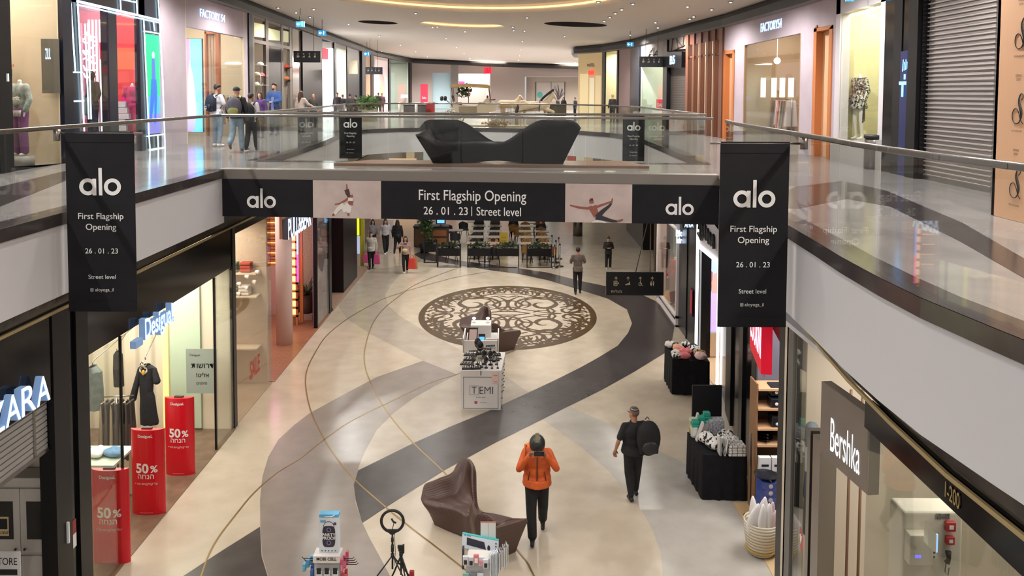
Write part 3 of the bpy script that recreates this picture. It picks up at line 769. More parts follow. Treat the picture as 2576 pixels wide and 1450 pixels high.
pane(25.3,26.95,.02,4.4,'glass sheet over the pink marble bay beside the agave',mt=M_glass)
m=MB()
for k in range(5):m.tube([LF(25.6+k*.22,3.55+.12*(k%2),.01),LF(25.68+k*.22,3.8,.01),LF(25.72+k*.22,3.6,.01),LF(25.8+k*.22,3.75,.01)],.008,5)
tag(m.build('script_lettering',mat('script_dark',(92,74,80),.4)),'thin handwritten style lettering on the pink marble bay','lettering')
m=MB();m.fbox(LF,26.95,27.3,0,4.4,-.2,.02);m.fbox(LF,25.22,25.32,0,4.4,-.1,.02);m.fbox(LF,29.4,32,0,4.4,-.7,-.02);m.fbox(LF,27.3,29.4,0,4.4,-1.0,-.6)
m.fbox(LF,32,34.2,0,4.5,-1.6,-.6)
struct(m,'wall_lower_left_black',[M_bframe])
m=MB();m.fbox(LF,27.6,28.1,.3,3.6,-.58,-.5);tag(m.build('display_board',mat('panel_wood',(168,120,72),.5)),'narrow wooden display panel inside the black shop bay','panel')
m=MB();m.fbox(LF,28.4,29.3,.3,3.7,-.58,-.45);tag(m.build('display_board',mat('panel_magenta',(170,44,84),.5)),'tall magenta display panel inside the black shop bay','panel')
m=MB();m.fbox(LF,27.3,34,.0,.12,-.6,.06);struct(m,'baseboard_left',[mat('stone_base',(150,126,110),.4)])
yl=glow('yellow_lightbox',(216,240,40),1.1)
F=FY(33.9);x0,x1=ony(890,570,33.9).x,ony(904,570,33.9).x
lb=thing('light_box','bright yellow green light box hanging in the black shop bay','light box',(x0,33.9,2.4))
m=MB();m.fbox(F,x0,x1,ony(890,592,33.9).z,3.4,0,.06);P0(m.build('panel',yl,lb),lb)
m=MB();m.fbox(F,x0-.03,x1+.03,ony(890,594,33.9).z,3.43,-.05,-.005);P0(m.build('frame',M_bframe,lb),lb)
m=MB();F=FY(34.4);m.fbox(F,ony(908,570,34.4).x,ony(917,570,34.4).x,0,4,0,.2);tag(m.build('yellow_post',mat('yellow_paint',(200,190,60),.5)),'yellow square post beside the yellow green light box','post')
m=MB();F=FY(34.3);m.fbox(F,ony(893,570,34.3).x,ony(905,570,34.3).x,.6,1.75,0,.04);tag(m.build('bright_interior',glow('interior_pale_blue',(190,200,235),.7)),'pale blue glowing panel standing in for a bright shop interior below the yellow green light box','poster')  # glow put on a panel to stand in for the bright shop behind
m=MB()
m.fbox(LF,34.2,62,0,4.9,-2.4,-2.2)
struct(m,'wall_lower_left_far',[mat('far_shop_grey',(150,142,140),.5)])
m=MB();m.box(-16,16,61.8,62,0,4.9);struct(m,'wall_lower_end',[mat('far_end_grey',(170,160,150),.6)])
rnd=random.Random(3)
for k in range(26):
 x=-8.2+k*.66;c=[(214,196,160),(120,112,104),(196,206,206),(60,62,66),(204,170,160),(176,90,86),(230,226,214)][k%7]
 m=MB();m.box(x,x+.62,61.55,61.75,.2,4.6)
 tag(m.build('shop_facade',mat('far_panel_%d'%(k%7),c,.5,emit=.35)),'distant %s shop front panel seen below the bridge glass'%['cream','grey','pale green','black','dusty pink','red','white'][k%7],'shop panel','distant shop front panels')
shop_lamp((-2,56,4.8),500,14,8,(1,.93,.85))
shop_lamp((-1,44,4.88),120,8,10,(1,.93,.85))
m=MB();F=FY(48.5);m.fbox(F,ony(1000,570,48.5).x-.5,ony(1048,570,48.5).x,.02,3.6,0,.1);tag(m.build('shop_window',glow('peach_window',(240,200,166),.85)),'large peach lit shop window behind the walking women','window')
m=MB();F=FY(48.3);m.fbox(F,ony(1013,570,48.3).x,ony(1046,570,48.3).x,1.0,1.5,-.1,.05);tag(m.build('window_sign',mat('brown_grey',(130,112,96),.5)),'brown strip along the foot of the peach lit window','panel')
for k,(a,b,c)in enumerate([(915,935,(224,205,190)),(938,965,(190,160,140)),(968,990,(232,226,220))]):
 m=MB();F=FY(47.5);m.fbox(F,ony(a,570,47.5).x,ony(b,570,47.5).x,.0,3.6,0,.1)
 tag(m.build('shop_window',mat('far_window_%d'%k,c,.5,emit=.5)),['pale pink lit window left of the walking women','brownish lit window behind the leftmost walking woman','white lit window behind the woman in white'][k],'window')
RXX=5.43
RFr=frame((RXX,0,0),(0,-1,0))
def R_(y,z,n=0):return RFr(-y,z,n)
def rbox(mb,y0,y1,z0,z1,n0,n1,mi=0):return mb.fbox(RFr,-y1,-y0,z0,z1,n0,n1,mi)
def seg_frame(a,b):
 a,b=Vector(a),Vector(b);return frame(V(b.x,b.y,0),a-b),(a-b).length
lit=glow('led_tube_white',(255,255,255),2.2)
m=MB();rbox(m,20.35,22.95,3.25,4.5,-.2,0,0);struct(m,'wall_lower_right_sign',[mat('sign_white_wall',(196,194,200),.5)])
for nm,y0,y1,z0,z1,lb in(('light_tube',22.8,22.92,0,4.5,'far upright of the white light frame around the shop entrance'),('light_tube',20.42,20.5,0,3.2,'near upright of the white light frame around the shop entrance'),('light_tube',20.42,22.9,3.18,3.26,'top bar of the white light frame below the black script')):
 m=MB();rbox(m,y0,y1,z0,z1,.0,.06);tag(m.build(nm,lit),lb,'light','white light frame')
m=MB();rbox(m,22.92,23.1,0,4.5,-.1,.04);rbox(m,22.55,22.78,0,3.2,-.3,-.02);struct(m,'trim_13',[M_bframe])
m=MB()
F3=frame((RXX-.06,0,0),(0,-1,0))
scr=[(-22.6,3.75),(-22.45,4.15),(-22.38,3.5),(-22.3,4.2),(-22.15,3.8),(-22.0,3.65),(-21.9,3.95),(-21.75,3.6),(-21.6,3.9),(-21.45,3.55),(-21.35,3.85),(-21.2,3.55),(-21.0,3.85),(-20.9,3.5)]
m.tube([F3(u,v,0)for u,v in scr],.045,6)
m.tube([F3(-22.7,3.6,0),F3(-22.3,3.5,0),F3(-22.1,3.75,0)],.05,6)
tag(m.build('script_lettering',M_bprint),'thick black handwritten lettering on the white sign wall','lettering')
sh_in=MB();sh_in.box(5.5,9,23.0,23.1,0,4.4);sh_in.box(9,9.1,20.2,23,0,4.4);struct(sh_in,'wall_lower_right_shop',[mat('lit_shop_wall',(232,220,210),.6)])
m=MB();m.box(5.3,9,20.3,23,.004,.014);struct(m,'floor_lit_shop',[mat('wood_floor_light',(206,176,140),.4)])
shop_lamp((7,21.7,4.2),160,2.5,2)
F=FY(22.6)
po=thing('poster','tall lit poster of a person in a lilac hoodie inside the white light frame','poster',(5.9,22.6,0))
xa,xb=ony(1776,800,22.6).x,ony(1822,800,22.6).x
m=MB();m.fbox(F,xa,xb,.75,3.15,0,.04);P0(m.build('panel',glow('poster_pale_sky',(170,190,222),.7),po),po)
def blob(mb,fr,pts,n,mi):mb.poly([fr(u,v,n)for u,v in pts],mi)
m=MB();w=xb-xa
blob(m,F,[(xa,.8),(xa+w*.9,.8),(xa+w*.95,1.2),(xa+w*.8,1.7),(xa+w*.45,1.95),(xa+w*.1,1.8),(xa,1.5)],.045,0)
blob(m,F,[(xa+w*.3,1.9),(xa+w*.62,1.9),(xa+w*.7,2.25),(xa+w*.55,2.5),(xa+w*.35,2.45),(xa+w*.25,2.2)],.047,1)
blob(m,F,[(xa,1.9),(xa+w*.25,1.95),(xa+w*.3,2.5),(xa+w*.1,2.6),(xa,2.5)],.046,2)
P0(m.build('print',[glow('print_lilac',(196,170,232),.8),glow('print_skin',(206,160,150),.7),glow('print_maroon',(150,90,100),.5)],po),po)
m=MB();m.fbox(F,xa,xb,.05,.72,0,.05);P0(m.build('plinth',mat('poster_plinth_wood',(220,190,160),.5),po),po)
m=MB();rbox(m,23.1,25.6,0,4.5,-.6,-.02);struct(m,'wall_lower_right_brick',[bricked('black_brick',(36,36,40),(44,44,48),(20,20,22),1.0,.3,bw=1.2,bh=.36,ms=.03,rot=(PI/2,0,PI/2))])
m=MB();rbox(m,24.35,24.42,0,4.5,-.02,.01);struct(m,'trim_14',[M_black])
ex=thing('fire_cabinet','narrow red lit cabinet set into the black brick pillar','cabinet',R_(23.6,1.2))
m=MB();rbox(m,23.45,23.75,.95,1.75,-.02,.015);P0(m.build('frame',M_black,ex),ex)
m=MB();rbox(m,23.5,23.7,1.0,1.7,.015,.03);P0(m.build('door',mat('cabinet_red',(170,30,40),.3,emit=.15),ex),ex)
m=MB();rbox(m,25.6,29.2,3.55,4.5,-.3,0);struct(m,'wall_lower_right_pink',[waved('pink_louvre',(206,168,160),(170,122,112),1.4,'Z',.6,.3)])
dw=thing('display_window','white framed display window with a red outfit beside the black brick pillar','display window',R_(27.4,0,0))
m=MB()
rbox(m,25.6,25.7,0,3.6,-.04,.06);rbox(m,29.1,29.2,0,3.6,-.04,.06);rbox(m,25.6,29.2,3.5,3.6,-.04,.06);rbox(m,25.6,29.2,.28,.36,-.04,.06);rbox(m,25.6,29.2,0,.06,-.04,.06);rbox(m,25.6,29.2,3.15,3.2,-.04,.06)
P0(m.build('window_frame',mat('window_frame_white',(224,218,218),.4),dw),dw)
m=MB();rbox(m,25.7,29.1,.36,3.5,-.01,.01);P0(m.build('window_glass',M_glass,dw),dw)
m=MB();rbox(m,25.7,29.1,.2,.30,-1.4,-.05);P0(m.build('window_plinth',mat('plinth_wood',(204,150,92),.5),dw),dw)
m=MB();rbox(m,25.6,25.68,.3,3.6,-1.6,-.1);rbox(m,25.6,29.2,.3,3.6,-1.7,-1.6)
struct(m,'wall_lower_right_display',[waved('louvre_orange',(196,136,96),(140,84,60),1.6,'Z',.5,.3)])
shop_lamp((6.3,27.5,3.5),70,1.2,2.5,(1,.9,.8))
lt=thing('script_sign','stacked white lit lettering hanging at the black brick pillar','sign',R_(25.4,3.6,.3))
m=MB();F=FY(25.3)
xa=ony(1700,590,25.3).x
put_text(m,'Bio',F,xa,xa+.24,ony(1700,595,25.3).z,ony(1700,578,25.3).z,0,.05,.03);put_text(m,'kini',F,xa+.02,xa+.26,ony(1700,612,25.3).z,ony(1700,597,25.3).z,0,.05,.03)
P0(m.build('lettering',M_letter,lt),lt)
hs_=thing('shop_sign','dark sign box with pale blue letters above the black brick pillar','sign',R_(23.1,4.0,.2));F5=FY(23.0);m=MB();m.fbox(F5,ony(1718,560,23).x,RXX,ony(1722,575,23).z,4.6,-.1,-.005);P0(m.build('box',M_bframe,hs_),hs_)
m=MB();put_text(m,'AFRA',F5,ony(1722,560,23).x,ony(1744,560,23).x,ony(1722,572,23).z,ony(1722,556,23).z,0,.03,.02);P0(m.build('lettering',M_lettersoft,hs_),hs_)
Fa,La=seg_frame((5.43,29.2,0),(6.85,38.4,0))
def fa(mb,u0,u1,z0,z1,n0,n1,mi=0):return mb.fbox(Fa,La-u1,La-u0,z0,z1,n0,n1,mi)
m=MB();fa(m,0,.9,0,4.5,-.3,0,0);fa(m,.9,1.4,0,4.5,-.3,.02,1);fa(m,3.0,3.25,0,4.5,-.3,.03,1);fa(m,4.3,4.9,0,4.5,-.3,.03,1);fa(m,1.4,3.0,0,4.5,-.5,-.3,2);fa(m,3.25,4.3,0,4.5,-.3,-.1,3);fa(m,4.9,9.3,0,4.5,-1.2,-1.0,4);fa(m,0,9.3,4.0,4.5,-.3,.02,4)
struct(m,'wall_lower_right_far',[mat('blush_wall',(196,176,176),.5),mat('bronze_pillar',(88,72,62),.4),mat('mirror_dark',(70,66,64),.08,.6),mat('tan_panel',(150,126,104),.5),mat('pale_shop',(206,196,180),.6,emit=.15)])
m=MB();fa(m,4.9,9.3,.03,4.0,-.02,.0);window(m,M_glass)
m=MB();fa(m,3.4,4.1,.6,2.4,-.08,-.04);tag(m.build('light_poster',glow('orange_poster',(236,160,110),.6)),'small orange lit poster between the bronze pillars','poster')
m=MB();m.box(6.4,7.2,38.4,44,0,4.5,0);m.box(7.0,7.2,44,62,0,4.9,1);struct(m,'wall_lower_right_end',[M_bframe,mat('far_right_wall',(160,148,136),.6)])
bn=thing('litter_bin','tall steel litter bin at the dark corner beyond the restaurant','litter bin',onz(1453,593))
m=MB();m.lathe([(.26,0),(.26,.95),(.22,1.0)],seg=20);m.build('drum',M_steel,bn)
m=MB();m.lathe([(.16,1.0),(.2,1.0),(.2,1.06),(.16,1.06)],seg=20);m.build('rim',M_blackm,bn)
Fb,Lb=seg_frame((4.58,14.5,0),(5.43,20.35,0))
m=MB()
for u0,u1,n,mi in((0,.5,.04,0),(.6,1.5,0,1),(1.6,2.1,.05,0),(2.3,3.3,0,1),(3.4,4.3,.05,0),(4.4,5.9,.0,1)):
 m.fbox(Fb,Lb-u1,Lb-u0,0,4.5,-.25,n,mi)
m.fbox(Fb,0,Lb,0,4.5,-.4,-.25,0)
struct(m,'wall_lower_right_pilaster',[M_bframe,M_black])
m=MB();m.fbox(Fb,Lb-2.22,Lb-2.14,0,4.5,-.1,.02);struct(m,'trim_15',[M_steel])
Fc,Lc=seg_frame((4.08,11.6,0),(4.56,14.42,0))
m=MB();m.box(4.55,8,14.42,14.52,0,4.5,0);m.box(8,8.1,10.6,14.5,0,4.5,0);m.box(4.2,8,11.3,11.4,0,4.5,0);struct(m,'wall_lower_right_pan_shop',[mat('shop_slate',(98,98,112),.6)])
m=MB();m.box(4.15,8,11.4,14.42,.004,.014);struct(m,'floor_pan_shop',[mat('pale_wood_floor',(206,176,134),.4)])
m=MB();m.fbox(Fc,0,Lc,3.75,4.5,-.15,0);struct(m,'trim_16',[M_bframe])
m=MB();m.box(3.96,4.2,11.2,11.55,0,4.5,0);struct(m,'trim_17',[M_bframe])
shop_lamp((5.6,13.0,4.3),170,2,2,(1,.96,.92))
sg=thing('shop_sign','red light box sign with white letters above the pan shelves','sign',Fc(1,3.0,.2))
m=MB();m.fbox(Fc,Lc-2.55,Lc-1.1,3.05,3.85,.03,.2);P0(m.build('box',glow('sign_red',(216,10,44),.35),sg),sg)
m=MB();put_text(m,'COOKINI',Fc,Lc-2.5,Lc-1.15,3.28,3.8,.205,0,.02);P0(m.build('lettering',glow('sign_white_pink',(240,225,255),1.5),sg),sg)
m=MB();put_text(m,'קוקי',Fc,Lc-2.5,Lc-2.0,2.6,2.75,.0);P0(m.build('small_lettering',mat('sign_dull_red',(150,50,60),.5),sg),sg)
def hang_banner(x0,x1,Y,zt,zb,label,rod_to,name='hanging_banner',full=True,rodlab=None):
 r=thing(name,label,'banner',((x0+x1)/2,Y,zb),0)
 F=FY(Y);w=x1-x0;h=zt-zb;c=(x0+x1)/2
 m=MB();m.fbox(F,x0,x1,zb,zt,-.012,.0);P0(m.build('fabric',M_banner,r),r)
 for a_,b_ in((zb,zb+h*.055),(zt-h*.06,zt)):m=MB();m.fbox(F,x0,x1,a_,b_,.0,.006);P0(m.build('hem',M_banner,r),r)
 m=MB();xa,xb=(min(rod_to,x0),x1+.12)if rod_to<c else(x0-.12,max(rod_to,x1))
 m.tube([(xa,Y+.006,zt-.02),(xb,Y+.006,zt-.02)],.014,8);P0(m.build('rod',M_steel,r),r)
 m=MB();round_logo(m,F,c,zb+h*.648,w*.61,0,.008)
 P0(m.build('logo',M_wprint,r),r)
 m=MB()
 ctext(m,'First Flagship',F,c,zb+h*.505,h*.045,.008,bold=.006,maxw=w*.8)
 ctext(m,'Opening',F,c,zb+h*.445,h*.046,.008,bold=.006,maxw=w*.52)
 ctext(m,'26 . 01 . 23',F,c,zb+h*.325,h*.029,.008,maxw=w*.51,bold=.006)
 ctext(m,'Street level',F,c,zb+h*.183,h*.024,.008,maxw=w*.4,bold=.004)
 ctext(m,'aloyoga_il',F,c+w*.03,zb+h*.108,h*.024,.008,maxw=w*.34)
 u,v,s=c-w*.175,zb+h*.113,w*.045
 for a,b,cc,d in((0,s,0,s*.12),(0,s,s*.88,s),(0,s*.12,0,s),(s*.88,s,0,s)):rect(m,F,u+a,u+b,v+cc,v+d,.008)
 disc_ring(m,F,u+s/2,v+s/2,s*.16,s*.27,.008,seg=12)
 P0(m.build('lettering',M_wprint,r),r)
 return r
Yb=10.45
hang_banner(ony(163,330,Yb).x,ony(336,330,Yb).x,Yb,ony(250,331,Yb).z,ony(255,784,Yb).z,'black hanging banner in front of the left gallery, above the red 50% stands',-5.98)
Yb=9.45
hang_banner(ony(1813,357,Yb).x,ony(1987,357,Yb).x,Yb,ony(1900,357,Yb).z,ony(1893,823,Yb).z,'largest black hanging banner, in front of the right gallery above the pan shop',3.47)
Yb=27.6
hang_banner(ony(853,300,Yb).x,ony(910,300,Yb).x,Yb,ony(880,279,Yb).z,ony(880,399,Yb).z,'small distant black banner beyond the bridge, left of the dark twisted bench',-6.3)
hang_banner(ony(1567,300,Yb).x,ony(1622,300,Yb).x,Yb,ony(1594,287,Yb).z,ony(1594,406,Yb).z,'small distant black banner beyond the bridge, right of the dark twisted bench',4.65)
for px,py,Y,sx in((141,322,10.45,-5.98),(2017,350,9.45,3.47)):
 p=ony(px,py,Y);m=MB();m.tube([V(sx,Y-.02,6.95),V(sx,Y-.02,7.1)],.045,14)
 tag(m.build('rod_bracket',M_steel),'steel rod bracket clamped to the %s gallery railing'%('straight left' if px<999 else 'curved right'),'bracket')
r=thing('bridge_banner','long black and white opening banner stretched along the front of the bridge','banner',BF(5,5.05,.04))
zt_,zb_=5.82,5.05
def ub(px):return(ony(px,500,16.0)-V(0,0,0)).x and(onpl(px,500,BF(0,0,.04),BF(0,0,1)-BF(0,0,0))-BF(0,0,0)).dot((b1-b0).normalized())
m=MB();m.fbox(BF,ub(551),ub(1835),zb_,zt_,.035,.05);P0(m.build('fabric',M_banner,r),r)
for a_,b_,c_ in((658,622,695),(1710,1675,1746)):m=MB();round_logo(m,BF,ub(a_),zb_+.18,ub(c_)-ub(b_),0,.054);P0(m.build('logo',M_wprint,r),r)
m=MB()
put_text(m,'First Flagship Opening',BF,ub(1054),ub(1324),zb_+.33,zb_+.61,.054,bold=.004)
put_text(m,'26 . 01 . 23',BF,ub(1066),ub(1177),zb_+.105,zb_+.265,.054,bold=.004)
rect(m,BF,ub(1186),ub(1188),zb_+.09,zb_+.28,.054);put_text(m,'Street level',BF,ub(1199),ub(1311),zb_+.10,zb_+.275,.054,bold=.004)
P0(m.build('lettering',M_wprint,r),r)
M_ppaper=noisy('print_plaster',(192,176,172),(178,162,158),3,.7)
M_pskin=mat('print_brown_skin',(140,84,70),.7);M_phair=mat('print_hair',(70,50,46),.7);M_pwhite=mat('print_offwhite',(216,210,206),.7);M_pblack=mat('print_charcoal',(46,46,50),.7)
for nm,xa,xb in(('photo_panel',788,959),('photo_panel',1422,1590)):
 m=MB();m.fbox(BF,ub(xa),ub(xb),zb_,zt_,.05,.056);pn=P0(m.build(nm,M_ppaper,r),r)
 ua,w,h=ub(xa),ub(xb)-ub(xa),zt_-zb_
 def q(x,y):return ua+(x-xa)/(xb-xa)*w,zt_-(y-452)/93*h
 def limb(mb,pts,ws_,mi,n):
  P=[V(*q(*p),0)for p in pts];n_=len(P);A=[];B=[]
  for i in range(n_):
   t=(P[min(i+1,n_-1)]-P[max(i-1,0)]).normalized();nn=V(-t.y,t.x,0);k=ws_[i]/171*w/2
   A.append(BF(P[i].x+nn.x*k,P[i].y+nn.y*k,n));B.append(BF(P[i].x-nn.x*k,P[i].y-nn.y*k,n))
  mb.strip(A,B,mi)
 m=MB();
 if xa==788:
  limb(m,[(872,484),(874,470),(873,461)],[6,4,3],0,.058)
  limb(m,[(881,488),(884,500),(882,512)],[15,13,13],0,.058);limb(m,[(880,494),(868,502),(856,509),(843,511)],[6,5,4,3],0,.060)
  limb(m,[(873,474),(876,484),(879,492)],[12,11,6],1,.061)
  limb(m,[(883,494),(883,502)],[13,13],2,.062);limb(m,[(880,512),(872,520),(862,524)],[18,18,14],2,.062);limb(m,[(866,512),(852,522),(842,535)],[14,10,8],2,.063);limb(m,[(878,522),(878,532)],[16,8],2,.063)
  limb(m,[(842,535),(836,539)],[6,3],0,.064);limb(m,[(876,532),(878,539)],[6,4],0,.064)
 else:
  limb(m,[(1434,504),(1455,509),(1478,511),(1490,508)],[4,6,7,9],0,.058);limb(m,[(1495,509),(1516,502),(1538,494)],[8,6,4],0,.058)
  limb(m,[(1490,506),(1496,518),(1502,530)],[22,18,15],0,.060);limb(m,[(1487,489),(1489,499)],[11,11],0,.061);limb(m,[(1485,490),(1492,489)],[6,6],1,.062)
  limb(m,[(1500,530),(1516,534),(1540,540),(1553,541)],[16,12,8,6],3,.062);limb(m,[(1503,532),(1516,518),(1532,505),(1538,498)],[15,11,7,5],3,.063)
  limb(m,[(1553,541),(1568,536)],[6,3],0,.064);limb(m,[(1538,498),(1541,486)],[5,3],0,.064)
  limb(m,[(1490,544),(1510,540),(1524,545)],[2,8,2],2,.057)
 P0(m.build('printed_figure',[M_pskin,M_phair,M_pwhite,M_pblack],pn),r)
Ys=19.0;F=FY(Ys)
xa,xb=ony(1525,700,Ys).x,ony(1670,700,Ys).x;zt,zb=ony(1597,685,Ys).z,ony(1597,744,Ys).z
M_sym=mat('sign_symbol',(176,160,128),.5,emit=.25)
def person_sym(mb,F,u,v,s,skirt=False,n=.006,mi=0):
 disc_ring(mb,F,u,v+s*.88,0,s*.1,n,mi,12)
 mb.poly([F(u-s*.14,v+s*.74,n),F(u+s*.14,v+s*.74,n),F(u+s*(.22 if skirt else.1),v+s*.3,n),F(u+s*.06,v,n),F(u-s*.06,v,n),F(u-s*(.22 if skirt else.1),v+s*.3,n)][::-1],mi)
def dir_sign(Y,xa,xb,zt,zb,label,wires=None,txt=True):
 F=FY(Y);r=thing('direction_sign',label,'sign',((xa+xb)/2,Y,zb));w=xb-xa;h=zt-zb
 m=MB();m.fbox(F,xa,xb,zb,zt,-.08,0);P0(bevel(m.build('panel',mat('sign_navy_black',(26,27,33),.3),r),.008),r)
 m=MB()
 for k in range(4):
  u=xa+w*(.17+.21*k);v=zt-h*.36;s=h*.17
  rect(m,F,u-s*.07,u+s*.07,v,v+s,.004);m.poly([F(u-s*.42,v+s*.5,.004),F(u,v+s,.004),F(u+s*.42,v+s*.5,.004),F(u+s*.3,v+s*.45,.004),F(u,v+s*.8,.004),F(u-s*.3,v+s*.45,.004)])
  v=zb+h*.42;s=h*.2
  if k==0:
   for a,b,c_,d in((-.5,.3,0,.12),(-.5,.3,.88,1),(-.5,-.38,0,1),(.18,.3,0,1),(-.3,.1,.3,.7),(.4,.6,.35,.7)):rect(m,F,u+s*a,u+s*b,v+s*c_,v+s*d,.004)
  elif k==1:
   m.poly([F(u-s*.6,v+s*.3,.004),F(u+s*.1,v+s*.55,.004),F(u+s*.35,v+s,.004),F(u+s*.45,v+s*.1,.004),F(u+s*.2,v+s*.2,.004),F(u-s*.5,v+s*.1,.004)])
  elif k==2:
   disc_ring(m,F,u,v+s*.35,s*.25,s*.36,.004,seg=16);disc_ring(m,F,u+s*.05,v+s*.95,0,s*.1,.004,seg=10);rect(m,F,u,u+s*.1,v+s*.4,v+s*.85,.004);rect(m,F,u,u+s*.4,v+s*.4,v+s*.5,.004);rect(m,F,u+s*.35,u+s*.6,v+s*.02,v+s*.12,.004)
  else:
   person_sym(m,F,u-s*.25,v,s,True,.004);person_sym(m,F,u+s*.25,v,s,False,.004)
 if txt:ctext(m,'תוילעמ',F,xa+w*.18,zb+h*.12,h*.12,.004)
 P0(m.build('symbols',M_sym,r),r)
 if wires:
  m=MB()
  for a,b in wires:m.tube([a,b],.012,6)
  P0(m.build('suspension',mat('wire_bronze',(120,104,84),.4,.5),r),r)
 return r
dir_sign(Ys,xa,xb,zt,zb,'black direction sign with four arrows hanging under the far side of the bridge',[(V(ony(1600,685,Ys).x,Ys+.04,zt),V(ony(1640,540,18.2).x,18.2,5.07)),(V(ony(1636,685,Ys).x,Ys+.04,zt),V(ony(1637,540,18.2).x,18.2,5.07))])
def bench(loc,rotz,L,H,label,m_):
 NS=80
 sm=lambda t:t*t*(3-2*t)
 rowsv=[]
 for i in range(NS+1):
  s=-1+2*i/NS;a=max(0,s);b=max(0,-s)
  e=1-max(0,(abs(s)-.88)/.12)**2.2*.17;mg=max(0,(abs(s)-.72)/.28)**1.6*.62
  zf=H*(.52+.46*sm(min(1,a*1.75)))*(e if s>0 else 1)-.06*H*math.exp(-(s*5)**2)+(-.05*b)*H
  zb=H*(.52+.42*sm(min(1,b*1.8)))*(e if s<0 else 1)-.06*H*math.exp(-(s*5)**2)+(-.05*a)*H
  zf,zb=(zf,zb+(zf*.97-zb)*mg)if s>0 else(zf+(zb*.97-zf)*mg,zb)
  bx=s*L*.395;tx=s*L*.5
  dt=.17+.36*sm(min(1,abs(s)*1.2))*(1-max(0,abs(s)-.85)*2.6);db=.16+.22*abs(s)*(1-max(0,abs(s)-.85)*2.2)
  zmin=.05*H*math.exp(-(s*3)**2)
  seat=min(zf,zb)-.05*H*min(1,abs(s)*2);seat+=(min(zf,zb)*1.0-seat+abs(zf-zb)*.3)*min(1,mg*1.5)
  sec=[]
  prof=[(db,zmin,0),(db+(dt-db)*.4,zb*.4,.4),(dt,zb*.8,.8),(dt-.02,zb-.03,.97),(dt-.09,zb,1),(dt*.55,seat+(zb-seat)*.45,.8),(dt*.2,seat+.02,.7),(-dt*.2,seat+.02,.7),(-dt*.55,seat+(zf-seat)*.45,.8),(-dt+.09,zf,1),(-dt+.02,zf-.03,.97),(-dt,zf*.8,.8),(-db-(dt-db)*.4,zf*.4,.4),(-db,zmin,0)]
  rowsv.append([V(bx+(tx-bx)*k,y,z)for y,z,k in smooth_px(prof,3)])
 m=MB();n=len(rowsv[0])
 for i in range(NS):
  A,B=rowsv[i],rowsv[i+1];A2=[a.lerp(b,.86)for a,b in zip(A,B)]
  c=sum(A2,V(0,0,0))/n;A3=[p.lerp(V(p.x,c.y,p.z),.02)+V(0,0,-.004)for p in A2]
  m.strip(A,A2,0,True)
  m.strip(A2,A3,1);B3=[p.lerp(V(p.x,c.y,p.z),.02)+V(0,0,-.004)for p in B];m.strip(A3,B3,1);m.strip(B3,B,1)
 for R in(rowsv[0],rowsv[-1]):m.poly(R,0)
 return tag(m.build('twisted_bench',m_,loc=loc,rotz=rotz),label,'bench')
bm1=[mat('bench_brown',(82,60,53),.4),mat('bench_brown_joint',(70,50,44),.5)]
bm2=[mat('bench_near_black',(15,14,17),.45,spec=.2),mat('bench_black_joint',(11,11,13),.5,spec=.2)]
pA,pB=V(-1.14,13.95,0),V(-.14,12.6,0)
bench((pA+pB)/2,math.atan2(pB.y-pA.y,pB.x-pA.x),2.05,.95,'brown twisted bench nearest the camera, beside the phone accessory stand',bm1)
pA,pB=V(-1.18,24.5,0),V(-.12,23.0,0)
bench((pA+pB)/2,math.atan2(pB.y-pA.y,pB.x-pA.x),2.15,.95,'brown twisted bench at the edge of the ornate floor medallion',bm1)
bench(V(-.3,17.72,6.056),math.radians(-1.5),3.62,.98,'large near-black twisted bench standing up on the bridge',bm2)
m=MB();m.hexa([V(-3.9,17.35,6.003),V(2.95,17.0,6.003),V(2.6,18.25,6.003),V(-3.3,18.25,6.003),V(-3.9,17.35,6.055),V(2.95,17.0,6.055),V(2.6,18.25,6.055),V(-3.3,18.25,6.055)])
tag(m.build('bench_platform',mat('platform_brown',(132,104,88),.35)),'low brown platform under the dark bench on the bridge','platform')
M_ctr=mat('counter_white',(216,210,206),.4)
cr=thing('jewellery_counter','white jewellery counter with a framed logo panel standing on the dark floor band','counter',V(-.72,18.72,0))
hw,dp,ht=.475,1.35,.97
m=MB();m.hexa([(-hw,0,.0),(hw,0,0),(hw+.06,dp,0),(-hw-.0,dp,0),(-hw-.02,-.01,ht),(hw+.02,-.01,ht),(hw+.1,dp,ht),(-hw+.06,dp,ht)]);bevel(m.build('body',M_ctr,cr),.006)
F=frame((0,-.012,0),(1,0,0))
m=MB()
for a,b,c_,d in((-.42,.42,.04,.048),(-.42,.42,.805,.813),(-.42,-.412,.04,.81),(.412,.42,.04,.81)):rect(m,F,a,b,c_,d,.004)
rect(m,F,-.01,.01,.85,.96,.004)
for a,b,c_,d in((-.27,-.265,.38,.6),(-.06,-.055,.38,.6),(-.27,-.055,.38,.385),(-.27,-.055,.595,.6)):rect(m,F,a,b,c_,d,.004)
put_text(m,'T',F,-.22,-.1,.405,.575,.004,bold=-.012);put_text(m,'EMI',F,-.03,.29,.4,.575,.004,bold=-.012)
ctext(m,'by jolen jobog',F,0,.30,.035,.004,maxw=.56);ctext(m,'temi.jewellry',F,.06,.175,.028,.004,maxw=.28)
m.build('lettering',mat('letter_navy',(52,56,74),.5),cr)
m=MB();rect(m,F,-.15,-.085,.16,.222,.004);m.build('app_emblem',mat('emblem_pink',(170,70,110),.5),cr)
m=MB();m.fbox(F,.26,.42,.66,.92,.003,.008,0);rect(m,F,.31,.41,.69,.7,.01,1);rect(m,F,.3,.4,.84,.86,.01,2);m.build('notice',[mat('notice_pink',(224,194,182),.6),M_bprint,mat('notice_print',(190,130,120),.6)],cr)
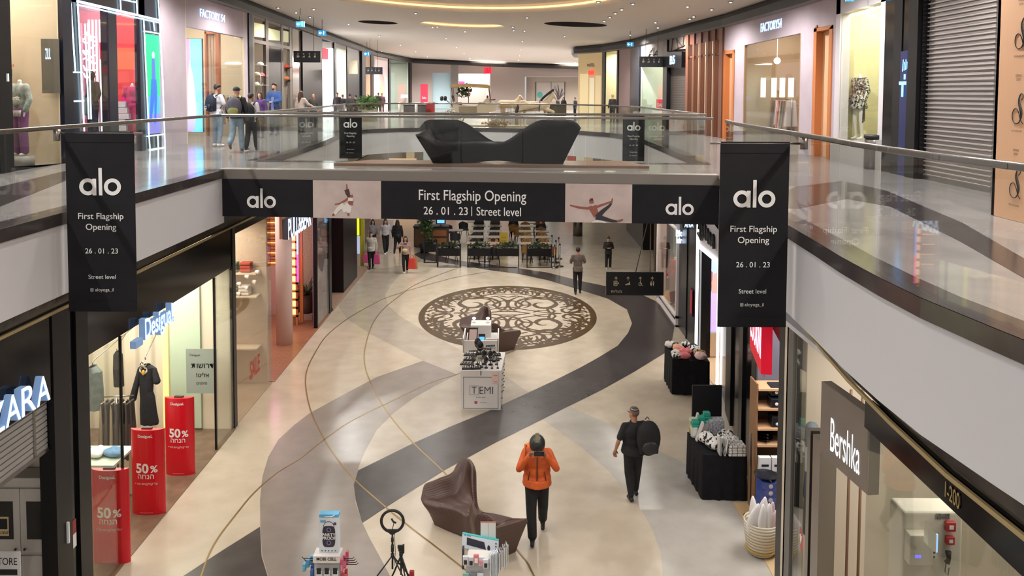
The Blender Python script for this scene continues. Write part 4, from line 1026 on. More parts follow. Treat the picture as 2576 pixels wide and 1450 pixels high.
for k in range(3):
 for j in range(5):m=MB();m.ell((hw+.03+.022*k,.2+k*.35,.22+j*.15+.05*(k%2)),.016,seg=8,rings=5);m.build('stud',M_bprint,cr)
jw=[('jewellery_stand',k)for k in range(16)]
rj=random.Random(5)
M_jblack=mat('jewel_black',(24,24,26),.4);M_silver=mat('jewel_silver',(190,188,184),.25,.9)
base=cr.location
def jstand(kind,x,y,s,label):
 r=thing('jewellery_stand',label,'jewellery stand',base+V(x,y,ht+.001),rj.uniform(-.2,.2),'jewellery stands on the white counter')
 m=MB()
 if kind==0:
  m.lathe([(.05*s,0),(.05*s,.02),(.012,.03),(.012,.16*s)],seg=10);m.build('base',M_jblack,r)
  m=MB();m.ell((0,0,.22*s),.06*s,.035*s,.09*s,10,7);m.build('bust',M_jblack,r)
  m=MB();m.tube([(.05*s*math.cos(t),-.034*s-.004,.24*s-.05*s*abs(math.sin(t)))for t in[PI*k/8 for k in range(9)]],.006,5);m.build('necklace',M_silver,r)
 elif kind==1:
  m.box(-.1*s,.1*s,-.07*s,.07*s,0,.03);m.build('tray',M_jblack,r)
  m=MB()
  for a in range(4):
   for b in range(2):m.ell((-.07*s+a*.046*s,-.03*s+b*.06*s,.04),.016*s,seg=8,rings=5)
  m.build('rings',M_silver,r)
 else:
  m.box(-.03*s,.03*s,-.03*s,.03*s,0,.02);m.tube([(0,0,.02),(0,0,.26*s)],.008,6);m.build('base',M_jblack,r)
  m=MB();m.tube([(-.1*s,0,.25*s),(.1*s,0,.25*s)],.022*s,8);m.build('bracelet_bar',M_jblack,r)
  m=MB()
  for a in range(3):m.lathe([(.026*s,-.008),(.03*s,0),(.026*s,.008)],(-.06*s+a*.06*s,0,.25*s),8)
  m.build('bracelets',M_silver,r)
for k,(kind,x,y,s)in enumerate([(1,-.34,.12,1.1),(1,-.12,.12,1.0),(2,.02,.2,.8),(0,.12,.15,.8),(2,.26,.12,.8),(2,.4,.14,.8),(1,-.36,.42,1.3),(0,-.1,.4,.9),(0,.06,.42,1),(0,.22,.38,1),(2,.36,.4,.9),(1,-.3,.75,1.3),(0,-.05,.8,1.3),(0,-.12,1.05,1.3),(1,.3,.75,1.2),(1,.32,1.1,1.2),(2,.12,.7,1),(1,-.33,1.1,1.2),(2,-.2,.3,.8),(0,.3,.6,.8),(2,.2,.95,1),(1,.05,1.2,1.2),(2,-.22,.62,.9)]):
 jstand(kind,x,y,s*1.15,['black neck bust with a silver chain on the white jewellery counter','flat black tray of silver rings on the white jewellery counter','black T-bar of bracelets on the white jewellery counter'][kind])
mi=thing('hexagon_mirror','small pale hexagonal mirror standing among the black jewellery stands','mirror',base+V(-.05,.3,ht+.001))
m=MB();m.lathe([(.05,0),(.05,.012),(.01,.02),(.01,.12)],seg=12);m.build('stand',M_jblack,mi)
m=MB();m.prism([V(.09*math.cos(PI*k/3),-.05,.2+.09*math.sin(PI*k/3))for k in range(6)],(0,.012,.0));m.build('mirror_face',mat('mirror_pale',(206,210,180),.3),mi)
k2=thing('jewellery_kiosk','second white kiosk with raised side shelves behind the jewellery counter','kiosk',V(-.80,20.6,0))
m=MB();m.box(-.42,.42,0,1.3,0,.92);bevel(m.build('body',M_ctr,k2),.006)
m=MB();m.box(-.45,.45,-.03,.02,.78,1.1);m.box(-.47,-.44,-.03,.9,.78,1.16);m.box(.44,.47,-.03,.9,.78,1.16);m.build('upstand',M_ctr,k2)
F=frame((0,-.035,0),(1,0,0));m=MB();put_text(m,'Jewelry Design',F,.02,.4,.88,.95,.003);m.build('lettering',mat('letter_grey',(150,146,142),.5),k2)
m=MB();m.box(-.3,.25,.7,1.2,.92,1.3);bevel(m.build('back_unit',M_ctr,k2),.01)
bk=k2.location
m=MB();m.hexa([(-.36,.2,.93),(-.1,.2,.93),(-.1,.24,.93),(-.36,.24,.93),(-.33,.3,1.35),(-.08,.3,1.35),(-.08,.34,1.35),(-.33,.34,1.35)],0);m.hexa([(-.33,.19,.97),(-.13,.19,.97),(-.13,.21,.97),(-.33,.21,.97),(-.305,.285,1.31),(-.105,.285,1.31),(-.105,.31,1.31),(-.305,.31,1.31)],1)
o=m.build('framed_price_list',[M_jblack,mat('list_pink',(206,178,170),.6)],loc=bk);tag(o,'black framed pinkish price list standing on the second white kiosk','price list')
tb=thing('payment_tablet','small tablet with a blue lit screen on the second white kiosk','tablet',bk+V(.02,.3,.93))
m=MB();m.hexa([(-.09,-.02,0),(.09,-.02,0),(.09,.01,0),(-.09,.01,0),(-.09,.04,.24),(.09,.04,.24),(.09,.06,.24),(-.09,.06,.24)]);m.build('case',M_jblack,tb)
m=MB();m.add([(-.07,-.018,.03),(.07,-.018,.03),(.07,.034,.21),(-.07,.034,.21)],[(0,1,2,3)]);m.build('screen',glow('screen_blue',(80,150,250),1.6),tb)
m=MB();m.box(.14,.42,.1,.16,.93,1.12);o=m.build('leaflet_holder',[mat('leaflet_white',(222,216,208),.6)],loc=bk);tag(o,'white leaflet holder beside the blue tablet on the second kiosk','holder')
for k,x in enumerate((-.22,.16)):  # glowing blobs imitate bright reflections on the kiosk, no lamps stand there
 lp=thing('kiosk_glint','small glowing stand-in for a bright reflection on the %s back corner of the second white kiosk'%('left' if k==0 else 'right'),'lamp',bk+V(x,.95,1.301))
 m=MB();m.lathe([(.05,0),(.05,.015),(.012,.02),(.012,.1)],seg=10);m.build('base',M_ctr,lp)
 m=MB();m.ell((0,0,.12),.05,.03,.035,10,7);m.build('glint',glow('glint_glow',(255,255,255),4),lp)
Yk=11.2
def px(x,y,Y=Yk):p=ony(x,y,Y);return p.x,p.z
M_pbox=mat('pack_white',(214,220,228),.45);M_pblue=mat('pack_blue',(96,166,206),.45);M_pdark=mat('pack_dark',(44,44,58),.4)
st=thing('accessory_stand','white phone accessory stand with hooks and black capitals at the bottom edge','display stand',V(-2.62,Yk+.2,0))
F=FY(Yk)
x0,z1=px(790,1376);x1,z0=px(856,1412)
m=MB();m.box(x0,x1,Yk,Yk+.15,0.0,z0);P0(bevel(m.build('pegboard',mat('stand_grey',(190,190,192),.5),st),.008),st)
m=MB();m.box(x0-.005,x1+.005,Yk-.06,Yk+.16,z0,z0+.106);P0(bevel(m.build('header',M_ctr,st),.006),st)
m=MB();put_text(m,'MOBI CELL',FY(Yk-.06),x0+.05,x1-.04,z0+.04,z0+.09,.004,0,.02);P0(m.build('lettering',M_bprint,st),st)
m=MB()
for k in range(4):
 for s,xx in((1,x1),(-1,x0)):
  z=z0-.0-k*.09;
  m.tube([(xx,Yk+.05+.1*k,z),(xx+s*.17,Yk+.05+.1*k,z+.005),(xx+s*.19,Yk+.05+.1*k,z+.03)],.006,5)
P0(m.build('hooks',M_blackm,st),st)
bx=thing('speaker_box','pale blue carton picturing a dark party speaker on top of the phone stand','carton',V((x0+x1)/2,Yk+.09,z0+.107))
xa,zt=px(803,1293,Yk+.05);xb=px(853,1393,Yk+.05)[0];zb=z0+.107
m=MB();m.box(xa,xb,Yk+.03,Yk+.14,zb,zt-.05,0);m.box(xa,xb,Yk+.03,Yk+.14,zt-.05,zt,1);P0(bevel(m.build('carton',[M_pbox,M_pblue],bx),.004),bx)
F=FY(Yk+.03);w=xb-xa;h=zt-zb
m=MB();P=[F((xa+xb)/2+w*.33*math.copysign(min(1,abs(math.cos(a))**.5),math.cos(a)),zb+h*.42+h*.28*math.copysign(min(1,abs(math.sin(a))**.5),math.sin(a)),.003)for a in[2*PI*k/28 for k in range(28)]]
m.poly(P,0);c=(xa+xb)/2
for v in(.6,.26):disc_ring(m,F,c,zb+h*v,w*.07,w*.12,.005,1);disc_ring(m,F,c,zb+h*v,0,w*.06,.005,2)
disc_ring(m,F,c,zb+h*.68,w*.25,w*.28,.002,0);rect(m,F,xa+w*.07,xa+w*.36,zb+h*.79,zb+h*.85,.004,3);disc_ring(m,F,xb-w*.18,zb+h*.76,0,w*.08,.005,4)
for k in range(5):disc_ring(m,F,xa+w*(.15+.17*k),zb+h*.05,0,w*.035,.004,0,10)
P0(m.build('print',[M_pdark,mat('print_violet',(120,110,170),.4),M_bprint,M_pblue,mat('print_plum',(90,60,90),.5)],bx),bx)
m=MB();put_text(m,'PARTY',F,c-w*.34,c+w*.36,zb+h*.43,zb+h*.515,.007,0,.03);put_text(m,'PROOF',F,c-w*.34,c+w*.36,zb+h*.34,zb+h*.425,.007,0,.03);P0(m.build('lettering',M_wprint,bx),bx)
m=MB();m.tube([F(c-w*.2,zt-.035,.004),F(c+w*.1,zt-.035,.004),F(c+w*.25,zt-.02,.004),F(c+w*.3,zt-.002,.004)],.007,6);P0(m.build('handle',M_wprint,bx),bx)
def pack(x,y,z,w,h,d,label,colr,name='phone_accessory_pack',grp=None,inner=True,rz=0):
 r=thing(name,label,'accessory pack',V(x,y,z),rz,grp)
 m=MB();m.box(-w/2,w/2,-d/2,d/2,0,h);bevel(m.build('card',mat('pack_'+colr[0],colr[1],.45),r),.003)
 if inner:
  m=MB();m.box(-w*.3,w*.3,-d/2-.012,-d/2,h*.15,h*.6);m.build('blister',mat('blister_'+colr[2],colr[3],.3),r)
 return r
G1='packs hanging on the phone accessory stand'
for k,xx in enumerate((803,823,844)):
 x,z=px(xx,1430,Yk-.06);r=pack(x,Yk-.075,z-.37,.085,.34,.02,'white cable pack, %s of three hanging below the black capitals'%['leftmost','middle','rightmost'][k],('white',(214,220,230),'grey',(150,158,170)),grp=G1)
 m=MB();m.box(-.03,.03,-.02,.0,.3,.38);m.build('hanger',M_bprint,r)
for k in range(5):
 x,z=px(768+k*5.5,1414,Yk+.05);pack(x,Yk-.0+.1*k,z-.1,.04,.11,.07,'small blue accessory pack hanging on the left hooks of the phone stand',('blue',(70,140,190),'cyan',(110,180,210)),grp=G1)
for k in range(3):
 x,z=px(786-k*3,1440,Yk+.05);pack(x,Yk+.02+.1*k,z-.14,.04,.2,.06,'long dark blue pack hanging below the small blue ones on the phone stand',('darkblue',(56,92,160),'navy',(40,60,110)),grp=G1)
for k in range(3):
 x,z=px(862+k*3,1412,Yk+.05);pack(x,Yk+.1*k,z-.13,.04,.19,.05,'pink accessory pack hanging on the right hooks of the phone stand',('pink',(196,90,120),'rose',(220,140,160)),grp=G1)
for k in range(2):
 x,z=px(864+k*5,1445,Yk+.05);pack(x,Yk+.1*k,z-.1,.04,.14,.05,'red accessory pack on the lower right hooks of the phone stand',('red',(190,50,60),'rose',(220,140,160)),grp=G1)
Y2=11.15
s2=thing('accessory_stand','stepped white accessory stand loaded with earphone and cable packs beside the near bench','display stand',V(-.36,Y2,0))
x0,_=px(1172,1440,Y2);x1,_=px(1246,1440,Y2);_,za=px(1200,1409,Y2)
m=MB();m.box(x0,x1,Y2-.05,Y2+.3,.0,za);P0(bevel(m.build('body',mat('stand_grey',(190,190,192),.5),s2),.008),s2)
m=MB();m.cbox(((x0+x1)/2-.02,Y2+.02,za+.04),.34,.2,.08,0,-.1);P0(bevel(m.build('header',M_ctr,s2),.01),s2)
kb=thing('keyboard_box','long white and turquoise carton picturing a keyboard and mouse, tilted on the stand','carton',V((x0+x1)/2,Y2+.2,za+.22))
a=ony(1162,1348,Y2+.22);b=ony(1254,1364,Y2+.22);hgt=.18
u=(b-a);FK=frame(V(a.x,a.y,a.z-hgt),V(u.x,-.02,u.z),V(-u.z*.2,.25,1));Lk=u.length
m=MB();m.fbox(FK,0,Lk,0,hgt,-.07,0,0);m.fbox(FK,0,Lk,hgt,hgt+.012,-.07,0,1);P0(m.build('carton',[M_pbox,mat('pack_turquoise',(70,186,190),.4)],kb),kb)
m=MB();m.poly([FK(.07,.05,.003),FK(.36,.03,.003),FK(.33,.13,.003),FK(.07,.15,.003)],0);m.poly([FK(.4+.022*math.cos(t),.06+.04*math.sin(t),.003)for t in[2*PI*k/12 for k in range(12)]],0);rect(m,FK,.03,.06,.165,.185,.003,1);rect(m,FK,.07,.13,.17,.178,.003,0)
for k in range(3):rect(m,FK,Lk-.05,Lk-.03,.05+k*.04,.07+k*.04,.003,0)
P0(m.build('print',[M_pdark,M_pblue],kb),kb)
bd=thing('price_card','blank white folded card standing above the keyboard carton','card',V(-.3,Y2+.4,za+.22))
a=ony(1209,1315,Y2+.31);b=ony(1247,1380,Y2+.31)
m=MB();m.box(a.x,(a.x+b.x)/2-.002,Y2+.305,Y2+.31,0.0,a.z);m.box((a.x+b.x)/2+.002,b.x,Y2+.305,Y2+.31,0.0,a.z);P0(m.build('card_leaves',mat('card_white',(224,224,222),.5),bd),bd)
m=MB();m.box(a.x-.004,b.x+.004,Y2+.3,Y2+.315,a.z,a.z+.01);P0(m.build('clip',mat('clip_red',(190,120,110),.5),bd),bd)
G2='packs on the stepped accessory stand'
cols=[('dark',(50,50,60),'grey',(150,158,170)),('white',(214,220,230),'black',(30,30,34)),('white',(214,220,230),'rose',(220,110,120)),('rosec',(214,130,136),'white',(230,230,230))]
for k,(xx,yy,c_,lab)in enumerate([(1171,1404,1,'white pack with a black earphone case at the left end of the upper row'),(1185,1408,1,'white pack with a black earphone case beside the leftmost one'),(1198,1400,3,'small pink earphone pack in the middle of the upper row'),(1211,1408,2,'white pack with a pink earphone case in the upper row'),(1222,1412,1,'white pack with a dark earphone case at the right end of the upper row')]):
 x,z=px(xx,yy+4,Y2-.12);pack(x,Y2-.12+.02*(k%2),z-.08,.075,.13,.035,lab,cols[c_],grp=G2)
for k in range(6):
 x,z=px(1233+k*3.4,1420,Y2-.1);pack(x,Y2-.09+.015*k,z-.25,.012,.4,.09,'tall thin white cable pack hanging edge-on right of the earphone packs',('white',(214,220,230),'white',(230,230,230)),grp=G2,inner=False,rz=.3)
for k in range(7):
 x,z=px(1250+k*4.2,1398+(k%2)*3,Y2+.1);r=pack(x,Y2+.05+.04*k,z-.22,.014,.3,.1,'dark backed white bordered pack in the row of hooks at the right of the stand',('dark',(50,50,60),'grey',(150,158,170)),grp=G2,inner=False,rz=.25)
 m=MB();m.box(-.009,-.007,-.05,.05,0,.3);m.box(-.0085,.0085,-.055,-.05,0,.3);m.build('border',M_wprint,r)
for k,xx in enumerate((1172,1190,1208)):
 x,z=px(xx,1452,Y2-.1);pack(x,Y2-.1,z-.06,.09,.11,.03,['pale green','grey','white'][k]+' pack in the lower row of the stepped stand',(['mint','greyp','white'][k],[(120,176,160),(120,124,130),(214,220,230)][k],'white',(230,230,230)),grp=G2)
x,z=px(1166,1405,Y2);pack(x-.01,Y2+.1,z-.2,.03,.3,.1,'dark pack on the left side hook of the stepped stand',('dark',(50,50,60),'grey',(150,158,170)),grp=G2,inner=False)
Yr=11.6
c=ony(987,1312,Yr);rr=28.5*Yr/2000
rl=thing('ring_light','black ring light with phone clamp on a tripod between the two accessory stands','ring light',V(c.x,Yr,0))
m=MB();m.tube([(rr*math.cos(t),0,c.z+rr*math.sin(t))for t in[2*PI*k/48 for k in range(48)]],.022,8,0,False,True);m.build('ring',M_blackm,rl)
m=MB();m.poly([V(-rr*.62,-.012,c.z-rr*.78),V(rr*.62,-.012,c.z-rr*.78),V(rr*.2,-.012,c.z-rr*1.15),V(-rr*.2,-.012,c.z-rr*1.15)][::-1]);m.prism([V(-rr*.62,.012,c.z-rr*.76),V(rr*.62,.012,c.z-rr*.76),V(rr*.15,.012,c.z-rr*1.2),V(-rr*.15,.012,c.z-rr*1.2)],(0,-.03,0));m.build('ring_foot',M_blackm,rl)
m=MB();m.tube([(0,0,c.z-rr),(.01,-.01,c.z-rr*.5),(.025,-.02,c.z-.02)],.006,6);m.tube([(-.01,-.02,c.z+.05),(.02,-.02,c.z),(.06,-.02,c.z-.015)],.014,6);m.build('phone_clamp',M_blackm,rl)
m=MB();m.tube([(0,0,.45),(0,0,c.z-rr*1.15)],.014,8);m.lathe([(.022,-.03),(.022,.03)],(0,0,c.z-rr-.12),10);m.lathe([(.024,-.05),(.024,.05)],(0,0,c.z-rr-.25),10);m.build('pole',M_blackm,rl)
zc=ony(987,1398,Yr).z
m=MB();m.lathe([(.026,-.03),(.026,.03)],(0,0,zc),10);m.build('collar',M_blackm,rl)
for a in(PI,-.5,.9):
 m=MB();m.tube([(0,0,zc),(.46*math.cos(a),.46*math.sin(a),.02)],.011,6);m.build('leg',M_blackm,rl)
m=MB();m.tube([(.03,0,c.z-rr),(.045,-.01,c.z-rr-.3),(.03,0,.5)],.004,5);m.build('cable',M_blackm,rl)
ct=thing('camera_tripod','short black tripod with a phone holder just right of the ring light','tripod',V(ony(1009,1400,Yr+.1).x,Yr+.1,0))
zt=ony(1009,1395,Yr+.1).z
m=MB();m.tube([(0,0,.3),(0,0,zt)],.016,8);m.lathe([(.03,-.02),(.03,.04)],(0,0,zt),10);m.build('column',M_blackm,ct)
m=MB();m.box(-.04,.03,-.02,.02,zt+.05,zt+.12);m.box(-.05,.05,-.03,.0,zt+.1,zt+.15);m.box(.02,.05,-.025,.02,zt+.02,zt+.15);bevel(m.build('phone_holder',M_blackm,ct),.006)
for a in(PI*.9,-.4,1.4):
 m=MB();m.tube([(0,0,zt-.02),(.12*math.cos(a),.12*math.sin(a),zt*.5),(.26*math.cos(a),.26*math.sin(a),.01)],[.016,.014,.01],6);m.build('leg',M_blackm,ct)
p=ony(1036,1440,Yr);m=MB();m.box(p.x-.035,p.x+.035,Yr-.03,Yr+.03,0.0,p.z+.02)
tag(bevel(m.build('red_canister',mat('canister_red',(150,34,40),.5)),.01),'narrow dark red upright box at the bottom edge right of the tripods','box')
def y_at(px_,py_,z):
 return onz(px_,py_,z)
def cloth_table(a,b,c,ptop,label,side_label):
 A,B,C=onz(*a),onz(*b),onz(*c)
 h=ony(ptop[0],ptop[1],A.y).z
 D=B+(C-A)
 root=thing('cloth_table',label,'table',A)
 m=MB();n_=40;rim=[];foot=[]
 cs=[A,B,D,C,A]
 for k in range(4):
  p,q=cs[k],cs[k+1];t=(q-p).normalized();nn=V(t.y,-t.x,0);L=(q-p).length;st=max(6,int(L/.05))
  for i in range(st):
   s=i/st;w=.012*math.sin(s*L*26+k)+.008*math.sin(s*L*47)
   e=min(1,min(s,1-s)*8)
   base=p.lerp(q,s);rim.append(base+V(0,0,h));foot.append(base+nn*(w*e+.012)+V(0,0,.015+.006*math.sin(s*30)))
 rim.append(rim[0]);foot.append(foot[0])
 mid=[r_.lerp(f_,.35)for r_,f_ in zip(rim,foot)]
 m.strip(foot,mid,0,True);m.strip(mid,rim,0,True)
 P0(m.build('cloth_skirt',M_cloth,root),root)
 m=MB();m.prism([A+V(0,0,h),B+V(0,0,h),D+V(0,0,h),C+V(0,0,h)],(0,0,.012));P0(m.build('cloth_top',M_cloth,root),root)
 m=MB()
 cc=(A+D)/2
 for p in(A,B,C,D):
  q=p.lerp(cc,.1);m.tube([q,q+V(0,0,h)],.015,6)
 P0(m.build('legs',M_steel,root),root)
 return A,B,C,D,h+.013
M_cloth=noisy('black_table_cloth',(24,24,28),(19,19,22),8,.8,.1,spec=.2)
A,B,C,D,h=cloth_table((1766,1258),(1877,1262),(1727,1193),(1766,1147),'near black cloth table with white towels and jars outside the pan shop','')
C=C
def on1(u,v):return A.lerp(B,u)+(C-A)*v+V(0,0,h)
M_tow=bricked('towel_print',(226,224,220),(206,204,200),(36,36,38),9,.9,bw=.9,bh=.5,ms=.05)
M_tow2=noisy('towel_print_wavy',(228,226,222),(40,40,42),14,.9,detail=1,lo=.53,hi=.56)
def lump(p,sx,sy,sz,m_,name,label,cat,grp=None,seed=0,parts=None):
 rr_=random.Random(seed);m=MB();m.ell((0,0,sz*.5),sx,sy,sz*.55,18,12)
 vs=[]
 for v in m.v:
  a=math.atan2(v[1],v[0]);f_=1+.09*math.sin(3*a+seed)+.06*math.sin(7*a+2*seed+v[2]*30)
  vs.append((v[0]*f_,v[1]*f_,max(0.0,v[2]*(1+.12*math.sin(4*a+seed)))))
 m.v=vs
 return tag(m.build(name,m_,loc=p,rotz=seed*.7),label,cat,grp)
for k,(u,v,lab)in enumerate([(.36,.30,'printed towel bundle at the front left of the towel pile'),(.30,.52,'printed towel bundle behind the front left one'),(.62,.42,'printed towel bundle in the middle of the towel pile'),(.82,.38,'round printed towel bundle at the right of the towel pile'),(.80,.62,'printed towel bundle at the back right of the towel pile')]):
 lump(on1(u,v),.15,.16,.2 if k!=2 else.24,M_tow2,'towel_bundle',lab,'towel','printed towels on the near black table',k)
for k in range(4):
 m=MB();m.box(-.16,.16,-.13,.13,0,.05);o=bevel(m.build('folded_towel',M_tow,loc=on1(.78,.10)+V(0,0,k*.053),rotz=.05*(k%2)),.015)
 tag(o,['lowest','second lowest','second highest','topmost'][k]+' folded printed towel in the stack at the front right corner','towel','folded towels on the near black table')
for k,u in enumerate((.40,.50)):
 m=MB();m.hexa([(-.018,-.12,0),(.018,-.12,0),(.018,.12,0),(-.018,.12,0),(-.018+.05*k,-.12,.34),(.018+.05*k,-.12,.34),(.018+.05*k,.12,.34),(-.018+.05*k,.12,.34)])
 tag(bevel(m.build('standing_towel',M_tow,loc=on1(u,.08)),.012),'printed towel pack standing upright at the front edge, %s of the pair'%('left' if k==0 else 'right'),'towel','folded towels on the near black table')
M_teal=mat('teal_lid',(40,150,130),.4);M_jar=glassy('jar_glass',(230,240,236),.12)
for k,(u,v,s,lab)in enumerate([(.12,.80,1.0,'lowest jar with a stepped teal lid, leftmost of the three'),(.30,.92,1.1,'jar with a stepped teal lid and a pink label, middle of the three'),(.47,1.02,1.25,'tallest jar with a stepped teal lid, rightmost of the three')]):
 j=thing('storage_jar',lab,'jar',on1(u,v),0,'teal lidded jars')
 m=MB();m.lathe([(.085,0),(.09,.01),(.09,.2*s),(.08,.22*s)],seg=20);m.build('jar_body',mat('jar_pale',(196,204,200),.15),j)
 m=MB();m.box(-.088,.088,-.088,.088,.22*s,.27*s);m.box(-.065,.065,-.065,.065,.27*s,.33*s);bevel(m.build('lid',M_teal,j),.01)
 m=MB();m.box(-.07,.07,-.1,-.09,.05,.16*s);m.build('label',mat('jar_label_pink' if k==1 else 'jar_label_white',(224,190,190)if k==1 else(220,220,216),.6),j)
m=MB();m.box(-.15,.15,-.1,.1,0,.3);tag(bevel(m.build('printed_box',noisy('box_print',(206,206,214),(130,132,142),30,.5,detail=1),loc=on1(.68,.98)),.006),'pale grey printed box standing behind the towels beside the tall jar','box')
j=thing('glass_jar','open glass jar with yellow contents at the back left corner of the table','jar',on1(.03,1.0)+V(.08,-.05,0))
m=MB();m.lathe([(.08,0),(.08,.24)],seg=18);m.build('jar_body',mat('jar_amber',(196,178,110),.2),j);m=MB();m.lathe([(.085,.24),(.085,.3),(.08,.3)],seg=18);m.build('rim',mat('jar_rim_pale',(206,200,180),.2),j)
for k,(u,v,t,lab)in enumerate([(.03,.62,.12,'white card leaning at the left edge of the near black table'),(.10,1.05,.1,'tall dark backed card leaning behind the open glass jar')]):
 m=MB();p=on1(u,v)+V(.04,0,0);m.hexa([p+V(-.01,-.05,0),p+V(.02,-.05,0),p+V(.02,.06,0),p+V(-.01,.06,0),p+V(-.01+t,-.05,.36),p+V(.02+t,-.05,.36),p+V(.02+t,.06,.36),p+V(-.01+t,.06,.36)])
 tag(m.build('leaning_card',mat('card_pale',(214,210,206),.5)),lab,'card')
A,B,C,D,h=cloth_table((1690,993),(1784,999),(1671,955),(1690,907),'far black cloth table heaped with folded pastel clothes by the lit shop','')
cl=[('white',(216,210,204)),('black',(40,40,42)),('peach',(226,168,140)),('print',None),('pink',(222,120,126)),('leopard',None),('white',(216,210,204)),('blush',(226,190,182)),('black',(40,40,42)),('print',None)]
M_leo=noisy('leopard_print',(190,150,104),(60,44,34),26,.9,detail=1,lo=.5,hi=.54)
for k,(u,v,z,s,c_,lab)in enumerate([(.14,.95,0,.15,0,'white folded clothes at the back left'),(.3,.85,.0,.14,1,'black folded clothes behind the peach pile'),(.58,.95,.02,.13,3,'black and white bundle standing at the back'),(.75,.85,0,.15,1,'black folded clothes at the back right'),(.28,.6,.05,.16,2,'peach folded clothes near the left edge'),(.72,.58,.04,.17,3,'black and white printed clothes at the right middle'),(.2,.32,0,.16,0,'white clothes draped at the left edge'),(.42,.3,.06,.17,4,'coral pink clothes on top of the middle'),(.36,.16,0,.17,4,'coral pink clothes below at the front middle'),(.8,.3,.03,.18,5,'leopard print clothes along the right edge'),(.78,.12,.02,.17,7,'blush printed clothes at the front right corner'),(.14,.1,0,.13,3,'printed clothes at the front left corner')]):
 nm,cc=cl[c_];m_=mat('clothes_'+nm,cc,.9)if cc else(M_leo if nm=='leopard' else M_tow2)
 p=A.lerp(B,u)+(C-A)*v+V(0,0,h+z);lump(p,s,s*.9,.15,m_,'folded_clothes',lab+' of the far black table','clothes','folded clothes on the far black table',k+11)
m=MB();p=onz(1745,1120);x0,x1=ony(1742,1000,16.4).x,ony(1816,1000,16.4).x
m.box(x0,x1,16.4,16.46,.0,ony(1780,971,16.4).z);tag(m.build('black_board',mat('board_black',(20,21,24),.6)),'plain black upright board standing behind the near black table','board')
F=FY(14.38)
su=thing('shop_shelving','wooden shelf unit with pans and party boxes under the red sign','shelf',(4.8,14.3,0))
m=MB()
zs=[ony(1940,y,14.1).z for y in(1022,1072,1113)]
x0=ony(1903,1000,14.1).x
m.box(x0-.03,x0,14.0,14.4,.0,ony(1900,962,14.1).z);P0(m.build('upright',mat('slat_wood',(140,104,72),.5),su),su)
for z in zs+[zs[2]-.55,zs[0]+.36]:
 m=MB();m.box(x0,5.7,13.98,14.4,z-.04,z);P0(m.build('shelf_board',mat('pale_oak',(206,164,124),.5),su),su)
m=MB();m.box(x0,5.7,14.39,14.415,.3,2.05);P0(m.build('back_panel',mat('slat_wood_back',(70,52,44),.6),su),su)
M_box=mat('party_box_black',(28,30,36),.25)
def partybox(x,y,z,w,h_,lab):
 r=thing('party_box',lab,'box',V(x,y,z),0,'dark lidded boxes on the pan shelves')
 m=MB();m.box(-w/2,w/2,-.1,.16,0,h_);bevel(m.build('body',M_box,r),.02)
 m=MB();m.tube([(-.09,-.02,h_),(-.06,-.02,h_+.035),(.06,-.02,h_+.035),(.09,-.02,h_)],.01,6);m.build('handle',M_steel,r)
 m=MB();rr_=random.Random(int(z*100))
 for k in range(8):m.ell((-w*.3+k*w*.085,-.104,h_*(.3+.25*rr_.random())),.03+.015*rr_.random(),.005,.03,8,5,k%3)
 m.build('printed_picture',[M_wprint,mat('print_rust',(170,90,60),.5),mat('print_grey',(150,150,156),.5)],r)
partybox(4.92,14.1,zs[0]+.001,.5,.17,'dark handled box on the second highest shelf, under another one');partybox(4.92,14.12,zs[0]+.215,.5,.17,'dark handled box stacked highest on the pan shelves');partybox(4.95,14.12,zs[1]+.001,.5,.2,'dark handled box alone on the middle shelf')
def pan(x,y,z,r_,lab,n_=1):
 t=thing('frying_pan',lab,'pan',V(x,y,z),0,'dark pans in the pan shop');m=MB()
 m.lathe([(r_*.75,0),(r_,.05),(r_*1.04,.055),(r_*.98,.05),(r_*.72,.012),(0.001,.012)],seg=24);m.build('body',mat('pan_dark',(30,32,40),.25,.4),t)
 m=MB();m.tube([(0,-r_*.95,.045),(.0,-r_*1.2,.06),(.0,-r_*1.5,.06)],.014,6);m.build('handle',M_blackm,t)
for k in range(3):pan(4.62,14.2,zs[2]+.001+k*.058,.15,['lowest','middle','highest'][k]+' of three dark pans stacked on the lower shelf')
m=MB();m.box(4.9,5.3,14.05,14.3,zs[2]+.001,zs[2]+.28,0);rect(m,FY(14.05),5.0,5.2,zs[2]+.02,zs[2]+.2,.003,1);rect(m,FY(14.05),5.0,5.2,zs[2]+.02,zs[2]+.06,.005,2)
tag(m.build('cookware_box',[mat('box_navy',(44,48,72),.4),M_wprint,mat('box_orange',(206,150,90),.5)]),'dark blue box with a white label on the lower pan shelf','box')
for k,x in enumerate((4.45,4.68)):
 m=MB();m.box(x,x+.21,13.9,14.0,zs[2]-.45,zs[2]-.2,0);rect(m,FY(13.9),x+.04,x+.17,zs[2]-.36,zs[2]-.32,.003,1);tag(m.build('cookware_box',[M_wprint,M_bprint,MATS['box_orange']]),'white box picturing a dark pan, %s of the pair above the blue stack'%('left' if k==0 else 'right'),'box')
xb,zb=ony(1915,1236,13.55).x,0.1
for k in range(6):
 m=MB();m.box(xb,xb+.3,13.5,13.85,.1+k*.125,.1+k*.125+.12,0);m.ell((xb+.15,13.498,.1+k*.125+.06),.04,.004,.04,10,6,1)
 tag(bevel(m.build('cookware_box',[noisy('box_blue',(52,66,140),(80,96,160),12,.35),mat('box_emblem',(190,190,196),.4)]),.006),['lowest','second lowest','third','fourth','second highest','topmost'][k]+' blue pan carton in the stack on the pan shop floor','box','blue pan cartons')
m=MB();m.box(xb,xb+.3,13.5,13.85,0.014,.1);tag(m.build('wooden_plinth',MATS['pale_oak']),'pale wooden plinth under the blue carton stack','plinth')
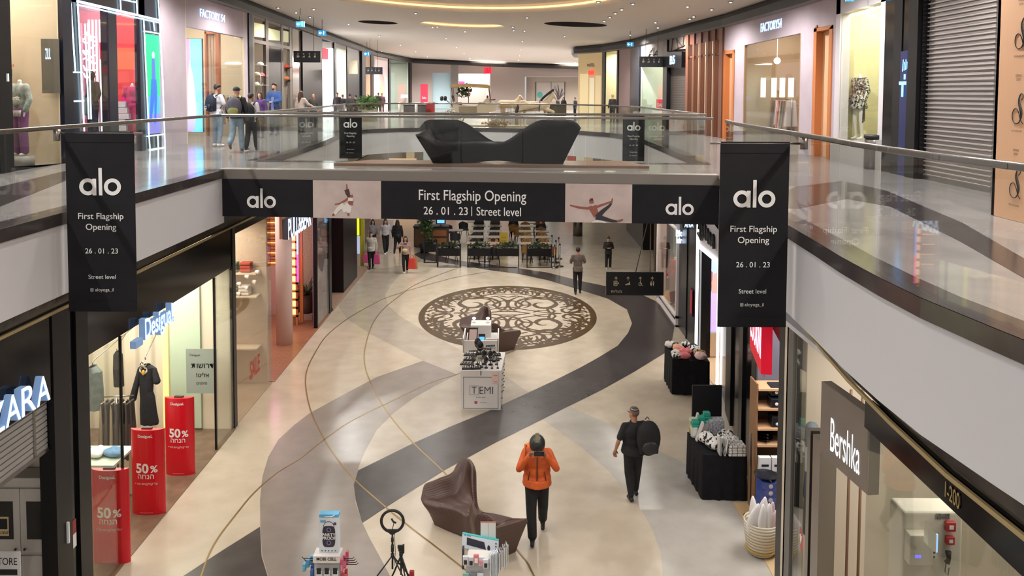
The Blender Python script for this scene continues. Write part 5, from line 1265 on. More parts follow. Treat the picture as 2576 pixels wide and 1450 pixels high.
pan(xb+.12,13.68,.86,.2,'wide dark pan lying on top of the blue carton stack')
pan(xb+.5,13.5,.62,.16,'dark pan on the red boxes beside the blue stack')
for k,(dx,y,z,w,hh,c,lab)in enumerate([(.33,13.35,.02,.2,.38,'black','black coffee machine sized box in front of the blue stack'),(.56,13.3,.014,.18,.6,'red','tall red box right of the blue stack'),(.44,13.0,.014,.2,.36,'white','white box in front of the red box')]):
 m=MB();m.box(xb+dx,xb+dx+w,y,y+.2,z,z+hh);tag(bevel(m.build('goods_box',mat('goods_'+c,{'black':(32,32,36),'red':(180,24,50),'white':(214,210,208)}[c],.4)),.01),lab,'box')
gr=thing('wire_grid','narrow black wire grid stand at the left edge of the pan shop','display grid',V(4.32,13.95,0))
m=MB();m.tube([(0,0,0),(0,0,1.5)],.012,6)
for k in range(6):m.tube([(-.03+.012*k,-.05+.03*k,.95),(-.03+.012*k,-.05+.03*k,1.5)],.006,5)
for k in range(6):m.tube([(-.03,-.05,1.0+.09*k),(.03,.1,1.0+.09*k)],.006,5)
m.build('wires',M_blackm,gr);m=MB();m.lathe([(.12,0),(.12,.015)],seg=14);m.build('base',M_blackm,gr)
bs=thing('cushion_basket','woven pale basket filled with wrapped white cushions at the shop doorway','basket',V(4.16,12.82,0.016))
m=MB();m.lathe([(.2,0),(.23,.05),(.27,.3),(.29,.55),(.27,.55),(.2,.1),(.0,.06)],seg=24);m.build('basket',waved('wicker_pale',(206,196,176),(150,130,96),6,'Z',.6,.6),bs)
m=MB();m.tube([(.24*math.cos(t),.24*math.sin(t),.08)for t in[2*PI*k/20 for k in range(20)]],.02,6,0,False,True);m.build('straw_band',mat('straw',(170,140,70),.7),bs)
M_cush=mat('cushion_white',(226,222,220),.35)
for k,(x,y,a,c_)in enumerate([(-.16,-.12,.25,0),(-.03,-.16,.0,0),(.1,-.1,-.12,0),(.17,.02,-.3,1),(-.1,.08,.15,0),(.06,.1,-.1,0),(.2,-.12,-.4,1)]):
 m=MB();R=Matrix.Rotation(a,3,'Y');P=[]
 m.ell((0,0,0),.11,.05,.28,12,9);m.v=[tuple(R@V(v[0]*(1-.55*max(0,v[2]/.28)),v[1],v[2]))for v in m.v]
 tag(m.build('wrapped_cushion',mat('cushion_blush',(214,190,188),.4)if c_ else M_cush,loc=bs.location+V(x,y,.62),rotz=k*.5),['white pointed cushion at the left of the basket','white pointed cushion at the front of the basket','white cushion beside the front one in the basket','blush cushion at the right of the basket','white cushion at the back left of the basket','white cushion at the back middle of the basket','blush cushion leaning out of the basket at the post'][k],'cushion','wrapped cushions in the basket')
GX=3.56
GFr=frame((GX,0,0),(0,-1,0))
def gb(mb,y0,y1,z0,z1,n0,n1,mi=0):return mb.fbox(GFr,-y1,-y0,z0,z1,n0,n1,mi)
M_beige=mat('shop_beige',(206,194,176),.6)
m=MB();m.box(3.95,9,11.15,11.29,0,4.5,0);m.box(9,9.1,0,11.2,0,4.5,0);struct(m,'wall_lower_right_near',[M_beige])
m=MB();m.box(3.6,9,0,11.15,.004,.012);struct(m,'floor_near_shop',[mat('near_shop_floor',(190,176,156),.3)])
m=MB();m.box(3.7,9,0,11.2,4.5,4.56);struct(m,'ceiling_near_shop',[M_white])
shop_lamp((5.6,8.6,4.45),150,2.2,3.6,(1,.94,.86))
def vpane(a,b,z0,z1,label,mt):
 a,b=V(*a,0),V(*b,0);fr=frame(b,a-b);m=MB();m.fbox(fr,0,(a-b).length,z0,z1,-.006,.006);return window(m,mt)
M_g2=glassy('shopfront_glass',(232,234,230),.075)
vpane((GX,2.5),(GX,6.0),.02,4.3,'nearest glass pane of the right hand shop front',M_g2);vpane((GX,6.02),(GX,7.75),.02,4.3,'glass pane of the right hand shop mirroring the orange jacket',M_g2)
vpane((3.82,10.1),(3.98,10.95),.02,4.4,'narrow glass pane with the red heart sticker beside the black post',M_g2)
m=MB();gb(m,2.5,7.8,4.28,4.55,-.06,.02);struct(m,'trim_18',[M_black])
hs=thing('shop_sign','grey sign panel with white lit letters over the right hand shop door','sign',V(3.6,8.5,3.5))
q=[onpl(x,y,V(3.57,8,0),V(1,.12,0))for x,y in((2062,1131),(2183,1257))]
fs,Ls=seg_frame((q[1].x,q[1].y,0),(q[0].x,q[0].y,0));zl=(q[0].z+q[1].z)/2;zh=zl+.82
m=MB();m.fbox(fs,0,Ls,zl,zh,-.12,0);P0(bevel(m.build('panel',noisy('sign_taupe',(122,112,104),(112,103,96),2,.4),hs),.006),hs)
m=MB();put_text(m,'Bershka',fs,Ls*.24,Ls*.84,zl+.13,zl+.5,.006,0,0);P0(m.build('lettering',glow('letter_plain_white',(236,240,245),1.1),hs),hs)
m=MB();gb(m,9.2,9.42,0,3.5,-.3,-.1);gb(m,9.5,9.6,0,3.5,-.3,-.1);struct(m,'trim_19',[M_steel])
m=MB();m.fbox(frame((3.98,10.95,0),(.0,-1,0)),-.25,.0,0,4.5,-.1,.03);struct(m,'trim_20',[mat('post_grey',(98,96,94),.4)])
for k,x in enumerate((4.4,4.62,4.78)):
 m=MB();m.tube([(x,10.6,0),(x,10.6,3.6)],.02,8);tag(m.build('brown_rod',mat('rod_brown',(122,94,74),.5)),['left','middle','right'][k]+' of three slim brown rods behind the right hand shop sign','rod')
ht=thing('heart_sticker','red heart sticker on the narrow glass pane by the black post','sticker',V(3.9,10.4,1.7))
p=onpl(2018,1360,V(3.82,10.1,0),V(.85,-.16,0));fr=frame((3.98,10.95,0),(-.16,-.85,0));uu=(p-fr(0,0)).dot(V(-.16,-.85,0).normalized())
def heart(s):return[(s*.9*math.sin(t)**3,s*(.75*math.cos(t)-.3*math.cos(2*t)-.12*math.cos(3*t)))for t in[2*PI*k/30 for k in range(30)]]
m=MB();m.poly([fr(uu+a,p.z+b*1.35,.012)for a,b in heart(.15)][::-1]);P0(m.build('heart',mat('heart_red',(176,72,70),.5),ht),ht)
m=MB();m.tube([fr(uu-.06,p.z+.05,.014),fr(uu,p.z-.05,.014),fr(uu+.06,p.z+.08,.014)],.008,5);P0(m.build('tick',M_wprint,ht),ht)
m=MB();ua=onx(2376,1255,GX-.03);ub_=onx(2413,1285,GX-.03);fg=frame((GX-.03,0,0),(0,-1,0))
put_text(m,'1-200',fg,-ua.y,-ub_.y,4.34,4.47,.0,0,.01);tag(m.build('unit_number',mat('number_gold',(170,150,100),.4,.3)),'gold unit number on the black band above the right hand shop','lettering')
Ya=8.0;F=FY(Ya);ax=lambda x:ony(x,1350,Ya).x;az=lambda y:ony(2350,y,Ya).z
ac=thing('alarm_column','white column end carrying red alarm boxes and a handset behind the glass','alarm column',V(ax(2350),Ya+.1,0.012))
m=MB();m.box(ax(2270),ax(2422),Ya,Ya+.3,.012,az(1288));P0(bevel(m.build('column',mat('column_cream',(214,206,192),.5),ac),.03,3),ac)
for x,y,w,c,nm in((2386,1321,.10,(176,44,50),'alarm_box'),(2386,1356,.085,(176,44,50),'alarm_box'),(2344,1359,.085,(60,110,150),'blue_box')):
 m=MB();m.box(ax(x)-w/2,ax(x)+w/2,Ya-.05,Ya,az(y)-w/2,az(y)+w/2);o=P0(bevel(m.build(nm,mat('alarm_%d'%c[0],c,.4),ac),.008),ac)
 m=MB();m.box(ax(x)-w*.22,ax(x)+w*.22,Ya-.054,Ya-.05,az(y)-w*.2,az(y)+w*.2);P0(m.build('label',M_wprint,o),ac)
m=MB();m.box(ax(2329),ax(2356),Ya-.02,Ya,az(1404),az(1382));o=P0(m.build('socket_plate',M_wprint,ac),ac)
m=MB();[m.ell((ax(2335+14*a),Ya-.022,az(1388+11*b)),.012,.005,.012,8,5)for a in(0,1)for b in(0,1)];P0(m.build('socket_holes',mat('socket_brown',(96,60,50),.5),o),ac)
m=MB();m.tube([(ax(2381),Ya-.04,az(1382)),(ax(2382),Ya-.05,az(1400)),(ax(2379),Ya-.04,az(1410))],[.03,.02,.03],8);m.tube([(ax(2378),Ya-.03,az(1412)),(ax(2376),Ya-.03,az(1435)),(ax(2384),Ya-.03,az(1444)),(ax(2386),Ya-.03,az(1425))],.006,5);P0(m.build('handset',M_blackm,ac),ac)
m=MB();m.box(ax(2275),ax(2333),Ya-.12,Ya,az(1408),az(1332));o=P0(bevel(m.build('control_unit',MATS['column_cream'],ac),.01),ac)
m=MB();m.box(ax(2288),ax(2303),Ya-.124,Ya-.12,az(1388),az(1381));P0(m.build('display',glow('display_blue',(110,110,255),1.5),o),ac)
m=MB();m.hexa([(ax(2296),Ya-.3,az(1334)),(ax(2313),Ya-.32,az(1347)),(ax(2314),Ya-.2,az(1347)),(ax(2298),Ya-.2,az(1334)),(ax(2296),Ya-.3,az(1281)),(ax(2313),Ya-.32,az(1303)),(ax(2314),Ya-.2,az(1303)),(ax(2298),Ya-.2,az(1281))]);P0(m.build('exit_sign_plate',mat('plate_cream',(230,222,206),.4,emit=.2),ac),ac)
m=MB();m.box(ax(2313),ax(2317),Ya-.32,Ya-.3,az(1346),az(1303));P0(m.build('plate_light_edge',glow('edge_blue',(150,190,255),2),ac),ac)
m=MB()
for k in range(9):m.box(ax(2352+k*4),ax(2354+k*4),Ya-.012,Ya-.002,az(1306),az(1292))
P0(m.build('vent_bars',mat('vent_grey',(120,118,114),.5),ac),ac)
gm=thing('hanging_garments','dark and blue garments hanging behind the narrow glass pane','clothes',V(4.15,10.75,1.6))
for k,(z0,z1,c)in enumerate(((2.75,3.05,(120,130,140)),(2.4,2.75,(190,196,204)),(2.0,2.4,(84,92,110)),(1.5,2.0,(92,90,88)))):
 m=MB();m.cap((4.16,10.75,z0+.05),.1,(4.16,10.75,z1-.05),.09,10);P0(m.build('garment',mat('garment_%d'%k,c,.8),gm),gm)
def chair_proto(c,nm,label,grp):
 r=thing('dining_chair',label,'chair',(0,0,-50),0,grp)
 m_=mat('chair_'+nm,c,.7)
 m=MB();m.box(-.23,.23,-.22,.22,.42,.48);bevel(m.build('seat',m_,r),.03,2)
 m=MB()
 A=[V(.26*math.sin(a),.24-.0+.03-.28*(1-math.cos(a)),0)for a in[-1.2+2.4*k/10 for k in range(11)]]
 lo=[p+V(0,0,.45)for p in A];hi=[p*1.06+V(0,.03,.84-.1*abs(k-5)/5)for k,p in enumerate(A)]
 m.strip(lo,hi,0,True);m.strip([p*.86 for p in hi]and[V(p.x*.86,p.y*.86,p.z)for p in hi],[V(p.x*.86,p.y*.86,p.z)for p in lo],0,True);m.strip(hi,[V(p.x*.86,p.y*.86,p.z)for p in hi],0,True)
 m.build('backrest',m_,r)
 for sx in(-1,1):
  for sy in(-1,1):
   m=MB();m.tube([(sx*.17,sy*.16,.43),(sx*.23,sy*.23,0)],[.018,.012],6);m.build('leg',M_blackm,r)
 return r
def table_proto(label):
 r=thing('dining_table',label,'table',(0,0,-50),0,'restaurant tables')
 m=MB();m.box(-.36,.36,-.30,.30,.72,.75);bevel(m.build('tabletop',mat('tabletop_pale',(134,116,96),.35),r),.006)
 m=MB();m.tube([(0,0,.02),(0,0,.72)],.035,8);m.build('column',M_blackm,r)
 m=MB();m.box(-.26,.26,-.03,.03,0,.025);m.box(-.03,.03,-.26,.26,0,.025);m.build('foot',M_blackm,r)
 return r
brown=chair_proto((142,104,50),'mustard','mustard upholstered dining chair with dark legs','mustard restaurant chairs')
black=chair_proto((44,44,50),'charcoal','charcoal upholstered dining chair with dark legs','charcoal restaurant chairs')
orange=chair_proto((176,110,56),'tan','tan leather dining chair with dark legs','tan restaurant chairs')
tbl=table_proto('square pale topped restaurant table on a black column')
used={}
def place(p0,x,y,rz,label,z=0):
 if p0.name not in used:used[p0.name]=1;p0.location=(x,y,z);p0.rotation_euler=(0,0,rz);p0['label']=label
 else:dup(p0,(x,y,z),rz,label)
rows=[36.1,37.7,39.3,40.9]
ordn=['first','second','third','fourth']
for bi,(xs_,pr,side)in enumerate((((.72,1.5),brown,'right'),((-1.7,-.86),black,'middle'))):
 for i,y in enumerate(rows):
  for j,x in enumerate(xs_):
   sd=('left' if j==0 else 'right')
   place(tbl,x,y,0,'square restaurant table, %s row from the planters, %s column of the %s block'%(ordn[i],sd,side))
   p_=orange if(bi==1 and i==0 and j==1)else pr
   place(p_,x,y+.52,0,'%s chair facing the camera, %s row, %s column of the %s block'%({'dining_chair':'mustard',}.get(p_.name,'charcoal' if p_==black else 'tan'),ordn[i],sd,side))
   if i or bi==0:place(pr,x,y-.56,PI,'%s chair seen from behind, %s row, %s column of the %s block'%('mustard' if pr==brown else 'charcoal',ordn[i],sd,side))
for x,y,rz,p_,lab in((-2.75,38.6,PI,black,'large charcoal chair seen from behind, left of the middle block'),(-3.05,40.6,1.2,black,'charcoal chair turned sideways beside the green plant'),(-2.5,41.4,.3,black,'charcoal chair at the far table behind the plant'),(.1,41.2,PI,brown,'wide mustard chair standing alone between the two blocks'),(-2.7,35.6,.3,black,'charcoal chair just behind the leftmost flower box'),(-1.65,34.95,PI,orange,'tan chair just behind the middle planter, left half'),(-.75,34.95,PI,black,'charcoal chair just behind the middle planter, right half'),(1.05,34.95,PI,black,'charcoal chair just behind the rightmost planter'),(1.75,35.2,PI+.2,orange,'tan chair at the rightmost planter by the stanchions'),(.35,39.7,.1,brown,'mustard chair at the left end of the right block')):
 place(p_,x,y,rz,lab)
for x,y,lab in((-2.8,39.5,'square pale table by the large charcoal chair'),(-2.0,42.3,'farthest pale table behind the green plant'),(1.2,42.0,'farthest pale table of the right block'),(-1.2,35.5,'tan topped table behind the middle planter')):
 place(tbl,x,y,0,lab)
M_leaf=noisy('planter_leaf',(52,70,44),(86,96,58),8,.6)
def leaves(mb,c,rx,ry,rz_,n,size,seed,mi=0):
 rr_=random.Random(seed)
 for _ in range(n):
  d=V(rr_.gauss(0,1),rr_.gauss(0,1),rr_.gauss(0,1)).normalized()*rr_.random()**.4
  p=V(c[0]+d.x*rx,c[1]+d.y*ry,c[2]+d.z*rz_);a=V(rr_.uniform(-1,1),rr_.uniform(-1,1),rr_.uniform(-.3,1)).normalized();b=a.cross(V(rr_.random(),rr_.random(),.3)).normalized()
  L=size*rr_.uniform(.6,1.3);mb.add([p,p+a*L*.5+b*L*.22,p+a*L,p+a*L*.5-b*L*.22],[(0,1,2,3)],mi)
def planter(xa,xb,Y,label,boxes,ybot,seed):
 r=thing('planter_divider',label,'planter',V((xa+xb)/2,Y,0));zt=.98
 m=MB()
 for x in(xa,xb):
  m.box(x-.02,x+.02,Y-.18,Y-.15,0,zt);m.box(x-.02,x+.02,Y+.15,Y+.18,0,zt);m.box(x-.02,x+.02,Y-.18,Y+.18,0,.03)
 m.box(xa,xb,Y-.18,Y-.15,0,.03);m.box(xa,xb,Y-.18,Y-.16,zt-.03,zt)
 P0(m.build('frame',M_blackm,r),r)
 for a,b in boxes:
  m=MB();m.box(a,b,Y-.16,Y+.16,.5,.84);P0(m.build('plant_box',M_bframe,r),r)
  m=MB();leaves(m,((a+b)/2,Y,.93),(b-a)*.5,.14,.14,150,.16,seed);P0(m.build('foliage',M_leaf,r),r);seed+=1
Yp=34.5
P_=lambda x:ony(x,640,Yp).x
planter(P_(1101),P_(1158),Yp,'black planter divider left of the middle one',[(P_(1101),P_(1157))],675,1)
planter(P_(1177),P_(1305),Yp,'widest black planter divider with two plant boxes, in the middle',[(P_(1178),P_(1234)),(P_(1250),P_(1304))],677,5)
planter(P_(1326),P_(1387),Yp,'black planter divider on the right beside the stanchions',[(P_(1327),P_(1386))],678,9)
planter(P_(1062),P_(1093),Yp+.9,'narrow black planter divider at the left corner of the restaurant',[(P_(1063),P_(1092))],668,13)
tr=thing('indoor_tree','bushy green indoor plant beside the restaurant till','plant',V(ony(1068,600,37.5).x,37.5,0))
m=MB();leaves(m,(0,0,1.95),.45,.4,.75,700,.2,4);leaves(m,(.1,0,1.2),.35,.3,.5,300,.2,5);m.build('foliage',noisy('tree_leaf',(58,84,50),(92,116,66),6,.6),tr)
m=MB();m.tube([(0,0,.3),(.03,0,1.2),(0,0,2.2)],.03,6);m.build('stem',mat('stem_brown',(80,62,46),.7),tr);m=MB();m.lathe([(.2,0),(.25,.45),(.22,.45)],seg=16);m.build('pot',M_blackm,tr)
Yt=38.6
tc=thing('till_counter','brown restaurant counter with a dark top behind the green plant','counter',V(ony(1082,610,Yt).x,Yt,0));x0,x1=ony(1041,600,Yt).x,ony(1127,600,Yt).x
m=MB();m.box(x0,x1,Yt,Yt+.6,0.05,1.02);P0(m.build('cabinet',mat('counter_walnut',(76,54,44),.5),tc),tc);m=MB();m.box(x0-.03,x1+.03,Yt-.03,Yt+.63,1.02,1.08);P0(m.build('top',M_blackm,tc),tc)
m=MB();m.box(x0+.05,x0+.65,Yt-.02,Yt,.15,.95);P0(m.build('door_panel',mat('walnut_panel',(96,70,54),.5),tc),tc)
m=MB();m.box(x1-.75,x1-.08,Yt-.03,Yt+.01,.2,.5);m.box(x1-.75,x1-.08,Yt-.03,Yt+.01,.6,.9);P0(m.build('open_shelf',mat('shelf_amber',(150,96,60),.5),tc),tc)
mn=thing('till_monitor','small till monitor with a bright blue screen on the restaurant counter','monitor',V(ony(1108,570,Yt).x,Yt+.2,1.081))
m=MB();m.box(-.24,.24,-.02,.02,.08,.42);bevel(m.build('case',M_blackm,mn),.01);m=MB();m.box(-.18,.18,-.03,-.02,.13,.38);m.build('screen',glow('till_blue',(110,180,250),1.4),mn);m=MB();m.lathe([(.1,0),(.1,.015),(.02,.02),(.02,.1)],seg=10);m.build('foot',M_blackm,mn)
st_=None
for k,(x,y)in enumerate(((1395,668),(1408,665),(1398,655),(1405,646),(1388,640))):
 p=onz(x,y+6)
 if st_ is None:
  st_=thing('stanchion','','stanchion',p,0,'barrier posts');m=MB();m.lathe([(.17,0),(.17,.02),(.05,.05),(.025,.06),(.025,.95)],seg=14);m.build('post',mat('stanchion_steel',(130,122,112),.3,.9),st_);m=MB();m.lathe([(.04,.95),(.04,1.0),(.02,1.02)],seg=12);m.build('cap',M_blackm,st_);r=st_
 else:r=dup(st_,p)
 r['label']=['steel barrier post nearest the rightmost planter','steel barrier post farthest right','steel barrier post behind the nearest one','steel barrier post in the second row by the mustard chairs','steel barrier post closest to the mustard tables'][k]
yb=thing('menu_board','tall yellow menu board standing between the charcoal chairs','menu board',V(ony(1267,620,36.9).x,36.9,0));m=MB();m.box(-.2,.2,-.02,.02,.05,1.1);m.build('panel',mat('menu_yellow',(168,146,50),.5),yb);m=MB();m.box(-.22,.22,-.12,.12,0,.04);m.build('foot',M_blackm,yb)
m=MB()
for k in range(4):m.box(-.12,.12,-.023,-.02,.35+.16*k,.42+.16*k)
m.build('printed_lines',mat('menu_print',(150,120,40),.5),yb)
Yd=16.4
dr=thing('hanging_dress','long black dress with a patterned collar hanging on the cream wall','dress',V(ony(366,990,Yd).x,Yd,ony(366,1070,Yd).z))
c=lambda x,y:V(ony(x,y,Yd).x,0,ony(x,y,Yd).z)
def flatbody(pts,d,seg=10):
 m=MB();rws=[]
 for l,r_,y in pts:
  a,b=c(l,y),c(r_,y);ct_=(a+b)/2;w=(b.x-a.x)/2
  rws.append([V(ct_.x+w*math.cos(2*PI*k/16),Yd+d*math.sin(2*PI*k/16)*(1+.15*math.sin(k*3)),ct_.z)for k in range(17)])
 for i in range(len(rws)-1):m.strip(rws[i],rws[i+1],0,True)
 return m
M_dress=noisy('dress_black',(26,26,28),(34,34,36),20,.8,.3)
P0(flatbody([(356,378,918),(348,390,925),(350,388,945),(352,385,985),(353,390,1000),(352,394,1030),(353,400,1062),(354,398,1068)],.09).build('dress',M_dress,dr),dr)
for a,b in(((352,930),(336,1002)),((388,930),(396,958))):
 m=MB();p,q_=c(*a),c(*b);m.cap(V(p.x,Yd,p.z),.05,V(q_.x,Yd-.03,q_.z),.075,10);P0(m.build('sleeve',M_dress,dr),dr)
m=MB();p=c(366,928);disc_ring(m,FY(Yd-.1),p.x,p.z,.05,.085,0,0);m.ell((p.x,Yd-.1,p.z-.05),.04,.02,.06,10,7,1);m.ell((p.x,Yd-.1,p.z+.13),.08,.02,.06,10,7,0);P0(m.build('patterned_collar',[noisy('collar_print',(214,206,180),(60,50,44),30,.7,detail=1,lo=.5,hi=.54),mat('collar_amber',(196,150,60),.6)],dr),dr)
m=MB();p=c(366,905);m.tube([(p.x,Yd,p.z),(p.x,Yd-.02,p.z+.05),(p.x-.25,17.5,p.z+.22)],.012,6);P0(m.build('hanger_arm',M_steel,dr),dr)
Yd=15.4
rk=thing('coat_rack','single pole rack of plaid coats behind the leftmost stands','coat rack',V(ony(295,1150,Yd).x,Yd,0))
x=ony(295,1100,Yd).x;zt=ony(295,1000,Yd).z
m=MB();m.tube([(x,Yd,0.01),(x,Yd,zt)],.018,8);m.tube([(x-.3,Yd,zt),(x+.3,Yd+.1,zt)],.014,6);m.lathe([(.2,.01),(.2,.03)],(x,Yd,0),16);P0(m.build('stand',M_steel,rk),rk)
for k in range(6):
 xx=x-.24+k*.1;m=MB();m.hexa([(xx-.05,Yd-.2,zt-1.2+.06*(k%2)),(xx+.045,Yd-.22,zt-1.2),(xx+.045,Yd+.24,zt-1.2),(xx-.05,Yd+.24,zt-1.2),(xx-.02,Yd-.16,zt-.08),(xx+.025,Yd-.16,zt-.08),(xx+.025,Yd+.16,zt-.08),(xx-.02,Yd+.16,zt-.08)])
 o=bevel(m.build('plaid_coat',bricked('plaid_%d'%(k%2),[(176,158,128),(84,72,62)][k%2],[(140,122,96),(60,50,46)][k%2],(40,34,32),6,.9,bw=.6,bh=.5,ms=.06)),.03,2)
 tag(o,['pale','dark'][k%2]+' plaid coat hanging on the rack, '+['leftmost','second from the left','third from the left','third from the right','second from the right','rightmost'][k],'coat','plaid coats on the rack')
Yd=16.9
bj=thing('hanging_jacket','short black jacket hanging high on the cream wall left of the dress','jacket',V(ony(297,930,Yd).x,Yd,ony(297,970,Yd).z))
P0(flatbody([(292,300,884),(286,308,892),(285,310,930),(287,312,972)],.08).build('jacket',M_dress,bj),bj);m=MB();p=c(295,884);m.tube([(p.x,Yd,p.z),(p.x-.02,Yd,p.z+.06),(p.x-.1,17.5,p.z+.2)],.01,6);P0(m.build('hanger_arm',M_steel,bj),bj)
gt=thing('goods_table','pale table with folded clothes behind the leftmost glass pane','table',V(-7.6,14.3,.012))
m=MB();m.box(-.5,.5,-.4,.4,.86,.9);m.build('tabletop',mat('table_pale_green',(200,210,190),.5),gt)
for sx in(-.45,.45):
 for sy in(-.35,.35):m=MB();m.box(sx-.03,sx+.03,sy-.03,sy+.03,0,.86);m.build('leg',MATS['table_pale_green'],gt)
for k in range(3):lump(gt.location+V(-.3+.3*k,0,.9),.15,.2,.14,[M_tow2,mat('cloth_white',(232,228,222),.8),mat('cloth_sky',(110,150,190),.8)][k],'folded_clothes',['patterned','white','sky blue'][k]+' folded clothes on the pale table behind the glass','clothes',None,k+40)
gc=thing('hanging_coat','grey green puffer coat with a patterned collar behind the leftmost glass pane','coat',V(ony(232,960,15.6).x,15.6,2.0));Yd=15.6
P0(flatbody([(226,240,922),(212,256,935),(208,260,980),(210,262,1030)],.12).build('coat',noisy('puffer_grey',(104,112,108),(84,92,90),8,.6,.4),gc),gc);m=MB();p=c(220,920);m.ell((p.x,Yd-.1,p.z),.08,.02,.09,10,7);P0(m.build('patterned_collar',MATS['collar_print'],gc),gc);m=MB();p=c(233,922);m.tube([(p.x,Yd,p.z),(p.x,Yd,p.z+.1),(p.x,17.5,p.z+.3)],.01,6);P0(m.build('hanger_arm',M_steel,gc),gc)
def hit(poly,px_):
 d=ray(px_,235.0);best=None
 for i in range(len(poly)-1):
  (x0,y0),(x1,y1)=poly[i],poly[i+1];ex,ey=x1-x0,y1-y0
  den=d.x*ey-d.y*ex
  if abs(den)<1e-9:continue
  t=(x0*ey-y0*ex)/den;s=(x0*d.y-y0*d.x)/den
  if t>0 and-1e-4<=s<=1+1e-4 and(best is None or t<best[0]):best=(t,V(d.x*t,d.y*t,0))
 if best is None:raise ValueError('no wall at %s'%px_)
 return best[1]
def zat(px_,py_,P):
 if py_=='T':return ztop(P.x)
 if py_=='B':return 6.0
 return ony(px_,py_,P.y).z
def pr2(v):return v if isinstance(v,tuple)else(v,v)
def wp(mb,poly,x0,x1,yt,yb,n0=-.1,n1=0.0,mi=0):
 A,B=hit(poly,x0),hit(poly,x1);t=(B-A).normalized();n=V(t.y,-t.x,0)
 if n.dot(V(-1,(A.y+B.y)/2-8,0)-A)<0:n=-n
 (ta,tb),(ba,bb)=pr2(yt),pr2(yb)
 za,zb_,wa,wb=zat(x0,ba,A),zat(x1,bb,B),zat(x0,ta,A),zat(x1,tb,B)
 q=[A+n*n1,B+n*n1,B+n*n0,A+n*n0]
 return mb.hexa([q[0]+V(0,0,za),q[1]+V(0,0,zb_),q[2]+V(0,0,zb_),q[3]+V(0,0,za),q[0]+V(0,0,wa),q[1]+V(0,0,wb),q[2]+V(0,0,wb),q[3]+V(0,0,wa)],mi)
def wthing(name,poly,x0,x1,yt,yb,n0,n1,m_,label,cat,grp=None):
 m=MB();wp(m,poly,x0,x1,yt,yb,n0,n1)
 if name=='glass_pane':return window(m,m_)
 return tag(m.build(name,m_),label,cat,grp)
def wframe(poly,x0,x1,n=0.0):
 A,B=hit(poly,x0),hit(poly,x1);t=(B-A).normalized();nn=V(t.y,-t.x,0)
 f_=frame(A,t);s=1 if nn.dot(V(-1,A.y-8,0)-A)>0 else-1
 return(lambda u,v,c=0.0:f_(u,v,(c+n)*(1 if(f_(0,0,1)-f_(0,0,0)).dot(nn*s)>0 else-1))),(B-A).length
def room(poly,x0,x1,depth,name,m_wall,m_floor=None,e=0,col_=(1,.94,.86),ztop_=None):
 A,B=hit(poly,x0),hit(poly,x1);t=(B-A).normalized();n=V(t.y,-t.x,0)
 if n.dot(V(-1,(A.y+B.y)/2-8,0)-A)>0:n=-n
 zt=ztop_ or min(ztop(A.x),ztop(B.x));m=MB()
 for P,Q in((A,A+n*depth),(A+n*depth,B+n*depth),(B+n*depth,B)):
  u=(Q-P).normalized();w=V(u.y,-u.x,0)*.03
  m.hexa([P-w+V(0,0,6),Q-w+V(0,0,6),Q+w+V(0,0,6),P+w+V(0,0,6),P-w+V(0,0,zt),Q-w+V(0,0,zt),Q+w+V(0,0,zt),P+w+V(0,0,zt)],0)
 m.poly([p+V(0,0,zt-.02)for p in(A,B,B+n*depth,A+n*depth)],0)
 struct(m,name,[m_wall])
 if e:
  c=(A+B)/2+n*depth*.45
  light('AREA','shop_lamp',(c.x,c.y,zt-.1),e*1.5,col_,depth*.5,size_y=min(3.5,(B-A).length*.7))
M_lilac=noisy('lilac_plaster',(186,172,182),(176,162,172),1.2,.6)
M_ubeige=mat('upper_beige',(196,178,152),.6);M_ucream=mat('upper_cream',(218,204,178),.6);M_ugrey=mat('upper_grey',(128,120,116),.5)
M_g3=glassy('upper_glass',(249,250,248),.045)
room(LW,-60,150,3.2,'wall_upper_left_window_shop',M_ubeige,None,110)
m=MB();wp(m,LW,-20,16,'T','B',-.15,.12,0);wp(m,LW,150,174,'T','B',-.3,.1,1);wp(m,LW,16,150,420,'B',-.1,.05,0)
struct(m,'trim_21',[M_bframe,mat('navy_column',(16,20,34),.25)])
wthing('glass_pane',LW,17,149,'T',421,-.012,0.0,M_g3,'tall glass pane in front of the mannequin in purple trousers','glass pane')
wthing('pull_bar',LW,2,5,185,205,.12,.15,M_wprint,'short white vertical handle on the upper left black post','handle')
m=MB();F=FY(17.4);rect(m,F,ony(17,190,17.4).x,ony(31,190,17.4).x,ony(20,193,17.4).z,ony(20,173,17.4).z,0,0);put_text(m,'SALE',F,ony(16,0,17.4).x,ony(31,0,17.4).x,ony(20,169,17.4).z,ony(20,161,17.4).z,0,0,.02,0,1)
tag(m.build('shop_notice',[mat('notice_green',(50,90,70),.6),mat('notice_red',(190,50,40),.6)]),'small green notice with red letters above the mannequin in purple trousers','notice')
m=MB();F=FY(17.4);rect(m,F,ony(100,0,17.4).x,ony(146,0,17.4).x,ony(120,235,17.4).z,ony(120,98,17.4).z,0,0);tag(m.build('dark_doorway',mat('doorway_grey',(96,92,84),.4)),'grey inner doorway behind the left window shop glass','doorway')
m=MB();F=FY(17.35);put_text(m,'ZILIL',F,ony(110,0,17.35).x,ony(124,0,17.35).x,ony(117,149,17.35).z,ony(117,122,17.35).z,0,0,.02);tag(m.build('reflected_letters',M_lettersoft),'small bluish glowing letters imitating a reflection in the left window shop','sign')  # glowing letters imitate a reflection in the glass, no sign hangs here
room(LW,176,403,2.6,'wall_upper_left_neon_shop',mat('neon_shop_wall',(190,150,160),.6),None,130,(1,.95,.98))
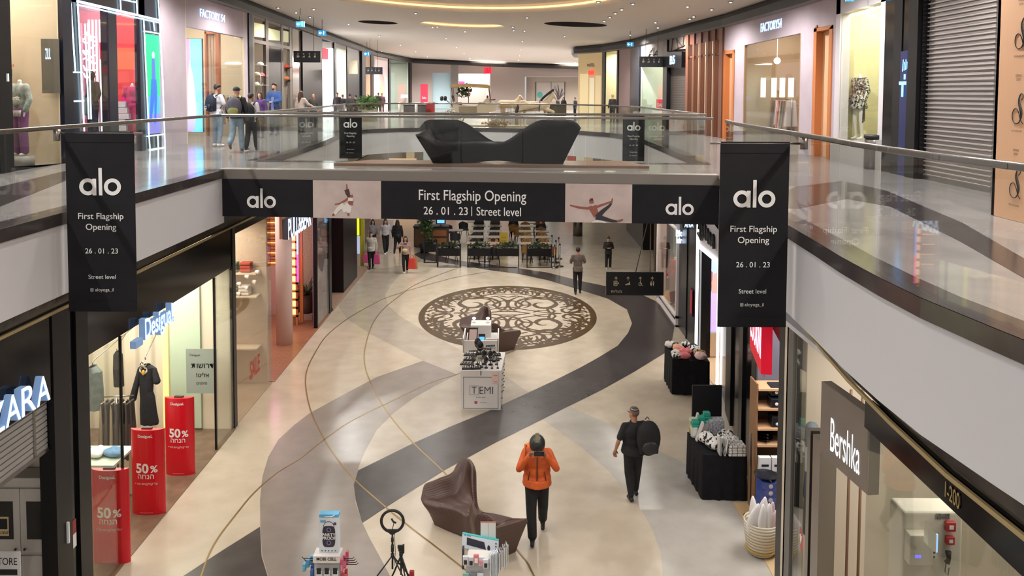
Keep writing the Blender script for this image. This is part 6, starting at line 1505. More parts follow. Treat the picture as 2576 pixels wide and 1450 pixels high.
m=MB();wp(m,LW,174,404,'T',(2,50),-.12,.02,0);wp(m,LW,174,200,'T','B',-.12,.02,0);wp(m,LW,352,366,'T','B',-.12,.02,0);wp(m,LW,366,404,338,'B',-.12,.0,0);wp(m,LW,366,404,'T',86,-.12,0,0);wp(m,LW,276,297,'T','B',-.2,.0,0)
struct(m,'wall_upper_left_neon_front',[mat('neon_front_navy',(24,28,42),.25)])
wthing('glass_pane',LW,202,275,(20,33),'B',-.03,-.018,M_g3,'glass pane of the neon framed shop beside its black mullion','glass pane')
wthing('glass_pane',LW,298,351,(38,46),'B',-.03,-.018,M_g3,'glass pane in front of the red panel in the neon framed shop','glass pane')
M_neon=glow('neon_cool',(196,238,255),3)
def lw(x,y,n=.05):P=hit(LW,x);return V(P.x+n,P.y,ony(x,y,P.y).z)
ne=thing('neon_tubing','white neon tube frame running around the dark upper left shop front','neon frame',lw(205,305)*1.0)
for pts in([(176,-20),(185,182)],[(194,-20),(206,400)],[(174,182),(202,182)],[(174,255),(204,254)],[(194,3),(403,52)],[(194,12),(403,58)],[(302,-10),(303,28)],[(343,-10),(344,38)],[(306,-2),(342,6)],[(397,-20),(405,200),(408,372)],[(360,48),(368,344)],[(384,52),(387,78)],[(360,78),(401,85)],[(363,343),(408,338)],[(390,340),(391,375)],[(368,377),(408,371)],[(368,344),(370,378)],[(212,60),(216,300)],[(219,58),(222,300)]):
 m=MB();m.tube([lw(x,y,.055)for x,y in pts],.018 if pts[0]!=(194,3)else.03,6);P0(m.build('neon_tube',M_neon,ne),ne)
light('AREA','neon_spill',(-9.6,20.4,8.2),60,(.8,.92,1),2.0,rot=(0,-PI/2,0),size_y=3)
Yn=22.45;F=FY(Yn);nx=lambda x:ony(x,235,Yn).x;nz=lambda y:ony(300,y,Yn).z
wl_=thing('red_display','tall red panel with white boxes stacked before it in the neon framed shop','display',V(nx(320),Yn,6.0))
m=MB();rect(m,F,nx(290),nx(352),6.02,nz(38),0,0);rect(m,F,nx(292),nx(346),nz(175),nz(120),.004,1);P0(m.build('backdrop',[glow('red_backdrop',(206,60,66),.5),glow('orange_print',(226,96,70),.55)],wl_),wl_)
for k in range(8):
 m=MB();w=.16+.05*((k*3)%4);m.box(nx(322)-w,nx(322)+w*.8,Yn-.5,Yn-.2,6.02+k*.165,6.17+k*.165);tag(m.build('shoe_box',mat('shoe_box_white',(222,218,216),.5)),['lowest','second lowest','third','fourth','fifth','sixth','second highest','topmost'][k]+' white box of the stack before the red panel','box','white boxes before the red panel')
m=MB();rect(m,F,nx(205),nx(278),6.02,nz(30),.01,0)
for k in range(5):rect(m,F,nx(226+k*9),nx(231+k*9),6.05,nz(50),.02,1)
tag(m.build('striped_backdrop',[mat('striped_pink',(196,120,134),.6),glow('tube_white',(230,240,255),1.8)]),'pink backdrop with vertical white light tubes in the neon framed shop','backdrop')
nn=thing('neon_lettering','tangled bright white neon lettering hanging in the neon framed shop','neon sign',V(nx(240),Yn-.3,nz(200)))
m=MB();rr_=random.Random(2)
for j in range(7):
 y=92+j*16;m.tube([V(nx(226+5*k),Yn-.3,nz(y+9*rr_.uniform(-1,1)))for k in range(7)],.022,5)
P0(m.build('tubes',M_neon,nn),nn)
m=MB();rect(m,F,nx(254),nx(279),nz(150),nz(107),.03,0);put_text(m,'LEE',F,nx(264),nx(277),nz(146),nz(112),.035,0,.02,0,1);tag(m.build('red_lit_sign',[glow('sign_lit_red',(226,20,50),1),M_letter]),'square red lit sign beside the black mullion of the neon framed shop','sign')
sc_=thing('video_screen','tall green and blue screen showing a walking figure in the neon frame','screen',lw(384,338,-.02))
fr,L=wframe(LW,367,403,.01);z0,z1=zat(384,336,hit(LW,384)),zat(384,87,hit(LW,384));H_=z1-z0
m=MB();rect(m,fr,.02,L-.02,z0+H_*.38,z1,.0,0);rect(m,fr,.02,L-.02,z0+H_*.2,z0+H_*.38,0,1);rect(m,fr,.02,L-.02,z0,z0+H_*.2,0,2);P0(m.build('screen_face',[glow('screen_green',(20,176,110),.9),glow('screen_teal',(70,150,170),.8),glow('screen_lilac',(120,120,200),.8)],sc_),sc_)
m=MB();m.poly([fr(L*a,z0+H_*b,.006)for a,b in((.35,.55),(.7,.55),(.75,.42),(.62,.1),(.52,.1),(.55,.35),(.3,.12),(.2,.14))],0);m.poly([fr(L*a,z0+H_*b,.006)for a,b in((.4,.55),(.65,.55),(.62,.76),(.42,.76))],1);disc_ring(m,fr,L*.52,z0+H_*.795,0,L*.11,.006,2)
P0(m.build('screen_figure',[glow('figure_blue',(40,90,220),.9),glow('figure_indigo',(70,90,190),.8),glow('figure_pale',(150,160,200),.7)],sc_),sc_)
m=MB();wp(m,LW,405,469,'T','B',-.15,0,0);wp(m,LW,469,616,'T',(66,95),-.15,0,0);wp(m,LW,616,625,'T','B',-.15,0,0)
struct(m,'wall_upper_left_plaster',[M_lilac])
room(LW,470,615,2.4,'wall_upper_left_plaster_shop',M_ucream,None,120,(1,.92,.84))
wthing('glass_pane',LW,470,615,(67,94),'B',-.06,-.045,M_g3,'wide glass pane of the plaster fronted shop on the left gallery','glass pane')
fr,L=wframe(LW,505,567,.0);P=hit(LW,505);P2=hit(LW,567)
sg=thing('shop_sign','small backlit capitals on the lilac plaster of the left gallery','sign',V(P.x,P.y,zat(505,47,P)))
m=MB();put_text(m,'FACTORY 54',fr,.0,L,zat(536,50,(P+P2)/2),zat(536,30,(P+P2)/2),.01,.02,.0);P0(m.build('lettering',M_lettersoft,sg),sg)
Ye=26.3;F=FY(Ye);ex_=lambda x:ony(x,235,Ye).x;ez=lambda y:ony(490,y,Ye).z
ls=thing('video_screen','tall glowing pink and cyan screen in the plaster fronted shop window','screen',V(ex_(490),Ye,ez(333)))
m=MB();m.fbox(F,ex_(469),ex_(511),ez(333),ez(97),-.06,0);P0(m.build('case',M_bframe,ls),ls)
m=MB();rect(m,F,ex_(471),ex_(480),ez(332),ez(98),.004,0);rect(m,F,ex_(480),ex_(509),ez(332),ez(98),.004,1);m.poly([F(ex_(a),ez(b),.006)for a,b in((471,330),(488,330),(494,280),(488,200),(478,150),(473,200))],2)
P0(m.build('screen_face',[glow('screen_pink',(245,120,180),1.2),glow('screen_cyan',(96,200,250),1.3),glow('screen_lavender',(176,160,245),1.2)],ls),ls)
light('AREA','screen_spill',(ex_(490),Ye-.6,7.9),45,(.6,.75,1),.6,rot=(PI/2,0,0),size_y=3)
Yo=28.6;F=FY(Yo);ox=lambda x:ony(x,235,Yo).x;oz=lambda y:ony(540,y,Yo).z
dd=thing('inner_doorway','tall orange brown door frame inside the plaster fronted shop','door frame',V(ox(540),Yo,6.0))
m=MB();m.fbox(F,ox(549),ox(557),6.01,oz(80),0,.2);m.fbox(F,ox(522),ox(557),oz(86),oz(80),0,.2);m.fbox(F,ox(522),ox(526),6.01,oz(80),0,.2);P0(m.build('frame',mat('orange_brown',(166,92,56),.5),dd),dd)
m=MB()
for k in range(3):m.fbox(F,ox(528+7*k),ox(533+7*k),6.01,oz(86),0,.06)
P0(m.build('curtain',mat('curtain_tan',(190,160,140),.7),dd),dd)
def rail_of_clothes(p,n_,cols_,width,label,drop=.95,ang=0.0):
 r=thing('clothes_rail',label,'clothes rail',p,ang)
 m=MB();m.tube([(-width/2,0,1.45),(width/2,0,1.45)],.016,6);m.tube([(-width/2,0,0),(-width/2,0,1.45)],.016,6);m.tube([(width/2,0,0),(width/2,0,1.45)],.016,6);m.build('rail',M_steel,r)
 for k in range(n_):
  x=-width/2+.06+(width-.12)*k/max(1,n_-1);c=cols_[k%len(cols_)];d=drop*(.8+.25*((k*5)%4)/3)
  m=MB();m.hexa([(x-.035,-.2,1.4-d),(x+.03,-.22,1.4-d),(x+.03,.22,1.4-d),(x-.035,.2,1.4-d),(x-.015,-.14,1.4),(x+.015,-.14,1.4),(x+.015,.14,1.4),(x-.015,.14,1.4)])
  o=bevel(m.build('hanging_garment',mat('garment_c%d_%d_%d'%c,c,.8),r),.02,2)
 return r
rail_of_clothes(V(-10.55,29.2,6.01),8,[(176,140,110),(150,110,90),(200,180,160)],1.1,'rail of tan clothes behind the schoolboys, inside the plaster fronted shop')
LW2=LW
m=MB();wp(m,LW,625,634,'T','B',-.2,.05,0);wp(m,LW,634,735,'T',(42,78),-.1,.0,1);wp(m,LW,634,735,(97,118),(106,126),-.1,.02,1)
for a,b in((634,640),(669,676),(708,713),(729,735)):wp(m,LW,a,b,'T','B',-.1,.02,1)
wp(m,LW,676,708,104,'B',-.12,0,0);wp(m,LW,735,756,'T','B',-.3,.03,2);wp(m,LW,756,806,'T','B',-.3,.12,0)
struct(m,'wall_upper_left_dark_shop',[M_bframe,mat('taupe_frame',(88,80,74),.4),mat('mirror_column',(130,120,112),.12,.7)])
room(LW,634,733,3,'wall_upper_left_hat_shop',mat('hat_shop_wall',(150,136,120),.6),None,110)
for a,b,lb in((641,669,'yellowish lit transom pane above the hat shop, leftmost'),(677,708,'lit transom pane with a green exit mark above the black doorway'),(714,729,'narrow lit transom pane at the right of the hat shop')):
 wthing('transom_light',LW,a,b,(56 if a<670 else 70 if a<700 else 76,62 if a<670 else 78 if a<700 else 80),(92 if a<670 else 100 if a<700 else 105,95 if a<670 else 103 if a<700 else 107),-.05,-.03,glow('transom_lit',(206,204,160),.5),lb,'transom pane')
for k,(x,y)in enumerate(((644,215),(655,165),(660,192),(661,215),(646,190),(722,170),(721,200))):
 P=hit(LW,x)+V(-.6,.6,0);p=ony(x,y,P.y);m=MB();m.ell((0,0,.05),.14,.14,.1,12,7,0);m.lathe([(.25,.0),(.25,.02)],(0,0,0),14)
 o=m.build('hat',mat('hat_%d'%k,[(220,210,190),(216,214,210),(206,120,130),(210,206,200),(190,180,160),(190,70,50),(170,110,70)][k],.8),loc=p);tag(o,['cream hat low in the left hat shop window','white hat high in the left hat shop window','pink hat in the left hat shop window','white hat below the pink one','pale hat above the cream one','orange red hat in the narrow right pane','brown hat in the narrow right pane'][k],'hat')
 q_=MB();q_.tube([(0,0,0),(0,0,6.01-p.z)],.01,5);q_.build('stand',M_steel,o)
m=MB();wp(m,LW,806,840,'T',(96,106),-.1,.05,0);wp(m,LW,806,840,105,'B',-.15,-.05,0);wp(m,LW,840,845,'T','B',-.1,.05,1);wp(m,LW,845,872,'T',(118,126),-.1,.0,2);wp(m,LW,872,876,'T','B',-.1,.05,1);wp(m,LW,876,908,'T','B',-.2,-.05,1);wp(m,LW,908,917,'T','B',-.1,.1,1);wp(m,LW,917,932,'T','B',-.1,.0,3);wp(m,LW,932,939,'T','B',-.1,.06,1)
struct(m,'wall_upper_left_row',[mat('row_silver',(150,146,150),.4),M_bframe,M_ugrey,mat('row_tan',(176,138,104),.5)])
for k in range(4):
 wthing('light_strip',LW,809+k*8,813.5+k*8,122,'B',-.05,.03,glow('strip_white',(240,248,255),4.5),['leftmost','second','third','rightmost'][k]+' of four tall white light strips on the far left gallery','light strip','tall white light strips')
wthing('red_shop_sign',LW,807,822,(120,123),(149,150),.04,.1,glow('sign_lit_red2',(220,40,80),.8),'small red lit sign above the four tall white light strips','sign')
fr,L=wframe(LW,845,872,.02);P=hit(LW,852)
m=MB();put_text(m,'Bar',fr,L*.08,L*.6,zat(852,141,P),zat(852,128,P),.01,0,.02);tag(m.build('small_shop_sign',glow('letters_sky',(120,200,255),2)),'small sky blue lit letters right of the white light strips','sign')
room(LW,846,871,3,'wall_upper_left_small_shop',mat('small_shop_wall',(206,206,196),.6),None,150)
wthing('wall_sign',LW,878,900,152,186,-.04,.0,mat('sign_beige',(150,140,112),.5,emit=.15),'beige framed panel above a dark shop door on the far left gallery','panel')
m=MB();wp(m,LW,939,976,'T','B',-.1,0,0);wp(m,LW,976,980,'T','B',-.1,.1,1);wp(m,LW,1028,1034,'T','B',-.1,.1,1)
struct(m,'wall_upper_left_corner',[mat('corner_pink',(206,186,184),.6),M_bframe])
fr,L=wframe(LW,940,975,.02);P=hit(LW,957);zc=zat(957,225,P)
pc=thing('poster','large pale poster of a veiled figure at the far left corner','poster',V(P.x,P.y,6))
m=MB();rect(m,fr,.1,L-.1,6.1,zat(957,152,P),.01,0);m.poly([fr(L*a,zc+b,.02)for a,b in((.2,-1.6),(.75,-1.6),(.8,-.4),(.72,.9),(.6,1.5),(.42,1.5),(.25,.8))],1);m.poly([fr(L*a,zc+b,.03)for a,b in((.38,-1.0),(.62,-1.0),(.6,.5),(.42,.5))],2);disc_ring(m,fr,L*.5,zc+.95,0,.4,.03,3)
P0(m.build('print',[glow('poster_pale',(226,208,206),.25),mat('poster_mauve',(190,170,172),.6),mat('poster_gold',(196,170,130),.6),mat('poster_face',(206,170,156),.6)],pc),pc)
room(LW,981,1027,3.5,'wall_upper_left_far_shop',mat('far_shop_green',(176,186,176),.6),None,240)
wthing('glass_pane',LW,981,1027,'T','B',-.05,-.03,M_g3,'greenish glass shop front at the far left corner','glass pane')
wthing('glass_lettering',LW,1010,1025,238,246,.0,.02,glow('letters_lilac',(180,180,230),.8),'pale lettering strip low on the greenish far glass shop front','lettering')
FW2=[(-12.2,80.7),(-.81,82.2),(12,80.2)]
m=MB();wp(m,FW2,1036,1088,'T','B',-.3,0,0);wp(m,FW2,1088,1134,'T',183,-.3,0,0);wp(m,FW2,1134,1152,'T','B',-.3,0,1);wp(m,FW2,1152,1234,'T',185,-.3,0,0);wp(m,FW2,1234,1320,'T','B',-.3,0,0);wp(m,FW2,1320,1500,'T',193,-.3,0,0);wp(m,FW2,1320,1500,193,'B',-1.4,-1.2,2);wp(m,FW2,1088,1134,183,'B',-.6,-.4,3)
struct(m,'wall_upper_end',[mat('end_wall_taupe',(166,152,146),.6),mat('end_wall_grey',(128,122,118),.6),mat('end_niche',(206,190,174),.6),mat('curtain_blue',(176,200,210),.7,emit=.15)])
room(FW2,1153,1233,5,'wall_upper_end_shop',mat('end_shop_white',(226,218,212),.6),None,150)
fr,L=wframe(FW2,1217,1235,.05);P=hit(FW2,1225)
m=MB();put_text(m,'H&M',fr,0,L,zat(1225,186,P),zat(1225,170,P),.05,.1,.04,.25);tag(m.build('shop_sign',glow('logo_red',(240,10,50),1.6)),'slanted red lit letters on the taupe wall at the far end','sign')
wthing('entrance_light',FW2,1155,1231,187,197,-1.0,-.9,glow('panel_white',(255,255,250),2.5),'long white light above the entrance of the far end shop','light')
for x0,x1,c,lb in((1156,1172,(226,70,130),'magenta screen inside the far end shop entrance'),(1173,1194,(150,210,240),'pale blue screen inside the far end shop entrance'),(1195,1213,(190,200,230),'screen with a face inside the far end shop entrance')):
 wthing('shop_screen',FW2,x0,x1,204,217,-2.0,-1.9,glow('scr_%d'%x0,c,1),lb,'screen')
r_=thing('red_sale_banner','tall red sale banner on the wall at the far end','banner',V(hit(FW2,1067).x,hit(FW2,1067).y-.2,6.4))
m=MB();wp(m,FW2,1058,1076,212,258,.02,.06);P0(m.build('board',glow('banner_red',(226,40,70),.5),r_),r_);fr,L=wframe(FW2,1058,1076,.07);P=hit(FW2,1067);m=MB();put_text(m,'Sale',fr,L*.2,L*.8,zat(1067,249,P),zat(1067,243,P),.01,0,.02);P0(m.build('lettering',M_wprint,r_),r_)
r_=thing('light_poster','pink lit poster of two figures in white at the far end','poster',V(hit(FW2,1270).x,hit(FW2,1270).y-.2,6.4))
m=MB();wp(m,FW2,1255,1285,212,262,.02,.08);P0(m.build('panel',glow('poster_pink',(232,120,170),.9),r_),r_);fr,L=wframe(FW2,1255,1285,.085);P=hit(FW2,1270);zq=zat(1270,262,P);hq=zat(1270,212,P)-zq
m=MB()
for c_,w_ in((.32,.26),(.72,.24)):
 m.poly([fr(L*(c_+a*w_),zq+hq*b,.01)for a,b in((-.6,.32),(.6,.32),(.75,.55),(.45,.8),(-.45,.8),(-.75,.55))],0);disc_ring(m,fr,L*c_,zq+hq*.88,0,hq*.07,.012,1,12);m.poly([fr(L*(c_+a*w_),zq+hq*b,.01)for a,b in((-.35,.04),(-.1,.04),(-.05,.32),(-.4,.32))],1);m.poly([fr(L*(c_+a*w_),zq+hq*b,.01)for a,b in((.1,.04),(.35,.04),(.4,.32),(.05,.32))],1)
P0(m.build('print',[glow('figure_white',(226,222,240),.9),mat('figure_dark',(50,40,50),.6)],r_),r_)
r_=thing('wall_artwork','wide framed picture with pale branches in the niche at the far end','artwork',V(hit(FW2,1380).x,hit(FW2,1380).y+.9,6.4))
m=MB();wp(m,FW2,1344,1419,207,256,-1.2,-1.12,0);P0(m.build('panel',mat('artwork_white',(222,212,204),.5),r_),r_);m=MB()
for a,b in((1344,1345.5),(1383,1384),(1417.5,1419)):wp(m,FW2,a,b,206,256,-1.12,-1.08)
P0(m.build('frame',M_bframe,r_),r_);m=MB();fr,L=wframe(FW2,1384,1418,-1.05);zq=zat(1400,256,hit(FW2,1400));rr_=random.Random(8)
for k in range(16):
 a=rr_.uniform(.2,PI-.2);m.tube([fr(L*.55,zq+.2),fr(L*.55+.35*math.cos(a),zq+.2+.9*math.sin(a)),fr(L*.55+.75*math.cos(a+.2),zq+.2+1.55*math.sin(a))],[.05,.035,.01],5)
P0(m.build('painted_branches',mat('branch_grey',(110,100,100),.6),r_),r_);m=MB();fr,L=wframe(FW2,1346,1364,-1.05);disc_ring(m,fr,L*.5,zq+.7,0,.3,.02);P0(m.build('teal_form',mat('teal_form',(90,190,180),.5),r_),r_)
m=MB()
wp(m,RW,1454,1516,'T','B',-.2,0,0);wp(m,RW,1516,1523,'T','B',-.1,.06,1);wp(m,RW,1553,1556,'T','B',-.1,.06,1);wp(m,RW,1556,1588,'T','B',-.1,.0,2);wp(m,RW,1588,1611,'T','B',-.1,.08,3)
wp(m,RW,1611,1671,'T',(168,165),-.1,0,4);wp(m,RW,1671,1681,'T','B',-.1,.08,1);wp(m,RW,1681,1728,'T',(128,122),-.1,0,4);wp(m,RW,1681,1728,122,'B',-.15,-.1,5)
struct(m,'wall_upper_right_row',[mat('pod_cream',(226,200,146),.5,emit=.12),M_bframe,mat('pod_mauve',(150,126,124),.5),mat('pod_navy',(18,24,44),.3),mat('pod_taupe',(112,102,96),.5),waved('dark_shutter',(66,58,52),(44,40,38),3,'Z',.5,.4)])
fr,L=wframe(RW,1454,1515,.02);P=hit(RW,1490)
pd=thing('pod_shopfront','cream lit shop front panels at the tip of the right hand row','shop front',V(P.x-.2,P.y,6))
for a,b,t_,c in((1460,1481,186,(236,214,166)),(1484,1496,196,(240,226,190)),(1499,1513,190,(230,206,160))):
 m=MB();wp(m,RW,a,b,t_,'B',.0,.04);P0(m.build('door_panel',mat('pod_door_%d'%a,c,.5,emit=.35),pd),pd)
m=MB();put_text(m,'PASTEL',fr,L*.42,L*.72,zat(1490,168,P),zat(1490,160,P),.05,0,.02,0,0);P0(m.build('lettering',M_bprint,pd),pd)
m=MB();put_text(m,'am',fr,L*.48,L*.7,zat(1490,188,P),zat(1490,177,P),.05,.04,.03);P0(m.build('red_lettering',glow('letters_red',(240,60,50),1.6),pd),pd)
room(RW,1524,1552,3,'wall_upper_right_green_shop',mat('green_shop',(190,184,150),.6),None,150)
fr,L=wframe(RW,1524,1552,.03);P=hit(RW,1535);m=MB();put_text(m,'EBE',fr,L*.12,L*.68,zat(1535,174,P),zat(1535,150,P),.02,0,.03);tag(m.build('shop_sign',M_letter),'bluish white lit capitals on the narrow greenish shop','sign')
room(RW,1612,1670,3,'wall_upper_right_mint_shop',mat('mint_shop',(196,206,186),.6),None,150)
wthing('glass_pane',RW,1612,1670,168,'B',-.03,-.015,M_g3,'greenish white glass front with a red sale board','glass pane')
r_=thing('sale_board','red sale board standing inside the greenish white shop','sign',V(hit(RW,1650).x+.2,hit(RW,1650).y,6.1))
m=MB();wp(m,RW,1638,1668,250,279,-.3,-.26);P0(m.build('board',mat('sale_board_red',(206,26,36),.5,emit=.2),r_),r_);fr,L=wframe(RW,1638,1668,-.25);P=hit(RW,1652);m=MB();put_text(m,'SALE',fr,L*.12,L*.85,zat(1652,269,P),zat(1652,260,P),.02,0,.02);P0(m.build('lettering',M_wprint,r_),r_)
r_=thing('shop_sign','black box sign with a blue white butterfly mark above the dark shutter','sign',V(hit(RW,1700).x-.2,hit(RW,1700).y,9))
m=MB();wp(m,RW,1684,1722,130,170,.0,.15);P0(m.build('box',M_bframe,r_),r_);fr,L=wframe(RW,1684,1722,.16);P=hit(RW,1700);m=MB();put_text(m,'B5',fr,L*.25,L*.6,zat(1700,162,P),zat(1700,140,P),.01,0,.04);P0(m.build('mark',glow('mark_blue',(150,200,255),2),r_),r_)
for k,(x,y0_,y1_)in enumerate(((1634,118,140),(1640,120,138),(1690,88,128),(1700,92,122),(1710,90,122))):
 pass
wm=thing('wall_motif','thin dark branching line motif on the taupe wall above the mint shop','wall motif',V(hit(RW,1640).x,hit(RW,1640).y,9.6));fr,L=wframe(RW,1630,1655,.02);P=hit(RW,1640);m=MB()
for a,b,c_,d in((.0,142,.5,122),(.2,142,.2,124),(.5,140,.9,130),(.6,142,.6,120),(.1,132,.9,140)):m.tube([fr(L*a,zat(1640,b,P),.01),fr(L*c_,zat(1640,d,P),.01)],.02,5)
P0(m.build('lines',mat('motif_brown',(60,46,40),.5),wm),wm)
wm=thing('wall_motif','thin dark branching line motif on the taupe wall above the butterfly sign','wall motif',V(hit(RW,1705).x,hit(RW,1705).y,9.6));fr,L=wframe(RW,1686,1726,.02);P=hit(RW,1700);m=MB()
for a,b,c_,d in((.1,125,.15,88),(.15,100,.3,90),(.5,122,.4,98),(.4,100,.8,122),(.8,122,.85,90),(.3,125,.9,118)):m.tube([fr(L*a,zat(1700,b,P),.01),fr(L*c_,zat(1700,d,P),.01)],.02,5)
P0(m.build('lines',MATS['motif_brown'],wm),wm)
m=MB();M_wood=mat('brown_wood_frame',(104,62,46),.4)
for a,b in((1728,1734),(1745,1749),(1762,1766),(1779,1784),(1797,1801),(1812,1820)):wp(m,RW,a,b,'T','B',-.1,.08)
wp(m,RW,1728,1820,'T',(114,98),-.03,.02);wp(m,RW,1728,1820,(143,132),(147,136),-.03,.02)
tag(m.build('wooden_shopfront',M_wood),'brown wooden glazing frame of tall narrow panes on the right gallery','shop front')
room(RW,1729,1819,3,'wall_upper_right_wood_shop',M_ucream,None,150)
wthing('glass_pane',RW,1730,1812,'T','B',-.05,-.035,M_g3,'glass behind the brown wooden glazing frame','glass pane')
P=hit(RW,1790);rk=thing('shop_shelf','dark open shelf of small goods behind the wooden glazing frame','shelf',behind(P,1.2)+V(0,0,6.01));m=MB()
for z in(.3,.8,1.3,1.8):m.box(-1.0,1.0,-.15,.15,z,z+.03)
for x in(-1,-.3,.4,1):m.box(x-.02,x+.02,-.15,.15,0,1.83)
m.build('frame',M_bframe,rk)
m=MB();wp(m,RW,1820,1870,'T',(128,124),-.12,0);wp(m,RW,1847,1870,(125,122),'B',-.12,0);wp(m,RW,1870,2012,'T',(114,83),-.12,0);wp(m,RW,2012,2050,'T','B',-.12,0);wp(m,RW,2050,2092,'T',(70,62),-.12,0);wp(m,RW,2092,2104,'T','B',-.12,0)
struct(m,'wall_upper_right_plaster',[M_lilac])
def orange_door(a,b,yt,lb):
 r=thing('orange_door',lb,'door',V(hit(RW,a).x,hit(RW,a).y,6.0));m=MB();w=(b-a)*.16
 wp(m,RW,a,a+w,yt,'B',-.2,.03);wp(m,RW,b-w,b,yt,'B',-.2,.03);wp(m,RW,a,b,yt,(yt[0]+9,yt[1]+9),-.2,.03);P0(m.build('door_frame',mat('orange_wood_door',(190,116,66),.45),r),r)
 m=MB();wp(m,RW,a+w,b-w,(yt[0]+9,yt[1]+9),'B',-.2,-.15);P0(m.build('door_leaf',mat('door_leaf_peach',(222,178,140),.5),r),r)
orange_door(1820,1847,(128,125),'smaller orange framed door beside the wooden glazing frame');orange_door(2046,2092,(72,63),'larger orange framed door right of the clothes window')
room(RW,1871,2011,2.6,'wall_upper_right_clothes_shop',mat('clothes_shop_brown',(150,122,92),.6),None,130)
wthing('glass_pane',RW,1871,2011,(113,84),'B',-.05,-.035,M_g3,'wide glass pane in front of the clothes rail on the right gallery','glass pane')
fr,L=wframe(RW,1912,1964,.0);P=hit(RW,1936);sg=thing('shop_sign','small backlit capitals on the lilac plaster of the right gallery','sign',V(P.x,P.y,zat(1936,78,P)));m=MB();put_text(m,'FACTORY54',fr,0,L,zat(1936,76,P),zat(1936,53,P),.01,.02,.0);P0(m.build('lettering',M_lettersoft,sg),sg)
P=hit(RW,1965);rail_of_clothes(behind(P,.9)+V(0,0,6.01),17,[(190,180,180),(150,120,100),(90,90,96),(130,120,110),(60,56,60),(176,150,120),(120,40,70),(206,90,50)],3.1,'long rail of mixed clothes ending in orange behind the right gallery window',1.0,1.45)
for k,x in enumerate((1884,1904,1920,1947,1968,1990)):
 P=hit(RW,x);m=MB();F=FY(P.y+1.6);xx=ony(x,200,P.y+1.6).x;m.fbox(F,xx-.08,xx+.08,ony(x,245,P.y+1.6).z,ony(x,196,P.y+1.6).z,0,.03);tag(m.build('lit_niche',glow('niche_white',(255,244,230),1.6)),'narrow white lit niche behind the clothes rail, %s'%['leftmost','second from the left','third from the left','third from the right','second from the right','rightmost'][k],'light','lit niches behind the clothes rail')
m=MB();P=hit(RW,1955);p=ony(1955,153,P.y+.8);m.ell(p,.1);m.tube([p,V(p.x,p.y,9.7)],.006,5);tag(m.build('globe_lamp',glow('globe_white',(255,250,240),3)),'round white globe lamp hanging in the right gallery clothes window','lamp')
m=MB();wp(m,RW,2104,2114,'T','B',-.2,.05,0);wp(m,RW,2216,2236,'T','B',-.06,.05,0);wp(m,RW,2104,2236,'T',(37,0),-.2,.05,0);wp(m,RW,2104,2236,352,'B',-.6,.12,1)
struct(m,'wall_upper_right_white_frame',[mat('frame_lilac_white',(206,200,206),.4),mat('plinth_grey',(164,160,158),.5)])
room(RW,2105,2235,2.0,'wall_upper_right_dress_shop',mat('dress_shop_cream',(206,200,160),.6),None,75,(1,.97,.84))
wthing('glass_pane',RW,2114,2216,(38,5),352,.0,.012,M_g3,'glass pane in front of the mannequin in the silver sequin dress','glass pane')
m=MB();P=hit(RW,2180)
for k in range(7):p=ony(2143+k*13,40-k*4.2,P.y+.3);m.ell(p,.05,.05,.03,10,6)
tag(m.build('spot_row',M_spot),'row of seven small spots along the top of the dress window','light')
r_=thing('display_rack','white open display rack behind the sequin dress','rack',V(hit(RW,2190).x+.8,hit(RW,2190).y+.3,6.35));m=MB()
for x in(-.25,.25):m.box(x-.015,x+.015,-.2,.2,0,1.35)
for z in(.3,.85,1.35):m.box(-.28,.28,-.2,.2,z,z+.03)
m.build('frame',mat('rack_white',(220,218,214),.4),r_)
m=MB();wp(m,RW,2236,2332,'T','B',-.2,.12,0);wp(m,RW,2262,2282,'T','B',.1,.14,1);wp(m,RW,2282,2306,(130,125),'B',.12,.15,2);wp(m,RW,2306,2330,'T','B',.0,.2,3)
struct(m,'wall_upper_right_navy',[mat('gloss_black',(16,16,20),.12),M_bframe,mat('panel_navy',(22,30,84),.3),M_bframe])
fr,L=wframe(RW,2282,2306,.16);P=hit(RW,2294);bs_=thing('blue_sign','large blue lit letter T under slanted strokes on the navy panel','sign',V(P.x-.3,P.y,zat(2294,245,P)));m=MB();M_bl=glow('sign_sky',(120,190,255),1.8)
put_text(m,'T',fr,L*.05,L*.85,zat(2294,244,P),zat(2294,205,P),.02,0,.04);put_text(m,'1',fr,L*.55,L*.75,zat(2294,200,P),zat(2294,187,P),.02,0,.03)
for k in range(4):m.poly([fr(L*(.35+.17*k),zat(2294,180-k*2,P),.02),fr(L*(.45+.17*k),zat(2294,180-k*2,P),.02),fr(L*(.5+.14*k),zat(2294,150+(k%2)*6,P),.02),fr(L*(.42+.14*k),zat(2294,150+(k%2)*6,P),.02)])
P0(m.build('lettering',M_bl,bs_),bs_)
rs=thing('roller_shutter','closed slatted metal shutter beside the peach hoarding','shutter',V(hit(RW,2400).x,hit(RW,2400).y,6));A_,B_=hit(RW,2332),hit(RW,2508)
m=MB();nsl=46
for k in range(nsl):
 z=6.08+k*.085
 m.hexa([A_+V(-.02,0,z),B_+V(-.02,0,z),B_+V(.0,0,z),A_+V(.0,0,z),A_+V(-.03,0,z+.022),B_+V(-.03,0,z+.022),B_+V(.0,0,z+.022),A_+V(.0,0,z+.022)],0)
P0(m.build('slats',mat('shutter_bright',(220,214,210),.4,.2),rs),rs)
m=MB();m.strip([A_+V(.012,0,6),B_+V(.012,0,6)],[A_+V(.012,0,10),B_+V(.012,0,10)]);P0(m.build('perforated_sheet',bricked('shutter_mesh',(150,141,138),(140,132,130),(100,92,92),3,.35,bw=.5,bh=.12,ms=.02,rot=(PI/2,0,PI/2)),rs),rs)
